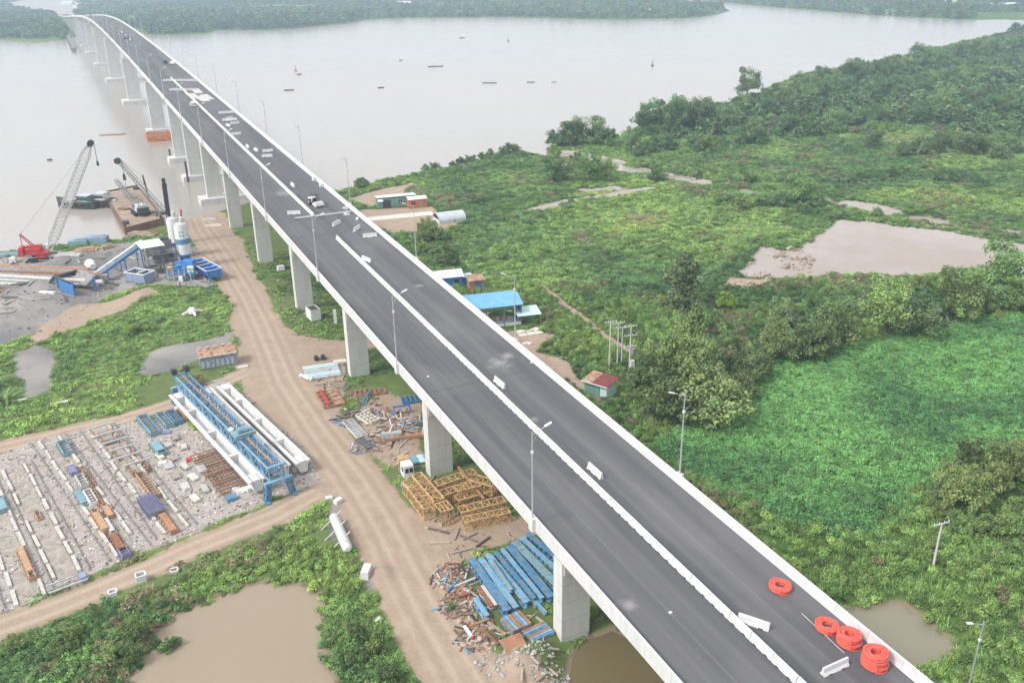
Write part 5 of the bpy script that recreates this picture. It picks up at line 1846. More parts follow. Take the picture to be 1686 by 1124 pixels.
# ================================================================== casting yard
YDIR = head(gp(285, 645), gp(425, 790))
def on_line(a, b_):
    A, B = at(*a), at(*b_)
    c = (A + B) / 2
    c.z = max(A.z, B.z)
    return c, math.atan2(B.y - A.y, B.x - A.x), (B - A).to_2d().length
def girder_thing(label, a, b_, hw):
    A, B = gp(a[0], a[1], 2.2), gp(b_[0], b_[1], 2.2)
    cx, cy = (A[0] + B[0]) / 2, (A[1] + B[1]) / 2
    L = math.hypot(B[0] - A[0], B[1] - A[1])
    t = thing('concrete_girder', label, 'girder', (cx, cy, gz(cx, cy) + 0.0), head(A, B), 'stored bridge girders')
    k = hw / 1.15
    prof = [(-1.15, 1.75), (-1.15, 1.6), (-0.8, 1.48), (-0.5, 0), (0.5, 0), (0.8, 1.48), (1.15, 1.6), (1.15, 1.75), (0.66, 1.75), (0.44, 0.3), (-0.44, 0.3), (-0.66, 1.75)]
    strips = [(0, 1, 2, 11), (2, 3, 10, 11), (3, 4, 9, 10), (4, 5, 8, 9), (5, 6, 7, 8)]
    def fn(m):
        for s_ in strips:
            m.extr([(prof[i][0] * k, prof[i][1] + 0.45) for i in s_], -L / 2, L / 2)
    part(t, 'trough', 'pale_concrete', fn)
    for x in (-L * 0.28, -L * 0.02, L * 0.24):
        part(t, 'diaphragm', 'pale_concrete', lambda m: m.box(x, 0, 0.8, 0.5, 1.1 * k, 1.32))
    for x in (-L / 2 + 1.2, L / 2 - 1.2):
        part(t, 'end_block', 'white_concrete', lambda m: m.box(x, 0, 0.72, 2.2, 0.98 * k, 1.5))
    for x in (-L / 2 + 2, L / 2 - 2):
        part(t, 'support_block', 'concrete', lambda m: m.box(x, 0, -0.3, 1.0, 2.2, 0.74))
    return t
girder_thing('white trough girder left of the blue gantry', (290, 648), (424, 792), 1.3)
girder_thing('white trough girder right of the blue gantry, partly behind it', (338, 640), (468, 768), 1.08)
girder_thing('white trough girder beside the dirt road, outermost of the three', (366, 633), (499, 760), 1.15)

# blue launching gantry
f1, f2 = at(437, 822), at(483, 812)
mid = (f1 + f2) / 2
dirv = Vector((math.cos(YDIR), math.sin(YDIR), 0))
LG = 40.0
gt = thing('launching_gantry', 'blue lattice launching gantry standing over the stored girders', 'gantry', mid, YDIR)
TW, TZ, TH = 2.1, 2.9, 2.0
def truss_side(y_):
    def fn(m):
        nb = 20
        for z_ in (TZ, TZ + TH):
            m.bar((-LG, y_, z_), (0, y_, z_), 0.22)
        for k in range(nb):
            x0, x1 = -LG + LG * k / nb, -LG + LG * (k + 1) / nb
            m.bar((x0, y_, TZ), (x0, y_, TZ + TH), 0.14)
            m.bar((x0, y_, TZ if k % 2 else TZ + TH), (x1, y_, TZ + TH if k % 2 else TZ), 0.14)
        m.bar((0, y_, TZ), (0, y_, TZ + TH), 0.16)
    return fn
part(gt, 'side_truss', 'light_blue_steel', truss_side(-TW / 2))
part(gt, 'side_truss', 'blue_steel', truss_side(TW / 2))
def top_lace(z_):
    def fn(m):
        nb = 20
        for k in range(nb + 1):
            x0 = -LG + LG * k / nb
            m.bar((x0, -TW / 2, z_), (x0, TW / 2, z_), 0.12)
            if k < nb:
                s_ = 1 if k % 2 else -1
                m.bar((x0, s_ * TW / 2, z_), (x0 + LG / nb, -s_ * TW / 2, z_), 0.10)
    return fn
part(gt, 'top_bracing', 'blue_steel', top_lace(TZ + TH))
part(gt, 'bottom_bracing', 'blue_steel', top_lace(TZ))
part(gt, 'rail', 'wood', lambda m: m.bar((-LG + 1, 0, TZ + TH + 0.2), (-1, 0, TZ + TH + 0.2), 0.16, 0.14))
for k in range(14):
    part(gt, 'sleeper', 'wood', lambda m: m.box(-LG + 2 + k * 2.7, 0.0, TZ + TH + 0.07, 0.2, 0.7, 0.1))
hw = (f2 - f1).to_2d().length / 2
for x in (0.3, -LG + 0.5):
    for sgn in (-1, 1):
        leg = part(gt, 'leg', 'blue_steel', lambda m: (m.lattice((x, sgn * hw, 0.15), (x, sgn * (TW / 2 + 0.4), TZ), 0.7, 4, 0.16, 0.1), m.bar((x - 0.9, sgn * hw, 0.15), (x + 0.9, sgn * hw, 0.15), 0.5, 0.3)))
    part(gt, 'portal_beam', 'light_blue_steel', lambda m: (m.bar((x, -TW / 2 - 1.0, TZ - 0.1), (x, TW / 2 + 1.0, TZ - 0.1), 0.7, 0.5), m.bar((x, -TW / 2 - 0.4, TZ + TH + 0.3), (x, TW / 2 + 0.4, TZ + TH + 0.3), 0.4, 0.3)))
part(gt, 'winch_trolley', 'teal_steel', lambda m: (m.box(-11.5, 0, TZ + TH + 0.3, 2.0, 3.2, 0.5), m.tube((-11.5, -0.9, TZ + TH + 1.1), (-11.5, 0.9, TZ + TH + 1.1), 0.5, 12)))
part(gt, 'winch_motor', 'dark_steel', lambda m: (m.box(-LG + 0.3, -1.1, TZ + TH + 0.4, 0.9, 0.8, 1.0), m.box(-LG + 0.3, 1.1, TZ + TH + 0.4, 0.9, 0.8, 1.0)))
part(gt, 'float_light', 'lamp_white', lambda m: m.lathe([(0.05, TZ + TH + 0.4), (0.4, TZ + TH + 0.6), (0.45, TZ + TH + 0.9), (0.2, TZ + TH + 1.15)], 10, -13.2, -1.2))

# casting beds with forms standing on them
def bed(label, a, b_, w=3.0):
    c, yaw, L = on_line(a, b_)
    t = thing('casting_bed', label, 'casting bed', c, yaw, 'casting beds')
    part(t, 'floor', M('bed_floor', (0.36, 0.325, 0.285), 0.9, 0.25, 0.8, rust=0.35, rustcol=(0.24, 0.2, 0.165)), lambda m: m.box(0, 0, -0.5, L, w - 0.7, 0.56))
    for sgn in (-1, 1):
        n_ = int(L / 4)
        for k in range(n_):
            if random.random() < 0.13:
                continue
            part(t, 'kerb_block', M('kerb_concrete', (0.55, 0.52, 0.48), 0.9, 0.2, 1.2, rust=0.35, rustcol=(0.38, 0.34, 0.3)), lambda m: m.box(-L / 2 + (k + 0.5) * L / n_ + random.uniform(-.2, .2), sgn * w / 2 + random.uniform(-.1, .1), -0.4, L / n_ - random.uniform(0.08, 0.7), random.uniform(0.36, 0.5), 0.62 + random.uniform(0, 0.16), random.uniform(-.03, .03), 0.93))
    for y_ in (-w / 2 - 1.1, w / 2 + 1.0):
        part(t, 'rail', 'grey_steel', lambda m: m.bar((-L / 2, y_, 0.14), (L / 2, y_ + random.uniform(-.3, .3), 0.14), 0.1, 0.16))
    return c, yaw, L
BEDS = [bed('casting bed at the left edge of the yard', (-18, 815), (52, 992)), bed('casting bed with a short orange form, second from the left edge', (22, 768), (112, 950)),
        bed('casting bed carrying grey and brown forms, third from the left', (80, 722), (214, 912)), bed('casting bed with the row of cross frames, fourth from the left', (160, 703), (292, 876))]
def form(label, q, L, w, h, mat, name='form_box', yaw=None, group=None, ends=True, dz=0.0):
    h *= 0.6
    w *= 0.85
    p = at(*q)
    t = thing(name, label, 'formwork', p + Vector((0, 0, dz)), YDIR if yaw is None else yaw, group)
    part(t, 'floor', mat, lambda m: m.box(0, 0, 0.1, L, w * 0.96, 0.1))
    for sgn in (-1, 1):
        part(t, 'side_plate', mat, lambda m: m.extr([(sgn * w / 2, 0.2), (sgn * (w / 2 - 0.12), 0.2), (sgn * (w * 0.42 - 0.12), h), (sgn * w * 0.42, h)], -L / 2, L / 2))
    if (hash_ := sum(map(ord, label))) % 2 == 0:
        part(t, 'lid', mat, lambda m: m.box(L * 0.06 * (hash_ % 5 - 2), 0, h * (0.8 + 0.1 * (hash_ % 3)), L * 0.84, w * 0.74, 0.12))
    part(t, 'cross_rib', 'grey_steel', lambda m: [m.box(-L / 2 + (k + 0.5) * L / max(2, int(L / 0.8)), 0, h * 0.72, 0.09, w * 0.82, 0.2) for k in range(max(2, int(L / 0.8)))])
    nr = max(2, int(L / 1.0))
    part(t, 'stiffener', mat, lambda m: [m.box(-L / 2 + (k + 0.5) * L / nr, sgn * (w / 2 + 0.02), 0.08, 0.1, 0.14, h * 0.9) for k in range(nr) for sgn in (-1, 1)])
    if ends:
        for sgn in (-1, 1):
            part(t, 'end_plate', mat, lambda m: m.box(sgn * (L / 2 + 0.03), 0, 0.08, 0.05, w * 0.95, h * 0.96))
    part(t, 'skid', 'wood', lambda m: [m.box(sgn * L * 0.35, 0, -0.25, 0.25, w * 1.1, 0.36) for sgn in (-1, 1)])
    return t
form('long teal steel form nearest the top of the yard', (246, 703), 7.5, 2.2, 1.2, 'teal_steel')
form('grey-teal form parked right of the long teal one', (272, 695), 5.5, 1.8, 1.3, 'teal_steel')
form('dark teal form next to the left girder', (288, 690), 4.8, 1.8, 1.2, 'blue_steel')
form('brown form wedged between the dark teal form and the girder', (304, 684), 4.6, 1.0, 0.9, 'rust_light')
form('short teal form with a white sack on it below the long one', (262, 742), 4.2, 1.9, 1.1, 'teal_steel')
form('teal form on the upper end of the third bed', (108, 742), 4.6, 1.9, 1.3, 'teal_steel')
form('pale grey form above the orange one on the third bed', (136, 796), 3.6, 1.5, 1.2, 'pale_steel')
form('white rounded form in the middle of the third bed', (150, 822), 4.0, 1.4, 1.1, 'white_paint')
form('teal side form left of the white rounded one', (134, 822), 4.8, 1.2, 0.8, 'teal_steel')
form('brown plate form right of the pale grey one', (146, 788), 7.0, 0.9, 0.8, 'rust_light')
form('brown plate form farther down the third bed', (160, 822), 5.0, 0.9, 0.8, 'rust_light')
form('orange-brown form left of the pale emblem-shaped patch on the third bed', (166, 862), 6.0, 1.2, 1.1, 'orange_form')
form('bright orange form right of the white rounded one', (178, 845), 3.6, 1.1, 1.0, 'orange_form')
form('purple panel crate at the top of the third bed', (121, 778), 2.6, 1.4, 0.9, 'purple_panel')
form('rusty form near the bottom end of the third bed', (192, 892), 5.0, 1.3, 1.0, 'rust')
form('grey form near the bottom end of the third bed', (182, 872), 4.4, 1.0, 0.9, 'pale_steel')
form('long orange form on the fourth bed', (244, 802), 8.0, 1.6, 1.3, 'orange_form')
form('brown form lower on the fourth bed', (276, 862), 6.0, 1.3, 1.0, 'rust_light')
form('orange form on the left-edge bed', (45, 932), 7.5, 1.1, 1.1, 'orange_form')
form('short orange form on the second bed', (64, 852), 2.4, 0.9, 0.8, 'orange_form')
form('teal form cut by the left edge of the picture', (2, 835), 4.0, 2.0, 1.2, 'teal_steel')
form('purple-grey form by the lower yard road', (205, 912), 2.6, 1.5, 1.0, 'purple_panel')
# purple lattice panel
p = at(250, 838)
t = thing('rebar_cage', 'blue-purple lattice cage on the fourth bed', 'rebar cage', p, YDIR)
def cage(m, L, w, h, n1, n2):
    for k in range(n1 + 1):
        x = -L / 2 + L * k / n1
        m.bar((x, -w / 2, h), (x, w / 2, h), 0.06); m.bar((x, -w / 2, 0), (x, -w / 2, h), 0.06); m.bar((x, w / 2, 0), (x, w / 2, h), 0.06)
    for k in range(n2 + 1):
        y_ = -w / 2 + w * k / n2
        m.bar((-L / 2, y_, h), (L / 2, y_, h), 0.06); m.bar((-L / 2, y_, 0.1), (L / 2, y_, 0.1), 0.06)
part(t, 'bars', 'purple_panel', lambda m: cage(m, 5.5, 2.2, 1.1, 18, 9))
part(t, 'core', 'grey_steel', lambda m: m.box(0, 0, 0.05, 5.2, 1.9, 0.85))
# cross frames on the fourth bed
for k in range(6):
    q = (168 + 12 * k * 0.98, 712 + 12.0 * k)
    t = thing('form_trestle', f'pale cross trestle number {k + 1} from the top of the fourth bed'.replace('number 1 from', 'first from').replace('number 2 from', 'second from').replace('number 3 from', 'third from').replace('number 4 from', 'fourth from').replace('number 5 from', 'fifth from').replace('number 6 from', 'sixth from'), 'trestle', at(*q), YDIR, 'cross trestles')
    part(t, 'beam', 'pale_steel', lambda m: m.bar((0, -2.0, 1.25), (0, 2.0, 1.25), 0.22))
    for sgn in (-1, 1):
        part(t, 'upright', 'pale_steel', lambda m: m.bar((0, sgn * 1.7, -0.2), (0, sgn * 1.7, 1.2), 0.2))
    part(t, 'form_plate', 'rust' if k % 2 else 'orange_form', lambda m: [m.box(1.2, sgn * 1.1, 0.0, 2.0, 0.16, 0.8) for sgn in (-1, 1)])
    part(t, 'pit_cover', 'dark_steel', lambda m: m.box(1.2, 0, -0.15, 1.9, 1.7, 0.25))
# rusty reinforcement field beside the left girder
t = thing('rebar_mat', 'rusty reinforcement mat left of the lower end of the white girder', 'rebar mat', at(372, 775), YDIR)
part(t, 'bar', 'rust', lambda m: [m.bar((-7, -3 + 0.5 * k, 0.28), (7, -3 + 0.5 * k, 0.28), 0.09) for k in range(12)] + [m.bar((-7 + 0.9 * k, -3, 0.36), (-7 + 0.9 * k, 2.6, 0.36), 0.09) for k in range(16)], kind='stuff')
part(t, 'timber', 'wood', lambda m: [m.box(-6 + 3 * k, 0, -0.1, 0.25, 6.4, 0.3) for k in range(5)])
# small precast pieces laid out between the fourth bed and the reinforcement mat
for i in range(14):
    r0, c0 = i // 5, i % 5
    q = (262 + 15 * c0 + 14 * r0 + random.uniform(-3, 3), 752 + 17 * c0 - 15 * r0 + random.uniform(-2, 2))
    t = thing('precast_block', f'weathered precast slab between the fourth bed and the mat, {ORD[i]} of fourteen', 'slab', at(*q), YDIR + random.uniform(-.12, .12), 'precast slabs in the yard')
    part(t, 'slab', ['wall_cream', 'rubble_stone', 'bed_floor', 'kerb_concrete'][i % 4], lambda m: m.box(0, 0, 0.12, random.uniform(1.4, 2.4), random.uniform(0.8, 1.3), random.uniform(0.18, 0.4), 0, 0.95))
    part(t, 'bearer', 'wood', lambda m: [m.box(x, 0, -0.1, 0.2, 1.3, 0.24) for x in (-0.5, 0.5)])
# stone and broken concrete
def stone_obj(seed):
    r_ = random.Random(seed)
    bm = bmesh.new()
    for k in range(16):
        d_ = Vector((r_.gauss(0, 1), r_.gauss(0, 1), r_.gauss(0, 1))).normalized()
        bm.verts.new((d_.x * r_.uniform(.4, .62), d_.y * r_.uniform(.32, .5), d_.z * r_.uniform(.25, .36) + .18))
    bmesh.ops.convex_hull(bm, input=bm.verts)
    me = bpy.data.meshes.new('stone')
    bm.to_mesh(me)
    bm.free()
    if 'stone_scatter' in MATS:
        me.materials.append(MATS['stone_scatter'])
        return bpy.data.objects.new('stone', me)
    mt, n, l, b = new_mat('stone_scatter')
    MATS['stone_scatter'] = mt
    a_ = n.new('ShaderNodeAttribute'); a_.attribute_type = 'INSTANCER'; a_.attribute_name = 'tint'
    l.new(a_.outputs['Color'], b.inputs['Base Color'])
    b.inputs['Roughness'].default_value = 0.9
    me.materials.append(mt)
    return bpy.data.objects.new('stone', me)
stones = [stone_obj(k) for k in (3, 5, 9)]
stick_me = MB().box(0, 0, 0.02, 1.0, 0.09, 0.07).build('stick', MATS['stone_scatter']).data
bpy.data.objects.remove(bpy.data.objects['stick'])
stick = bpy.data.objects.new('stick', stick_me)
def rubble(name, label, x0, x1, y0, y1, dens, keep, smin, smax, ca, cb, src=None):
    px, py, h, z = samples(x0, x1, y0, y1, dens, keep)
    sc_ = smin + (smax - smin) * rng.uniform(0, 1, len(px)) ** 3
    f_ = rng.uniform(0, 1, (len(px), 1))
    tt = np.array(ca) + (np.array(cb) - np.array(ca)) * f_
    src = src or stones
    wh = rng.integers(0, len(src), len(px))
    for i, o_ in enumerate(src):
        m = wh == i
        scatter(name, label, 'rubble', o_, np.stack([px, py, h - 0.03], 1)[m], np.stack([sc_] * 3, 1)[m], tt[m])
rubble('rubble', 'broken concrete and stones strewn over the casting yard', -110, -20, 75, 150, 6.0, lambda px, py, z: z['yard'] > 0, 0.08, 0.5, (0.17, 0.14, 0.12), (0.70, 0.67, 0.65))
rubble('rubble', 'stones along the dirt roads', -120, 20, 60, 250, 0.3, lambda px, py, z: (z['dirt'] > -2.0) & (z['road'] < -0.5) & (z['yard'] < 0), 0.12, 0.55, (0.24, 0.19, 0.15), (0.58, 0.53, 0.47))
rubble('rubble', 'gravel and stones around the batching plant', -190, -60, 170, 270, 0.35, lambda px, py, z: (z['gravel'] > 0), 0.15, 0.8, (0.10, 0.10, 0.11), (0.40, 0.38, 0.36))
rubble('scrap_debris', 'timber and bar scraps strewn over the casting yard', -110, -20, 75, 150, 0.7, lambda px, py, z: z['yard'] > 0, 0.35, 1.7, (0.13, 0.10, 0.08), (0.55, 0.46, 0.38), [stick])
rubble('scrap_debris', 'timber and bar scraps beside the batching plant', -170, -70, 180, 260, 0.14, lambda px, py, z: z['gravel'] > 0, 1.0, 5.0, (0.08, 0.08, 0.09), (0.48, 0.42, 0.36), [stick])
rubble('scrap_debris', 'timber and bar scraps between the piers and the road', -40, 4, 68, 150, 0.8, lambda px, py, z: (z['v'] < 0.5) & (z['v'] > -10) & (z['road'] < -1.0) & (z['land'] > 1), 0.6, 3.2, (0.10, 0.075, 0.06), (0.52, 0.44, 0.38), [stick])
MUDEND = W_([(1195, 470), (1240, 425), (1300, 405), (1345, 420), (1330, 455), (1480, 456), (1470, 470), (1300, 475)])
rubble('mud_clods', 'brown clods and dry tufts along the ragged end of the mud flat', 40, 140, 180, 260, 0.9, lambda px, py, z: (sdf_poly(px, py, MUDEND) > 0) & (fbm(px * 0.2, py * 0.2, 130) > 0.5), 0.3, 1.6, (0.20, 0.14, 0.09), (0.42, 0.34, 0.28))
def heapkeep(pts):
    P_ = [(gp(*q), r0) for q, r0 in pts]
    def k(px, py, z):
        m = np.zeros(px.shape, bool)
        for (x, y_), r0 in P_:
            m |= (px - x) ** 2 + (py - y_) ** 2 < r0 * r0
        return m
    return k
rubble('rubble', 'heap of grey stones beside the nearest pier', -12, 8, 65, 100, 9.0, heapkeep([((855, 1088), 2.4), ((885, 1078), 1.8), ((905, 1110), 2.2), ((815, 1095), 2.2), ((628, 948), 1.4)]), 0.12, 0.62, (0.24, 0.235, 0.235), (0.47, 0.455, 0.445))
rubble('scrap_debris', 'tangled scrap between the beams and the dirt road', -16, 4, 70, 135, 5.0, heapkeep([((745, 950), 2.4), ((760, 1000), 2.6), ((790, 1050), 2.5), ((630, 720), 2.6), ((660, 690), 3.0), ((600, 735), 2.2), ((800, 925), 2.0)]), 0.2, 0.9, (0.10, 0.075, 0.06), (0.46, 0.36, 0.30))
rubble('scrap_debris', 'debris along the foot of the bridge piers', -70, -20, 130, 240, 0.9, lambda px, py, z: (np.abs(z['v'] + 3.0) < 4.5) & (z['road'] < -1) & (z['land'] > 1), 0.2, 0.9, (0.12, 0.09, 0.07), (0.48, 0.40, 0.34))

HEAPS = [((745, 950), 2.6), ((760, 995), 2.8), ((790, 1050), 2.6), ((630, 720), 3.0), ((655, 690), 3.2), ((600, 735), 2.4), ((575, 690), 2.6), ((620, 680), 2.6), ((690, 700), 3.0)]
for nm_, ca_, cb_, dn_ in (('rusty', (0.16, 0.07, 0.04), (0.42, 0.22, 0.14), 2.2), ('blue painted', (0.05, 0.18, 0.34), (0.22, 0.44, 0.60), 0.7), ('pale', (0.40, 0.38, 0.35), (0.68, 0.66, 0.63), 1.2), ('dark', (0.03, 0.03, 0.035), (0.12, 0.11, 0.10), 1.6)):
    rubble('scrap_debris', nm_ + ' bars and strips tangled in the scrap heaps by the piers', -30, 6, 68, 140, dn_, heapkeep(HEAPS), 0.5, 2.6, ca_, cb_, [stick])
# ================================================================== scrap and stores beside the piers
def beam_thing(label, a, b_, mat, w=0.7, h=0.8, group='blue steel beams by the nearest pier', dz=0.0):
    A, B = gp(a[0], a[1], 0.8), gp(b_[0], b_[1], 0.8)
    c = ((A[0] + B[0]) / 2, (A[1] + B[1]) / 2)
    L = math.hypot(B[0] - A[0], B[1] - A[1])
    t = thing('steel_joist', label, 'beam', (c[0], c[1], max(0.0, gz(*c)) + 0.1 + dz), head(A, B), group)
    part(t, 'web', mat, lambda m: m.box(0, 0, 0.08, L, 0.16, h - 0.14))
    for z_ in (0.0, h - 0.08):
        part(t, 'flange', mat, lambda m: m.box(0, 0, z_, L, w, 0.08))
    n_ = max(3, int(L / 0.9))
    part(t, 'stiffener', mat, lambda m: [m.box(-L / 2 + (k + 0.5) * L / n_, sgn * w * 0.26, 0.08, 0.05, w * 0.36, h - 0.16) for k in range(n_) for sgn in (-1, 1)])
    return t
beam_thing('bright blue steel beam, outermost toward the dirt road', (776, 920), (836, 1006), 'blue_steel', 1.0, 0.9)
beam_thing('bright blue steel beam, second from the dirt road', (791, 919), (850, 1000), 'light_blue_steel', 0.8, 0.8)
beam_thing('bright blue steel beam, third from the dirt road', (803, 914), (868, 993), 'light_blue_steel', 0.9, 0.9)
beam_thing('narrow teal beam in the middle of the blue beams', (822, 922), (884, 992), 'teal_steel', 0.5, 0.4)
beam_thing('narrow pale teal beam with its end toward the pier', (834, 930), (899, 1004), 'light_blue_steel', 0.45, 0.35)
beam_thing('long blue beam lying farther under the bridge', (838, 899), (908, 984), 'blue_steel', 1.0, 0.8)
beam_thing('grey-blue beam beside the long one under the bridge', (847, 892), (922, 968), 'teal_steel', 1.1, 0.8)
beam_thing('pale blue beam under the edge of the bridge', (858, 885), (930, 950), 'light_blue_steel', 0.7, 0.8)
beam_thing('blue beam deepest under the bridge', (868, 878), (945, 940), 'blue_steel', 0.8, 0.8)
beam_thing('slim blue beam filling the gap between the two beam groups', (815, 908), (880, 985), 'blue_steel', 0.6, 0.7)
beam_thing('slim light blue beam next to the gap filler', (826, 903), (893, 985), 'light_blue_steel', 0.6, 0.7)
beam_thing('teal beam laid on top of the two outermost blue beams', (806, 926), (842, 978), 'teal_steel', 0.5, 0.5, dz=0.95)
beam_thing('short blue beam lying below the others by the scrap', (782, 985), (802, 1015), 'light_blue_steel', 0.6, 0.9)
def pile_of(label, name, cat, q, yaw, L, w, layers, per, mats, ht=0.14, group=None):
    t = thing(name, label, cat, at(*q), yaw, group)
    for ly in range(layers):
        for k in range(per):
            mt = mats[(k + ly) % len(mats)]
            if ly % 2 == 0:
                part(t, 'plank', mt, lambda m: m.box(random.uniform(-.05, .05), -w / 2 + (k + 0.5) * w / per, ly * ht, L, w / per * 0.8, ht * 0.92))
            else:
                part(t, 'plank', mt, lambda m: m.box(-L / 2 + (k + 0.5) * L / per, 0, ly * ht, L / per * 0.8, w, ht * 0.92))
    return t
pile_of('stack of grey boards with a rusty end beside the blue beams', 'panel_stack', 'stack', (812, 985), head(gp(795, 975), gp(815, 1003)), 4.0, 2.6, 5, 5, ['grey_steel', 'rust', 'pale_steel'])
pile_of('stack of blue and rusty panels nearer the road', 'panel_stack', 'stack', (850, 1032), 0.55, 2.6, 2.6, 6, 6, ['light_blue_steel', 'rust_light', 'grey_steel'])
pile_of('stack of blue and rusty panels next to the nearest pier', 'panel_stack', 'stack', (886, 1044), 0.55, 3.0, 2.2, 3, 6, ['light_blue_steel', 'rust_light', 'blue_steel'])
t = thing('rusty_plate', 'orange rusty plate leaning on the scrap below the stacks', 'plate', at(846, 1070), 0.5)
part(t, 'plate', 'rust_light', lambda m: m.hexa([(-1.3, -0.9, 0.1), (1.3, -0.9, 0.1), (1.3, 0.9, 0.7), (-1.3, 0.9, 0.7), (-1.3, -0.9, 0.18), (1.3, -0.9, 0.18), (1.3, 0.9, 0.78), (-1.3, 0.9, 0.78)]))
part(t, 'lip', 'orange_form', lambda m: m.box(0, -0.95, 0.05, 2.6, 0.1, 0.3))
for i, (q, L, yaw, mt, lab) in enumerate((((806, 1052), 3.2, 2.2, 'rust', 'rusty angle bar beside the orange plate'), ((818, 1040), 2.8, 2.4, 'wood', 'brown timber beside the orange plate'), ((790, 1030), 2.4, 0.4, 'rust_light', 'rusty strip at the road side of the scrap'),
                                           ((765, 962), 3.0, 0.5, 'pale_steel', 'pale bar sticking out of the scrap by the blue beams'), ((757, 985), 2.6, 0.3, 'rust', 'dark red bar in the scrap by the blue beams'), ((745, 968), 2.2, 1.0, 'blue_steel', 'short blue piece in the scrap by the road'))):
    o = MB().bar((-L / 2, 0, 0.25), (L / 2, 0, 0.45), 0.25, 0.2).build('scrap_bar', mt, loc=at(*q), rot=(0, 0, yaw))
    tag(o, lab, 'bar')
t = thing('gas_cylinder', 'white gas cylinder with a red cap at the road edge', 'cylinder', at(771, 1042), 2.05)
part(t, 'body', 'white_paint', lambda m: m.tube((-1.0, 0, 0.25), (0.9, 0, 0.25), 0.22, 10))
part(t, 'cap', 'crane_red', lambda m: m.tube((-1.3, 0, 0.25), (-1.0, 0, 0.25), 0.16, 8))

# yellow tower-crane sections
def mast(label, a, b_, w=1.5, dz=0.0, mat='yellow_steel'):
    A, B = gp(a[0], a[1], 0.8), gp(b_[0], b_[1], 0.8)
    c = ((A[0] + B[0]) / 2, (A[1] + B[1]) / 2)
    L = math.hypot(B[0] - A[0], B[1] - A[1])
    t = thing('crane_mast_section', label, 'crane section', (c[0], c[1], max(0, gz(*c)) + w / 2 + 0.1 + dz), head(A, B), 'yellow crane sections')
    part(t, 'chords', mat, lambda m: [m.bar((-L / 2, y_, z_), (L / 2, y_, z_), 0.2) for y_ in (-w / 2, w / 2) for z_ in (-w / 2, w / 2)])
    nb = max(3, int(L / 1.0))
    def lace(m):
        for k in range(nb + 1):
            x0 = -L / 2 + L * k / nb
            for e in (((-1, -1), (1, -1)), ((1, -1), (1, 1)), ((1, 1), (-1, 1)), ((-1, 1), (-1, -1))):
                (a0, a1), (b0, b1) = e
                m.bar((x0, a0 * w / 2, a1 * w / 2), (x0, b0 * w / 2, b1 * w / 2), 0.12)
                if k < nb:
                    if k % 2:
                        m.bar((x0, a0 * w / 2, a1 * w / 2), (x0 + L / nb, b0 * w / 2, b1 * w / 2), 0.08)
                    else:
                        m.bar((x0, b0 * w / 2, b1 * w / 2), (x0 + L / nb, a0 * w / 2, a1 * w / 2), 0.08)
    part(t, 'lacing', mat, lace)
    return t
mast('yellow lattice mast section nearest the dirt road', (672, 800), (708, 846), 1.7)
mast('yellow lattice mast section lying on the one nearest the road', (686, 796), (724, 840), 1.5, 0.9)
mast('upright short yellow mast section at the corner of the pile', (722, 852), (742, 846), 2.2)
mast('brownish mast section along the foot of the pier', (709, 808), (782, 783), 1.5)
mast('brownish mast section, second row from the pier', (716, 824), (790, 800), 1.5)
mast('yellow mast section, third row from the pier', (752, 828), (826, 808), 1.4)
mast('yellow mast section with the long front chord', (757, 848), (830, 830), 1.5)
mast('weathered mast section at the front of the pile', (764, 862), (838, 846), 1.3)
mast('orange mast section under the edge of the bridge', (778, 804), (815, 815), 1.6, 0.9)
mast('orange mast section stacked in the middle of the pile', (752, 822), (790, 812), 1.3, 1.0)
o = MB().bar((-4.2, 0, 2.4), (4.2, 0, 1.7), 0.3, 0.25).build('steel_strut', 'rust_light', loc=at(776, 815), rot=(0, 0, head(gp(753, 790), gp(794, 835))))
tag(o, 'long pinkish strut laid across the yellow mast sections', 'strut')
t = thing('crane_cab', 'white crane cab with black windows beside the yellow sections', 'crane cab', at(671, 782), head(gp(668, 770), gp(680, 790)))
part(t, 'shell', 'white_paint', lambda m: m.box(0, 0, 0.1, 2.0, 1.6, 1.9, 0, 0.92))
part(t, 'window', 'glass_dark', lambda m: (m.box(0.98, -0.3, 0.9, 0.08, 0.5, 0.7), m.box(0.98, 0.35, 0.9, 0.08, 0.5, 0.7), m.box(0.3, -0.78, 0.9, 0.7, 0.08, 0.7)))
part(t, 'bracket', 'yellow_steel', lambda m: (m.box(-1.2, 0, 0.0, 0.3, 1.9, 2.1), m.box(-1.9, 0, 1.2, 1.2, 1.5, 0.8)))
# blue and grey odds and ends between the piers
pile_of('light blue sheets stacked at the foot of the second pier', 'sheet_stack', 'stack', (688, 757), 0.35, 4.2, 2.4, 2, 4, ['light_blue_steel', 'roof_cyan'])
def sheets(label, q, yaw, n_, L, w, mat):
    t = thing('roof_sheets', label, 'sheets', at(*q), yaw)
    for k in range(n_):
        part(t, 'sheet', mat[k % len(mat)], lambda m: [m.box(0, -n_ * w / 2 + k * w + j * w / 4, 0.12 + 0.06 * (j % 2) + 0.05 * k, L, w / 4 * 0.96, 0.04) for j in range(4)])
    return t
sheets('grey-blue corrugated sheets lying beside the third pier', (530, 612), head(gp(505, 608), gp(562, 600)), 5, 6.5, 1.15, ['roof_grey', 'roof_cyan', 'roof_grey'])
t = thing('white_tank', 'white pipe-like tank at the corner of the corrugated sheets', 'tank', at(505, 624), 2.5)
part(t, 'body', 'white_paint', lambda m: m.tube((-1.6, 0, 0.4), (1.6, 0, 0.4), 0.38, 10))
part(t, 'band', 'dark_steel', lambda m: [m.tube((x - 0.05, 0, 0.4), (x + 0.05, 0, 0.4), 0.41, 10) for x in (-1.0, 0.9)])
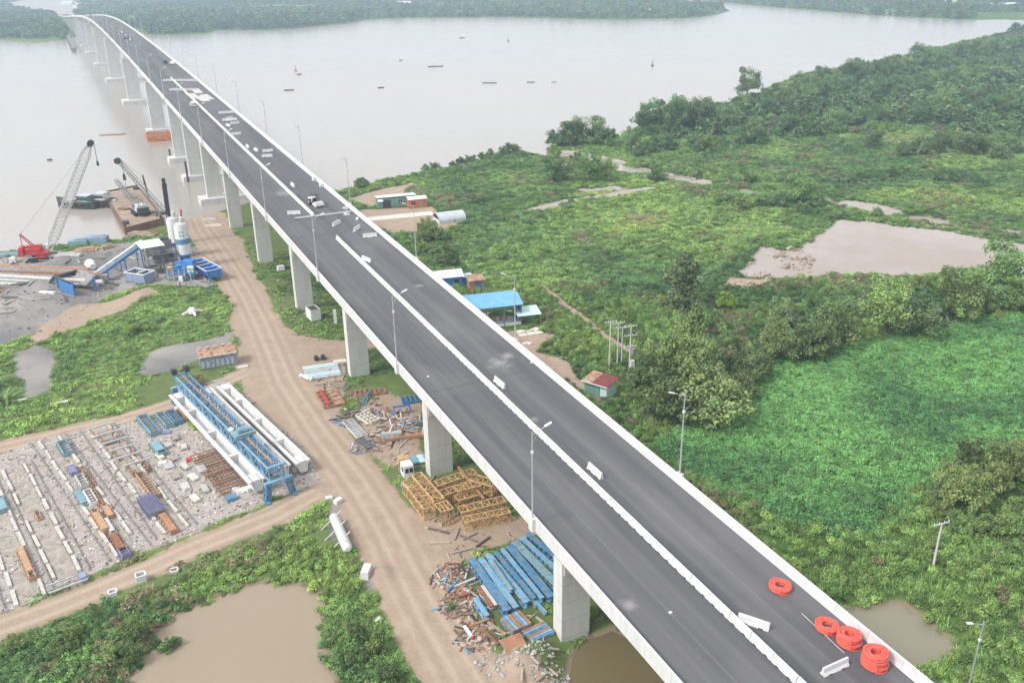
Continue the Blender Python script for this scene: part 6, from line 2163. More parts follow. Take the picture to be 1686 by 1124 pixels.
t = thing('steel_formwork', 'red and grey frame of steel formwork at the road side', 'formwork', at(544, 658), head(gp(522, 640), gp(545, 678)))
part(t, 'frame', 'rust_light', lambda m: [m.bar((-3.2, y_, 0.3), (3.2, y_, 0.3), 0.2, 0.3) for y_ in (-1.8, -0.6, 0.6, 1.8)] + [m.bar((x, -1.8, 0.35), (x, 1.8, 0.35), 0.2, 0.3) for x in (-3.2, -1.6, 0, 1.6, 3.2)])
part(t, 'plate', 'roof_rust', lambda m: m.box(0, 0.9, 0.42, 6.2, 1.6, 0.08))
part(t, 'rib', 'crane_red', lambda m: m.bar((-3.2, -1.0, 0.7), (3.2, -1.0, 0.7), 0.35, 0.35))
def pallet_frames(label, q, yaw, mat, L, w, n1, n2):
    t = thing('steel_formwork', label, 'formwork', at(*q), yaw)
    part(t, 'frame', mat, lambda m: [m.bar((-L / 2, -w / 2 + w * k / n1, 0.3), (L / 2, -w / 2 + w * k / n1, 0.3), 0.18, 0.3) for k in range(n1 + 1)])
    part(t, 'rib', mat, lambda m: [m.bar((-L / 2 + L * k / n2, -w / 2, 0.5), (-L / 2 + L * k / n2, w / 2, 0.5), 0.16, 0.2) for k in range(n2 + 1)])
    part(t, 'skin', mat, lambda m: m.box(0, 0, 0.0, L, w, 0.1))
pallet_frames('long white formwork panel angled along the road', (585, 708), head(gp(560, 680), gp(605, 730)), 'pale_steel', 6.5, 1.8, 2, 8)
pallet_frames('pale formwork panel behind the long white one', (606, 690), head(gp(585, 680), gp(615, 700)), 'wall_cream', 4.0, 2.2, 3, 4)
pallet_frames('rusty pink formwork panel lying in the grass by the third pier', (606, 648), 0.12, 'roof_rust', 6.0, 1.6, 2, 7)
pallet_frames('blue formwork panel lying by the edge of the bridge', (680, 660), 0.3, 'blue_steel', 4.0, 2.0, 3, 5)
pallet_frames('grey formwork panel at the bottom of the scrap row', (600, 732), head(gp(590, 725), gp(612, 740)), 'grey_steel', 3.4, 1.6, 2, 5)
for i, (q, yaw, mt, lab) in enumerate((((605, 662), 1.4, 'blue_steel', 'blue trestle standing in the grass below the pink panel'), ((662, 680), 0.3, 'plant_blue', 'dark blue trestle lying under the edge of the bridge'))):
    t = thing('trestle', lab, 'trestle', at(*q), yaw)
    part(t, 'frame', mt, lambda m: (m.bar((-1.6, -0.4, 0), (-1.2, 0, 1.4), 0.16), m.bar((-1.6, 0.4, 0), (-1.2, 0, 1.4), 0.16), m.bar((1.6, -0.4, 0), (1.2, 0, 1.4), 0.16), m.bar((1.6, 0.4, 0), (1.2, 0, 1.4), 0.16), m.bar((-1.5, 0, 1.4), (1.5, 0, 1.4), 0.25)))
for i, (q, L, yaw, mt, lab) in enumerate((((668, 722), 6.5, 0.2, 'rust_light', 'long rusty orange beam in front of the second pier'), ((645, 716), 3.2, 0.15, 'pale_steel', 'grey beam end left of the rusty orange beam'))):
    o = MB().bar((-L / 2, 0, 0.3), (L / 2, 0, 0.3), 0.5, 0.5).build('steel_joist', mt, loc=at(*q), rot=(0, 0, yaw))
    tag(o, lab, 'beam')
# generator box and small equipment by the fourth pier
t = thing('generator', 'pale box generator with a dark top beside the fourth pier', 'generator', at(517, 526), head(gp(508, 512), gp(528, 530)))
part(t, 'housing', 'white_paint', lambda m: m.box(0, 0, 0.3, 3.4, 2.2, 2.2))
part(t, 'top_opening', 'dark_steel', lambda m: m.box(-0.1, 0, 2.5, 2.6, 1.7, 0.06))
part(t, 'rim', 'pale_steel', lambda m: [m.box(0, s_ * 1.0, 2.5, 3.4, 0.16, 0.2) for s_ in (-1, 1)] + [m.box(s_ * 1.6, 0, 2.5, 0.16, 1.8, 0.2) for s_ in (-1, 1)])
part(t, 'skid', 'dark_steel', lambda m: [m.box(0, s_ * 0.8, -0.1, 3.6, 0.25, 0.42) for s_ in (-1, 1)])
o = MB().box(0, 0, 0, 0.6, 0.6, 3.0).build('concrete_post', 'white_concrete', loc=at(553, 532)); tag(o, 'short white post under the edge of the bridge', 'post')
t = thing('pump', 'white and dark pump standing in the grass by the fifth pier', 'pump', at(463, 447), 0.5)
part(t, 'body', 'white_paint', lambda m: m.box(0, 0, 0.3, 1.8, 1.2, 1.1, 0, 0.85))
part(t, 'motor', 'dark_steel', lambda m: m.tube((1.0, 0, 0.7), (2.0, 0, 0.7), 0.45, 10))
for i, (q, lab) in enumerate((((527, 592), 'dark machine part on the dirt left of the third pier'), ((560, 598), 'pink slab leaning by the third pier'))):
    t = thing('machine_part', lab, 'machine part', at(*q), 0.3)
    if i == 0:
        part(t, 'drum', 'dark_steel', lambda m: [m.tube((x, -0.5, 0.5), (x, 0.5, 0.5), 0.45, 10) for x in (-0.7, 0.6)])
        part(t, 'frame', 'grey_steel', lambda m: m.box(0, 0, 0.2, 2.2, 0.7, 0.3))
    else:
        part(t, 'slab', 'wall_cream', lambda m: m.box(0, 0, 0.1, 2.4, 1.4, 0.5))
        part(t, 'base', 'wood', lambda m: m.box(0, 0, -0.2, 2.0, 1.0, 0.3))
# white tank with props by the pond
A, B = gp(550, 852, 0.9), gp(572, 903, 0.9)
t = thing('pressure_tank', 'long white tank lying on slanted props above the pond', 'tank', ((A[0] + B[0]) / 2, (A[1] + B[1]) / 2, 0.0), head(A, B))
L = math.hypot(B[0] - A[0], B[1] - A[1])
part(t, 'shell', 'pale_steel', lambda m: m.tube((-L / 2, 0, 1.0), (L / 2, 0, 1.0), 0.68, 18))
part(t, 'underside', 'grey_steel', lambda m: m.box(0, 0.3, 0.0, L * 0.95, 0.9, 0.5))
for x in (-L * 0.38, -L * 0.05, L * 0.3):
    part(t, 'prop', 'pale_steel', lambda m: m.bar((x, -2.2, -0.1), (x - 0.5, 0.95, 2.0), 0.14))
part(t, 'end_cap', 'pale_concrete', lambda m: [m.lathe([(0.86, 0), (0.7, 0.25), (0.3, 0.38)], 14) and None for _ in ()] or m.tube((L / 2, 0, 1.0), (L / 2 + 0.35, 0, 1.0), 0.66, 16, 0.35))
for q, sx, sy, sz, yaw, mt, lab in (((604, 948), 2.0, 1.0, 1.0, 1.45, 'white_concrete', 'white concrete block at the pond side of the road'), ((233, 955), 1.1, 1.0, 1.0, 0.5, 'pale_concrete', 'pale hollow block above the brown pond'),
                                    ((186, 978), 0.9, 0.8, 0.5, 0.5, 'white_concrete', 'small white block left of the hollow one'), ((287, 941), 0.9, 0.7, 0.5, 0.4, 'white_concrete', 'small white block right of the hollow one'),
                                    ((622, 1020), 0.9, 0.6, 0.4, 0.7, 'wall_cream', 'pale broken block in the bushes by the road'), ((542, 822), 1.0, 0.7, 0.5, 0.4, 'white_concrete', 'left white block by the yard road corner'),
                                    ((557, 827), 1.2, 0.8, 0.6, 0.9, 'white_concrete', 'right white block by the yard road corner'), ((396, 808), 2.4, 1.0, 0.4, 0.1, 'white_paint', 'white sheet at the lower end of the left girder'),
                                    ((80, 492), 4.0, 0.9, 0.5, -0.2, 'white_paint', 'white pipe lying on the dark gravel'), ((275, 713), 1.4, 1.0, 0.4, 0.2, 'purple_panel', 'purple crate lid on the grassy patch of the yard'),
                                    ((268, 765), 1.2, 0.8, 0.5, 0.5, 'white_paint', 'small white crate in the middle of the yard'), ((312, 758), 0.9, 0.9, 0.4, 0.5, 'crane_red', 'dark red drum lid by the reinforcement mat'),
                                    ((382, 822), 1.6, 1.2, 0.6, 0.6, 'blue_steel', 'blue tarpaulin bundle near the gantry foot'), ((400, 606), 2.0, 0.8, 0.4, 0.4, 'wall_cream', 'pale plank pile by the tin shed')):
    m = MB().box(0, 0, -0.1, sx, sy, sz + 0.1, 0, 0.94)
    if 'hollow' in lab:
        m = MB()
        wallbox(m, sx, sy, sz, 0.18)
    o = m.build('concrete_block' if 'block' in lab else 'site_item', mt, loc=at(*q), rot=(0, 0, yaw))
    tag(o, lab, 'block' if 'block' in lab else 'site item')
t = thing('steel_rack', 'steel rack lying at the bottom end of the second bed', 'frame', at(112, 965), head(gp(90, 970), gp(130, 955)))
part(t, 'rail', 'pale_steel', lambda m: [m.bar((-2.2, y_, 0.6), (2.2, y_, 0.6), 0.16) for y_ in (-0.8, 0.8)])
part(t, 'crosspiece', 'grey_steel', lambda m: [m.bar((-2.2 + 0.9 * k, -0.8, 0.5), (-2.2 + 0.9 * k, 0.8, 0.5), 0.16) for k in range(6)])
part(t, 'box', 'tin_blue', lambda m: m.box(1.8, 0, 0.0, 0.8, 1.2, 0.9))
# tin shed by the junction
t = thing('tin_shed', 'blue-grey tin shed with a rusty roof at the road junction', 'shed', at(360, 600), head(gp(333, 605), gp(392, 595)))
part(t, 'wall', 'tin_blue', lambda m: wallbox(m, 6.6, 3.2, 2.3))
part(t, 'panel', 'roof_grey', lambda m: [m.box(-2.9 + 0.9 * k, -1.66, 0.2, 0.5, 0.05, 1.4) for k in range(7)])
part(t, 'roof', 'roof_rust', lambda m: m.hexa([(-3.5, -1.9, 2.25), (3.5, -1.9, 2.25), (3.5, 1.9, 2.85), (-3.5, 1.9, 2.85), (-3.5, -1.9, 2.33), (3.5, -1.9, 2.33), (3.5, 1.9, 2.93), (-3.5, 1.9, 2.93)]))
part(t, 'sandbag', 'tarp', lambda m: [m.box(-3.2 + 0.9 * k, -1.8, 2.36, 0.6, 0.35, 0.18) for k in range(8)] + [m.box(-2.8 + 1.4 * k, 1.7, 2.95, 0.6, 0.35, 0.18) for k in range(5)])
# white broken thing in the meadow
t = thing('drill_head', 'white four-armed steel piece lying in the left meadow', 'steel piece', at(318, 522), 0.4)
part(t, 'hub', 'white_paint', lambda m: m.lathe([(0.9, 0.3), (0.9, 1.0), (0.5, 1.5)], 10))
for a in (0.2, 1.7, 3.3, 4.9):
    part(t, 'arm', 'white_paint', lambda m: m.bar((math.cos(a) * 0.5, math.sin(a) * 0.5, 0.9), (math.cos(a) * 2.2, math.sin(a) * 2.2, 0.3), 0.45, 0.3))
# a few people are not seen; stacked planks at the top road edge
for q, lab in (((30, 663), 'pale plank lying in the grass at the left edge'), ((98, 666), 'pale forked timber lying in the grass beside the upper track')):
    o = MB().bar((-1.4, 0, 0.3), (1.4, 0.2, 0.4), 0.5, 0.2).build('timber', 'wall_cream', loc=at(*q), rot=(0, 0, 0.2)); tag(o, lab, 'timber')
# ================================================================== batching plant and river side
def silo(label, q, R, H, leg, band):
    t = thing('cement_silo', label, 'silo', at(*q), 0.3, 'cement silos')
    part(t, 'shell', 'white_paint', lambda m: m.lathe([(R, leg), (R, leg + H)], 24), smooth=False)
    part(t, 'cone', 'plant_blue', lambda m: m.lathe([(0.35, leg - 2.2), (R, leg - 0.02)], 24))
    part(t, 'dome', 'pale_steel', lambda m: m.lathe([(R + 0.02, leg + H), (R * 0.85, leg + H + 0.35), (R * 0.3, leg + H + 0.6)], 24))
    if band:
        part(t, 'band', 'blue_steel', lambda m: m.lathe([(R + 0.03, leg + H * 0.36), (R + 0.03, leg + H * 0.54)], 24))
        part(t, 'lettering', 'tin_blue', lambda m: [m.box(math.sin(a) * (R + 0.03), -math.cos(a) * (R + 0.03), leg + H * z_, 0.35, 0.04, 0.4, a) for a in (-0.25, 0.25) for z_ in (0.64, 0.76)])
    part(t, 'railing', 'pale_steel', lambda m: [m.tube((R * math.cos(a), R * math.sin(a), leg + H), (R * math.cos(a), R * math.sin(a), leg + H + 1.0), 0.04, 4) for a in np.linspace(0, 6.28, 12)])
    part(t, 'filter', 'pale_steel', lambda m: m.lathe([(0.55, leg + H + 0.5), (0.55, leg + H + 1.7), (0.2, leg + H + 2.0)], 10, 0.4, 0.2))
    for a in (0.8, 2.37, 3.94, 5.5):
        part(t, 'leg', 'plant_blue', lambda m: m.bar((R * 0.9 * math.cos(a), R * 0.9 * math.sin(a), -0.2), (R * 0.9 * math.cos(a), R * 0.9 * math.sin(a), leg + 0.4), 0.28))
    part(t, 'ladder', 'grey_steel', lambda m: [m.bar((-R - 0.2, y_, 0.1), (-R - 0.2, y_, leg + H), 0.06) for y_ in (-0.2, 0.2)] + [m.bar((-R - 0.2, -0.2, 0.4 * k), (-R - 0.2, 0.2, 0.4 * k), 0.05) for k in range(int((leg + H) / 0.4))])
    return t
silo('white cement silo with a blue band, the front one', (308, 441), 1.65, 7.4, 4.0, True)
silo('plain white cement silo behind the banded one', (294, 424), 1.6, 6.0, 4.4, False)
# mixing tower
t = thing('batching_tower', 'grey batching tower with a white lid-like roof beside the silos', 'tower', at(268, 445), head(gp(245, 448), gp(290, 440)))
for x in (-3.4, 0, 3.4):
    for y_ in (-2.2, 2.2):
        part(t, 'column', 'grey_steel', lambda m: m.box(x, y_, -0.2, 0.3, 0.3, 7.4))
for z_ in (2.4, 4.8):
    part(t, 'floor', 'grey_steel', lambda m: m.box(0, 0, z_, 7.6, 5.2, 0.15))
    part(t, 'handrail', 'pale_steel', lambda m: [m.bar((-3.8, y_, z_ + 1.0), (3.8, y_, z_ + 1.0), 0.06) for y_ in (-2.6, 2.6)])
part(t, 'mixer', 'grey_steel', lambda m: (m.tube((-1.8, 0, 3.6), (1.8, 0, 3.6), 1.0, 12), m.box(0, 0, 4.95, 3.0, 2.6, 1.4)))
part(t, 'wall_panel', 'pile_grey', lambda m: (m.box(2.0, 2.3, 2.5, 3.4, 0.1, 4.4), m.box(-2.0, -2.3, 4.9, 3.2, 0.1, 2.0)))
t2 = part(t, 'roof', 'roof_white', lambda m: m.hexa([(-4.8, -2.9, 7.1), (0.9, -2.9, 7.1), (0.9, 2.9, 7.5), (-4.8, 2.9, 7.5), (-4.8, -2.9, 7.2), (0.9, -2.9, 7.2), (0.9, 2.9, 7.6), (-4.8, 2.9, 7.6)]))
# blue aggregate batcher
t = thing('aggregate_batcher', 'bright blue aggregate batcher with open bins at the plant road', 'batcher', at(340, 455), head(gp(322, 440), gp(362, 462)))
for k in range(4):
    def bin_(m, x=-4.2 + 2.8 * k):
        for s_ in (-1, 1):
            m.hexa([(x - 1.3, s_ * 1.0, 1.2), (x + 1.3, s_ * 1.0, 1.2), (x + 1.3, s_ * 1.12, 1.2), (x - 1.3, s_ * 1.12, 1.2), (x - 1.3, s_ * 1.9, 3.0), (x + 1.3, s_ * 1.9, 3.0), (x + 1.3, s_ * 2.02, 3.0), (x - 1.3, s_ * 2.02, 3.0)])
        m.box(x - 1.34, 0, 1.2, 0.08, 3.4, 1.8); m.box(x + 1.34, 0, 1.2, 0.08, 3.4, 1.8)
        m.box(x, 0, 1.1, 2.6, 2.1, 0.1)
    part(t, 'bin', 'plant_blue' if k != 1 else 'blue_steel', bin_)
part(t, 'rim', 'white_paint', lambda m: [m.bar((-5.6, s_ * 1.96, 3.06), (5.6, s_ * 1.96, 3.06), 0.16) for s_ in (-1, 1)] + [m.bar((-5.6 + 2.8 * k, -1.9, 3.08), (-5.6 + 2.8 * k, 1.9, 3.08), 0.14) for k in range(5)])
for x in (-5, -1.7, 1.7, 5):
    for s_ in (-1, 1):
        part(t, 'leg', 'plant_blue', lambda m: m.bar((x, s_ * 1.2, -0.2), (x, s_ * 1.2, 1.3), 0.22))
part(t, 'weigh_belt', 'dark_steel', lambda m: m.box(0, 0, 0.5, 11, 1.0, 0.3))
t = thing('mixer_platform', 'blue pipe-work platform under the banded silo', 'platform', at(303, 458), head(gp(285, 455), gp(325, 455)))
part(t, 'deck', 'plant_blue', lambda m: m.box(0, 0, 2.0, 7.0, 4.0, 0.2))
for x in (-3.2, 0, 3.2):
    for y_ in (-1.8, 1.8):
        part(t, 'post', 'plant_blue', lambda m: m.box(x, y_, -0.2, 0.25, 0.25, 2.3))
part(t, 'brace', 'blue_steel', lambda m: [m.bar((x, -1.9, 0), (x + 3.2, -1.9, 2.0), 0.14) for x in (-3.2, 0)] + [m.bar((x + 3.2, -1.9, 0), (x, -1.9, 2.0), 0.14) for x in (-3.2, 0)])
part(t, 'screw_conveyor', 'blue_steel', lambda m: (m.tube((1.5, 1.5, 3.8), (-2.4, -1.4, 3.0), 0.32, 8), m.tube((3.0, 1.0, 4.0), (0.2, -1.2, 2.6), 0.3, 8)))
part(t, 'weigh_hopper', 'plant_blue', lambda m: (m.box(1.6, 0.4, 2.2, 3.2, 2.6, 2.4, 0, 0.8), m.box(-1.0, 0.9, 2.2, 1.8, 1.6, 1.9, 0, 0.7)))
part(t, 'guard_rail', 'blue_steel', lambda m: [m.bar((-3.5, y_, 3.2), (3.5, y_, 3.2), 0.1) for y_ in (-2, 2)] + [m.bar((-3.5 + k, -2, 2.2), (-3.5 + k, -2, 3.2), 0.09) for k in range(8)])
part(t, 'motor', 'yellow_steel', lambda m: m.box(-2.6, -1.2, 2.2, 1.3, 1.2, 1.2))
part(t, 'pipe', 'pale_steel', lambda m: [m.tube((-3.0 + k * 1.4, -2.0, 0.2), (-3.0 + k * 1.4, -2.0, 2.9), 0.12, 6) for k in range(5)])
part(t, 'cabinet', 'white_paint', lambda m: (m.box(2.6, -1.4, 2.2, 1.4, 0.8, 1.4), m.box(0.4, -2.6, 0, 0.9, 0.7, 1.5)))
# white-rimmed bin
t = thing('receiving_bin', 'dark steel bin with a white rim left of the tower', 'bin', at(232, 462), head(gp(208, 462), gp(252, 468)))
def rimbin(m):
    for s_ in (-1, 1):
        m.box(0, s_ * 1.8, 0.2, 6.0, 0.12, 2.2)
    for x in (-3, 0.6, 3):
        m.box(x, 0, 0.2, 0.12, 3.5, 2.2)
part(t, 'side', 'tin_blue', rimbin)
part(t, 'rim', 'white_paint', lambda m: [m.bar((-3.1, s_ * 1.8, 2.45), (3.1, s_ * 1.8, 2.45), 0.3, 0.15) for s_ in (-1, 1)] + [m.bar((x, -1.8, 2.46), (x, 1.8, 2.46), 0.3, 0.14) for x in (-3, 0.6, 3)])
part(t, 'floor', 'dark_steel', lambda m: m.box(0, 0, 0.1, 5.8, 3.4, 0.2))
# belt conveyor
A, B = at(146, 470), at(240, 438)
t = thing('belt_conveyor', 'blue and white belt conveyor rising to the batching tower', 'conveyor', A, math.atan2(B.y - A.y, B.x - A.x))
L = (B - A).to_2d().length
part(t, 'belt_cover', 'roof_grey', lambda m: m.hexa([(0, -0.7, 1.2), (L, -0.7, 6.2), (L, 0.7, 6.2), (0, 0.7, 1.2), (0, -0.4, 2.0), (L, -0.4, 7.0), (L, 0.4, 7.0), (0, 0.4, 2.0)]))
part(t, 'side_frame', 'plant_blue', lambda m: [m.bar((0, s_ * 0.8, 0.9), (L, s_ * 0.8, 5.9), 0.14, 0.6) for s_ in (-1, 1)])
for k in (0.3, 0.62, 0.92):
    part(t, 'support', 'plant_blue', lambda m: [m.bar((L * k, s_ * 1.1, -0.3), (L * k, s_ * 0.8, 0.7 + 5 * k), 0.2) for s_ in (-1, 1)] + [m.bar((L * k, -1.0, 0.4 + 2 * k), (L * k, 1.0, 0.4 + 2 * k), 0.14)])
part(t, 'drive_drum', 'dark_steel', lambda m: m.tube((L, -0.9, 6.3), (L, 0.9, 6.3), 0.45, 10))
# feed hopper
t = thing('feed_hopper', 'grey-green feed hopper with splayed plates at the foot of the conveyor', 'hopper', at(128, 480), head(gp(112, 468), gp(150, 482)))
part(t, 'plate', 'pile_grey', lambda m: (m.hexa([(-3, -2.2, 3.0), (3, -2.2, 3.0), (2.0, -0.6, 1.2), (-2.0, -0.6, 1.2), (-3, -2.2, 3.12), (3, -2.2, 3.12), (2.0, -0.6, 1.32), (-2.0, -0.6, 1.32)]),
                                           m.hexa([(-3, 2.2, 3.0), (3, 2.2, 3.0), (2.0, 0.6, 1.2), (-2.0, 0.6, 1.2), (-3, 2.2, 3.12), (3, 2.2, 3.12), (2.0, 0.6, 1.32), (-2.0, 0.6, 1.32)])))
part(t, 'ramp', 'pile_grey', lambda m: m.hexa([(-6.5, -2.3, 0.2), (-3, -2.3, 2.9), (-3, 2.3, 2.9), (-6.5, 2.3, 0.2), (-6.5, -2.3, 0.4), (-3, -2.3, 3.1), (-3, 2.3, 3.1), (-6.5, 2.3, 0.4)]))
t.scale = (1.35, 1.35, 1.25)
part(t, 'shade_panel', 'wall_blue', lambda m: m.box(1.0, -2.2, -0.6, 5.0, 0.2, 3.2))  # dark blue panel standing in for the shade below the hopper plates
for x in (-2.6, 2.6):
    for s_ in (-1, 1):
        part(t, 'leg', 'plant_blue', lambda m: m.bar((x, s_ * 1.9, -0.8), (x, s_ * 1.9, 2.9), 0.25))
# drum of a mixer standing on end
t = thing('mixer_drum', 'white tapered mixer drum lying behind the conveyor', 'drum', at(152, 450), 2.2)
part(t, 'drum', 'white_paint', lambda m: (m.tube((-2.2, 0, 1.3), (0.6, 0, 1.4), 0.75, 14, 1.3), m.tube((0.6, 0, 1.4), (2.2, 0, 1.3), 1.3, 14, 0.8)))
part(t, 'cradle', 'grey_steel', lambda m: [m.box(x, 0, -0.1, 0.4, 2.0, 0.7) for x in (-1.2, 1.2)])
# steel piles
for i in range(18):
    k = i % 6
    q0 = (-70 + 9 * (i // 6) * 3 + 8 * (i % 3), 450 + 3.4 * k + (i // 6) * 1.2)
    A = at(*q0)
    B = at(q0[0] + 165 + 8 * ((i * 5) % 4), q0[1] + 6 + (i % 3) * 2)
    L = (B - A).to_2d().length
    o = MB().tube((0, 0, 0.35), (L, 0, 0.35), 0.5, 8).build('steel_pile', ['rust_light', 'pile_grey', 'pile_grey', 'rust', 'pile_grey', 'pale_steel'][k], loc=A + Vector((0, 0, 0.2 + 0.85 * (i // 6))), rot=(0, 0, math.atan2(B.y - A.y, B.x - A.x)))
    tag(o, 'long steel pile in the heap at the left edge, ' + ['bottom layer, ', 'middle layer, ', 'top layer, '][i // 6] + ['farthest', 'second farthest', 'third farthest', 'third nearest', 'second nearest', 'nearest'][k] + ' one', 'steel pile', 'steel piles')
for i in range(4):
    q0 = (-60, 478 + 4 * i)
    A, B = at(*q0), at(28 + 6 * i, 474 + 3 * i)
    o = MB().bar((0, 0, 0.3), ((B - A).to_2d().length, 0, 0.3), 0.5, 0.4).build('sheet_pile', 'rust' if i % 2 else 'pile_grey', loc=A, rot=(0, 0, math.atan2(B.y - A.y, B.x - A.x)))
    tag(o, 'rusty sheet pile below the pipe heap at the left edge, ' + ['farthest', 'second', 'third', 'nearest'][i] + ' of four', 'sheet pile', 'sheet piles')

# red crawler crane on the bank
CB = at(72, 428)
t = thing('crawler_crane', 'red crawler crane with a tall grey lattice boom on the river bank', 'crane', CB, 0.25)
for s_ in (-1, 1):
    tr = part(t, 'track', 'black_rubber', lambda m: m.extr([(s_ * 2.2 - 0.4, 0.2), (s_ * 2.2 + 0.4, 0.2), (s_ * 2.2 + 0.4, 1.0), (s_ * 2.2 - 0.4, 1.0)], -3.0, 3.0))
    part(tr, 'track_roller', 'dark_steel', lambda m: [m.tube((x, s_ * 2.2 - 0.45, 0.6), (x, s_ * 2.2 + 0.45, 0.6), 0.3, 8) for x in (-2.6, -1.3, 0, 1.3, 2.6)])
part(t, 'undercarriage', 'crane_red', lambda m: (m.box(0, 0, 0.6, 2.6, 4.0, 0.8), m.tube((0, 0, 1.4), (0, 0, 1.7), 1.3, 16)))
part(t, 'house', 'crane_red', lambda m: (m.box(-1.2, 0, 1.7, 6.0, 3.2, 0.5), m.box(-1.8, 0.7, 2.2, 4.0, 1.6, 1.6, 0, 0.92), m.box(-1.8, -1.0, 2.2, 3.6, 1.0, 1.2)))
part(t, 'counterweight', 'crane_red', lambda m: (m.box(-4.6, 0, 1.6, 1.2, 3.8, 1.7), m.box(-4.6, 0, 3.3, 0.9, 3.0, 0.5)))
part(t, 'cab', 'white_paint', lambda m: m.box(1.6, 1.3, 1.8, 1.6, 1.0, 1.8, 0, 0.9))
part(t, 'window', 'glass_dark', lambda m: m.box(1.95, 1.3, 2.5, 1.0, 1.04, 0.8))
tip = Vector((17.0, -2.5, 29.5))
foot = Vector((1.8, 0, 2.2))
part(t, 'boom', 'pale_steel', lambda m: (m.lattice(foot, foot.lerp(tip, 0.12), 0.5, 3, 0.14, 0.08, 1.9), m.lattice(foot.lerp(tip, 0.12), foot.lerp(tip, 0.9), 1.9, 22, 0.17, 0.10), m.lattice(foot.lerp(tip, 0.9), tip, 1.9, 3, 0.16, 0.08, 0.7)))
part(t, 'boom_head', 'dark_steel', lambda m: (m.tube(tip + Vector((0.3, -0.5, 0.2)), tip + Vector((0.3, 0.5, 0.2)), 0.75, 12), m.box(tip.x, tip.y, tip.z - 0.8, 1.0, 1.0, 1.2)))
mastp = Vector((-4.2, 0, 7.0))
part(t, 'back_mast', 'crane_red', lambda m: [m.bar((-0.5, s_ * 0.8, 2.2), mastp + Vector((0, s_ * 0.5, 0)), 0.22) for s_ in (-1, 1)] + [m.bar(mastp + Vector((0, -0.6, 0)), mastp + Vector((0, 0.6, 0)), 0.3), m.bar((-4.4, 0, 2.4), mastp, 0.14)])
part(t, 'pendant', 'pale_steel', lambda m: [m.bar(mastp + Vector((0, s_ * 0.5, 0)), tip + Vector((0, s_ * 0.3, 0)), 0.09) for s_ in (-1, 1)])
hk = tip + Vector((1.0, 0, 0))
part(t, 'hoist_rope', 'dark_steel', lambda m: [m.bar(hk + Vector((0, s_ * 0.2, 0)), hk + Vector((0, s_ * 0.2, -4.6)), 0.06) for s_ in (-1, 1)])
part(t, 'hook_block', 'dark_steel', lambda m: m.box(hk.x, hk.y, hk.z - 5.6, 0.6, 0.5, 1.2, 0, 0.6))

# barge with its cranes
cs = [gp(170, 317, 0.9), gp(226, 306, 0.9), gp(270, 361, 0.9), gp(205, 378, 0.9)]
bc = (sum(p[0] for p in cs) / 4, sum(p[1] for p in cs) / 4)
t = thing('barge', 'flat brown work barge moored at the bank below the batching plant', 'barge', (bc[0], bc[1], WATER_Z))
loc = [(p[0] - bc[0], p[1] - bc[1]) for p in cs][::-1]
part(t, 'hull', 'hull_brown', lambda m: m.prism(loc, -1.0, 1.75))
part(t, 'deck', 'deck_mud', lambda m: m.prism([(p[0] * 0.965, p[1] * 0.965) for p in loc], 1.70, 1.80))
def bulw(m):
    for i in range(4):
        a, b_ = loc[i], loc[(i + 1) % 4]
        m.bar((a[0] * 0.985, a[1] * 0.985, 2.0), (b_[0] * 0.985, b_[1] * 0.985, 2.0), 0.3, 0.5)
part(t, 'bulwark', 'hull_brown', bulw)
part(t, 'bollard', 'dark_steel', lambda m: [m.tube((loc[i][0] * k, loc[i][1] * k, 1.8), (loc[i][0] * k, loc[i][1] * k, 2.7), 0.3, 8) for i in range(4) for k in (0.9, 0.8)])
part(t, 'anchor_winch', 'dark_steel', lambda m: [m.tube((loc[i][0] * 0.8 - 0.8, loc[i][1] * 0.8, 2.4), (loc[i][0] * 0.8 + 0.8, loc[i][1] * 0.8, 2.4), 0.6, 10) for i in (0, 2)])
DZ = WATER_Z + 1.8
def deck_pt(x, y):
    p = gp(x, y, DZ)
    return Vector((p[0], p[1], DZ))
cb = deck_pt(232, 352)
t = thing('deck_crane', 'white and dark crawler crane standing on the barge with its boom laid low', 'crane', cb, 0)
bt = Vector(deck_pt(196, 322)) + Vector((0, 0, 5.0)) - cb
yaw = math.atan2(bt.y, bt.x)
t.rotation_euler = (0, 0, yaw)
Lb = math.hypot(bt.x, bt.y)
for s_ in (-1, 1):
    part(t, 'track', 'black_rubber', lambda m: m.box(0, s_ * 1.9, 0, 5.6, 0.8, 1.0))
part(t, 'house', 'pale_steel', lambda m: (m.box(-1.0, 0, 1.2, 5.2, 3.2, 0.4), m.box(-1.8, 0, 1.6, 3.6, 3.0, 1.7, 0, 0.9)))
part(t, 'counterweight', 'dark_steel', lambda m: m.box(-4.1, 0, 1.1, 1.2, 3.4, 1.6))
part(t, 'cab', 'tin_blue', lambda m: m.box(1.4, 1.2, 1.3, 1.5, 1.0, 1.7, 0, 0.9))
part(t, 'window', 'glass_dark', lambda m: m.box(1.7, 1.2, 2.0, 1.0, 1.04, 0.8))
part(t, 'boom', 'grey_steel', lambda m: m.lattice((1.0, 0, 1.8), (Lb, 0, 5.0), 1.3, 10, 0.14, 0.09, 1.0))
part(t, 'gantry_frame', 'grey_steel', lambda m: [m.bar((-3.0, s_ * 0.8, 3.2), (-2.6, s_ * 0.4, 5.4), 0.2) for s_ in (-1, 1)] + [m.bar((-2.6, 0, 5.4), (Lb, 0, 5.2), 0.07)])
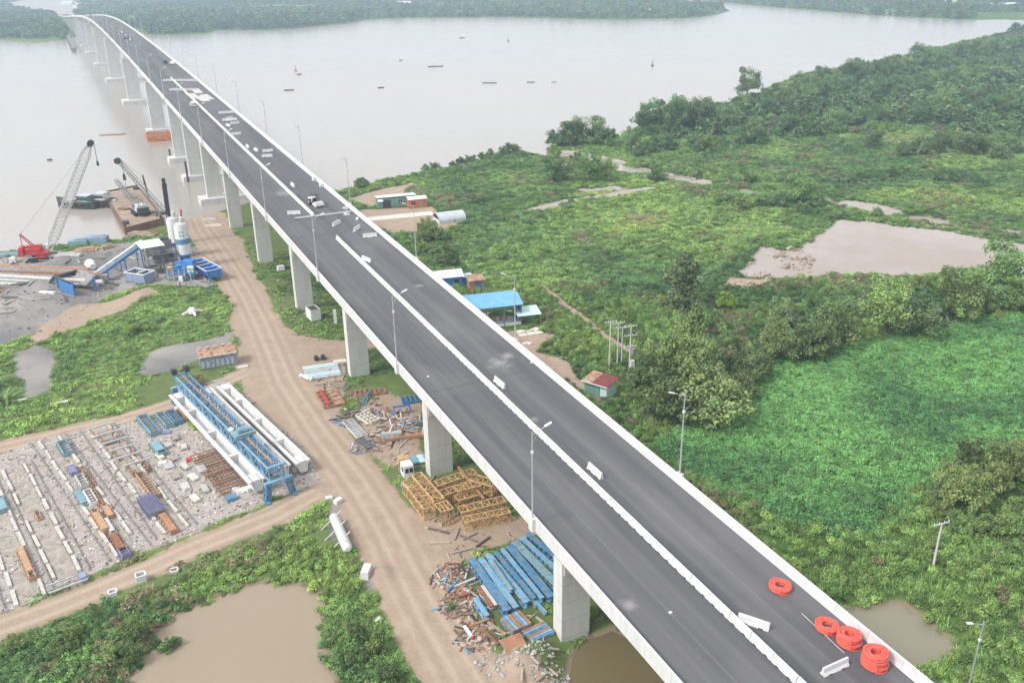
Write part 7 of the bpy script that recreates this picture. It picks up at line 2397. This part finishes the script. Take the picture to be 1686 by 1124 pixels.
# the derrick at the barge corner
db = deck_pt(271, 352)
t = thing('barge_derrick', 'long lattice derrick boom leaning out over the barge from its right corner', 'derrick', db, 0)
tipd = Vector((gp(196, 265, 24.0)[0], gp(196, 265, 24.0)[1], 24.0)) - db
part(t, 'boom', 'pale_steel', lambda m: m.lattice((0, 0, 0.6), tipd, 1.35, 16, 0.13, 0.085, 0.8))
part(t, 'boom_head', 'dark_steel', lambda m: m.tube(tipd + Vector((-0.4, -0.5, 0)), tipd + Vector((-0.4, 0.5, 0)), 0.8, 12))
part(t, 'pivot', 'dark_steel', lambda m: m.box(0, 0, -0.05, 2.0, 2.0, 0.9))
pm = deck_pt(246, 330) - db
part(t, 'king_post', 'dark_steel', lambda m: m.tube(pm, pm + Vector((-1.2, 1.0, 8.0)), 0.32, 8))
part(t, 'stay', 'pale_steel', lambda m: (m.bar(pm + Vector((-1.2, 1.0, 8.0)), tipd, 0.07), m.bar(pm + Vector((-1.2, 1.0, 8.0)), (0.5, 0.5, 0.5), 0.07)))
part(t, 'hoist_rope', 'dark_steel', lambda m: m.bar(tipd + Vector((0.6, 0, 0)), tipd + Vector((0.6, 0, -8.0)), 0.08))
part(t, 'hook_block', 'dark_steel', lambda m: m.box(tipd.x + 0.6, tipd.y, tipd.z - 5.0, 0.7, 0.6, 1.6, 0, 0.6))
# deck clutter
for i, (q, L, mt, lab) in enumerate((((185, 330), 5.0, 'wall_cream', 'pale tarpaulin bundle at the far end of the barge'), ((214, 325), 6.0, 'grey_steel', 'bundle of pipes in the middle of the barge'), ((205, 345), 4.0, 'rust', 'rusty scrap along the left side of the barge'), ((250, 350), 4.0, 'wood', 'timber stack near the right corner of the barge'))):
    p = deck_pt(*q)
    m = MB()
    for k in range(4):
        m.bar((-L / 2 + 0.3 * k, -0.9 + 0.5 * k, 0.25 + 0.1 * (k % 2)), (L / 2, -0.8 + 0.5 * k, 0.3), 0.4, 0.4)
    tag(m.build('deck_cargo', mt, loc=p, rot=(0, 0, 1.9 + 0.4 * i)), lab, 'cargo')
# black pile-driver mast behind the silos
mp_ = at(284, 402)
t = thing('piling_rig', 'dark upright piling mast rising behind the white silos', 'piling rig', mp_, 0.2)
part(t, 'mast', 'hull_dark', lambda m: m.lattice((0, 0, 0.5), (0.4, 0, 17.0), 0.9, 16, 0.16, 0.1))
part(t, 'leader_tube', 'dark_steel', lambda m: m.tube((0, 0, 0.2), (0.4, 0, 17.6), 0.38, 8))
part(t, 'mast_head', 'dark_steel', lambda m: m.box(0.4, 0, 17.2, 0.9, 0.8, 1.2))
part(t, 'base', 'dark_steel', lambda m: (m.box(-1.2, 0, 0, 4.0, 2.4, 0.8), m.box(-1.8, 0, 0.8, 2.4, 2.0, 1.4)))
part(t, 'red_winch', 'crane_red', lambda m: m.bar((2.6, 0.4, 0), (3.6, 0.2, 9.6), 0.4))

# boats
def hull_fn(L, B, D):
    def fn(m):
        st_ = [(-0.5, 0.72, 0.1), (-0.3, 0.96, 0.0), (0.1, 1.0, 0.0), (0.32, 0.8, 0.08), (0.45, 0.4, 0.2), (0.5, 0.04, 0.32)]
        n_ = 5
        for x, w, up in st_:
            for y_, z_ in ((-0.5, 1.0), (-0.36, 0.2), (0, 0.0), (0.36, 0.2), (0.5, 1.0)):
                m.v.append((x * L, y_ * w * B, z_ * D + up * D * (1 if z_ > 0.5 else 0.6) - 0.35 * D))
        for k in range(len(st_) - 1):
            for i in range(n_ - 1):
                m.f.append((k * n_ + i, k * n_ + i + 1, (k + 1) * n_ + i + 1, (k + 1) * n_ + i))
            m.f.append((k * n_ + 4, k * n_, (k + 1) * n_, (k + 1) * n_ + 4))
        m.f.append(tuple(range(5))[::-1])
        m.f.append(tuple(range(25, 30)))
    return fn
def boat(label, q, L, B, D, yaw, hull, cabin=None, name='boat', group=None):
    p = gp(q[0], q[1], WATER_Z)
    t = thing(name, label, 'boat', (p[0], p[1], WATER_Z), yaw, group)
    part(t, 'hull', hull, hull_fn(L, B, D))
    part(t, 'gunwale', 'wood', lambda m: [m.bar((-0.48 * L, s_ * B * 0.36, D * 0.72), (0.3 * L, s_ * B * 0.42, D * 0.72), 0.14, 0.12) for s_ in (-1, 1)])
    if cabin:
        part(t, 'cabin', cabin, lambda m: m.box(-0.22 * L, 0, D * 0.55, L * 0.26, B * 0.6, D * 0.7, 0, 0.93))
        part(t, 'cabin_roof', 'roof_grey', lambda m: m.box(-0.22 * L, 0, D * 1.25, L * 0.29, B * 0.68, 0.12))
        part(t, 'window', 'glass_dark', lambda m: m.box(-0.22 * L, 0, D * 0.85, L * 0.24, B * 0.62, D * 0.25))
    if L > 12.5 and cabin:
        part(t, 'hatch', 'pale_steel', lambda m: m.box(0.14 * L, 0, D * 0.6, L * 0.22, B * 0.5, D * 0.2))
        part(t, 'tyre', 'black_rubber', lambda m: [m.tube((x * L, s_ * B * 0.47, D * 0.4), (x * L, s_ * B * 0.53, D * 0.4), 0.5, 10) for x in (-0.4, -0.25, -0.1, 0.05, 0.2) for s_ in (-1, 1)])
    return t
boat('dark tug with a green wheelhouse moored left of the barge', (129, 341), 15, 5.6, 3.3, 2.9, 'hull_dark', 'boat_green', 'tug_boat')
boat('dark tug with a white wheelhouse touching the barge', (157, 339), 13, 5.6, 3.5, 2.95, 'hull_dark', 'white_paint', 'tug_boat')
for q, L, B, yaw, hl, cb_, lab in (((476, 149), 11, 3, 0.1, 'hull_dark', None, 'dark sampan below the red buoy on the river'), ((493, 123), 6, 2.4, 0.2, 'hull_dark', 'white_paint', 'small boat right under the red buoy'),
                                   ((627, 145), 7, 2.4, 0.4, 'hull_dark', None, 'small dark boat in mid river, alone'), ((717, 110), 20, 4.0, 0.15, 'hull_dark', None, 'long low boat in mid river, the upper of two long ones'),
                                   ((761, 63), 12, 4, 0.2, 'hull_dark', 'wall_cream', 'small boat far out near the opposite shore'), ((806, 137), 17, 3.4, -0.15, 'pile_grey', None, 'long low boat in mid river, the lower of two long ones'),
                                   ((874, 136), 9, 2.5, -0.1, 'pile_grey', None, 'pale boat right of the lower long boat'), ((912, 136), 6, 2.0, 0.0, 'pale_steel', None, 'faint boat nearest the right bank'),
                                   ((660, 100), 5, 2.0, 0.3, 'hull_dark', None, 'tiny dark boat left of the upper long boat'), ((82, 264), 3.4, 1.6, 0.3, 'hull_dark', None, 'tiny rowing boat left of the red crane boom')):
    boat(lab, q, L * 0.58, B * 0.55, 0.7, yaw, hl, cb_)
p = gp(183, 222, WATER_Z)
t = thing('raft', 'long thin timber raft drifting left of the bridge', 'raft', (p[0], p[1], WATER_Z), 0.08)
for k in range(5):
    part(t, 'log', 'wood', lambda m: m.tube((-5 + 0.5 * k, -1 + 0.5 * k, 0.2), (5 + 0.3 * k, -1 + 0.5 * k, 0.2), 0.24, 6))
cs = [gp(x, y, 0.5) for x, y in ((243, 229), (287, 226), (289, 219), (238, 221))]
bc = (sum(p[0] for p in cs) / 4, sum(p[1] for p in cs) / 4)
t = thing('orange_barge', 'orange-brown barge moored under the bridge beside the large pier', 'barge', (bc[0], bc[1], WATER_Z))
loc = [(p[0] - bc[0], p[1] - bc[1]) for p in cs]
part(t, 'hull', 'hull_orange', lambda m: m.prism(loc, -0.5, 1.9))
part(t, 'hold', 'rust', lambda m: m.prism([(p[0] * 0.86, p[1] * 0.8) for p in loc], 1.85, 1.96))
part(t, 'coaming', 'hull_orange', lambda m: [m.bar((loc[i][0] * 0.94, loc[i][1] * 0.94, 2.1), (loc[(i + 1) % 4][0] * 0.94, loc[(i + 1) % 4][1] * 0.94, 2.1), 0.4, 0.5) for i in range(4)])
def buoy(label, q, mat, h):
    p = gp(q[0], q[1], WATER_Z)
    t = thing('buoy', label, 'buoy', (p[0], p[1], WATER_Z), 0, 'channel buoys')
    part(t, 'float', mat, lambda m: m.lathe([(0.9, -0.4), (1.2, 0.4), (0.9, 0.9)], 12))
    part(t, 'mast', mat, lambda m: m.tube((0, 0, 0.8), (0, 0, h), 0.3, 6, 0.12))
    part(t, 'topmark', mat, lambda m: m.lathe([(0.1, h), (0.55, h + 0.2), (0.1, h + 1.0)], 8))
buoy('thin red buoy above the left sampan', (487, 117), 'hull_orange', 3.2)
buoy('dark channel buoy near the right bank', (1074, 109), 'hull_dark', 3.2)
buoy('dark channel buoy near the opposite shore', (837, 68), 'hull_dark', 3)
# mooring dolphin and stakes by the bridge
for q, h, lab in (((310, 300), 7.5, 'dark mooring pile standing left of the third river pier'), ((281, 262), 4.0, 'dark mooring pile on the corner of a pier footing')):
    p = gp(q[0], q[1], WATER_Z)
    o = MB().tube((0, 0, -1), (0, 0, h), 0.4, 8).build('mooring_pile', 'dark_steel', loc=(p[0], p[1], WATER_Z)); tag(o, lab, 'pile')
# jetty on the far shore
A, B = gp(112, 62, 0), gp(122, 83, 0)
t = thing('jetty', 'narrow service jetty reaching out from the far left shore', 'jetty', (A[0], A[1], 0), head(A, B))
L = math.hypot(B[0] - A[0], B[1] - A[1])
part(t, 'deck', 'grey_steel', lambda m: m.box(L / 2, 0, 2.0, L, 3.4, 0.5))
for k in range(12):
    part(t, 'pile', 'dark_steel', lambda m: [m.tube((L * (k + 0.5) / 12, s_ * 1.5, -2), (L * (k + 0.5) / 12, s_ * 1.5, 2.1), 0.5, 6) for s_ in (-1, 1)])
part(t, 'railing', 'dark_steel', lambda m: [m.bar((0, s_ * 1.7, 3.2), (L, s_ * 1.7, 3.2), 0.2) for s_ in (-1, 1)])
part(t, 'head_platform', 'grey_steel', lambda m: m.box(L, 0, 2.05, 10, 8, 0.6))

# shore junk beside the crane
for i, (q, sx, sy, sz, yaw, mt, lab) in enumerate((((130, 402), 5, 3, 1.4, 0.2, 'teal_steel', 'teal container lid on the bank right of the red crane'), ((160, 398), 6, 3.2, 1.8, 0.1, 'tin_blue', 'blue-grey box on the bank left of the barge'), ((142, 412), 6, 4, 0.5, 0.3, 'roof_rust', 'rusty brown plate lying on the bank'),
                                                  ((178, 408), 3, 2, 1.0, 0.6, 'wood', 'brown crate on the bank by the barge'), ((105, 426), 9, 3, 0.4, 0.15, 'tarp', 'pale tarpaulin spread beside the red crane'), ((15, 420), 8, 2, 0.7, 0.1, 'teal_steel', 'teal pontoon on the bank at the left edge'),
                                                  ((22, 432), 1.6, 1.6, 1.2, 0.3, 'white_paint', 'white drum on the bank left of the red crane'), ((235, 386), 9, 3, 0.6, -0.4, 'deck_mud', 'muddy gangway between barge and bank'), ((250, 382), 7, 1.2, 0.5, -0.2, 'rust', 'rusty beam on the bank beside the gangway'),
                                                  ((345, 362), 4, 1.5, 0.4, 0.2, 'pale_steel', 'pale scrap on the bank behind the silos'), ((352, 372), 5, 1.2, 0.4, 0.1, 'wall_cream', 'pale timber on the road behind the silos'))):
    m = MB().box(0, 0, -0.1, sx, sy, sz, 0, 0.95)
    m.box(sx * 0.1, sy * 0.1, sz - 0.1, sx * 0.5, sy * 0.5, 0.25)
    o = m.build('shore_item', mt, loc=at(*q), rot=(0, 0, yaw)); tag(o, lab, 'site item')

# ================================================================== buildings on the far bank
FARH = [((70, 32), 16, 9, 4, 'white-walled house left of the bridge on the far shore', 'roof_white'), ((112, 8), 26, 12, 5, 'large white hall beside the far end of the bridge', 'roof_white'), ((128, 15), 16, 8, 4, 'small white house right of the large hall', 'roof_white'),
        ((270, 37), 12, 8, 4, 'lone white house in the woods left of centre on the far bank', 'roof_white'), ((366, 38), 10, 8, 4, 'lone white hut close to the far shore', 'roof_white'),
        ((256, 16), 40, 10, 4, 'long white shed at the left of the far woods', 'roof_white'), ((280, 14), 24, 10, 4, 'white shed right of the long one in the far woods', 'roof_white'), ((332, 5), 14, 10, 4, 'white house on the skyline left of centre', 'roof_white'),
        ((440, 24), 9, 7, 4, 'tiny pale house in the far woods', 'wall_cream'), ((635, 7), 40, 14, 5, 'long pale shed on the far plain', 'roof_white'), ((665, 9), 30, 12, 5, 'second pale shed on the far plain', 'roof_white'),
        ((758, 23), 16, 8, 5, 'white boathouse on the far waterline', 'roof_white'), ((1050, 22), 26, 8, 4, 'row of white huts near the tip of the far land, left', 'roof_white'), ((1075, 22), 22, 8, 4, 'row of white huts near the tip of the far land, right', 'roof_white'),
        ((1500, 4), 60, 16, 5, 'long pale factory on the right far shore', 'roof_white'), ((1555, 5), 40, 14, 5, 'pale factory right of the long one', 'roof_white'), ((1640, 15), 24, 12, 5, 'pale house group at the right far shore, left', 'wall_cream'), ((1660, 13), 20, 10, 5, 'pale house group at the right far shore, right', 'roof_white')]
for q, w, d_, h_, lab, rf in FARH:
    p = gp(*q)
    t = thing('far_building', lab, 'building', (p[0], p[1], 0.2), random.uniform(-0.15, 0.15))
    part(t, 'wall', 'wall_white', lambda m: m.box(0, 0, 0, w, d_, h_))
    gable(t, w, d_, h_, d_ * 0.22, rf, 0.5, 0.2)
# poles of the approach on the far side
# ================================================================== haze: one box of air round everything, sky outside
hm = bpy.data.materials.new('haze')
hm.use_nodes = True
hn, hl = hm.node_tree.nodes, hm.node_tree.links
hn.clear()
ho = hn.new('ShaderNodeOutputMaterial')
hv = hn.new('ShaderNodeVolumePrincipled')
hv.inputs['Color'].default_value = (0.68, 0.85, 1.0, 1)
hv.inputs['Density'].default_value = 0.0003
hv.inputs['Anisotropy'].default_value = 0.1
hl.new(hv.outputs[0], ho.inputs['Volume'])
hb = MB()
hb.hexa([(-7600, -3000, -4), (7600, -3000, -4), (7600, 7200, -4), (-7600, 7200, -4), (-7600, -3000, 80), (7600, -3000, 80), (7600, 7200, 80), (-7600, 7200, 80)])
haze = hb.build('haze', hm, kind='stuff')
haze['label'] = 'thin blue-grey haze over the river plain'
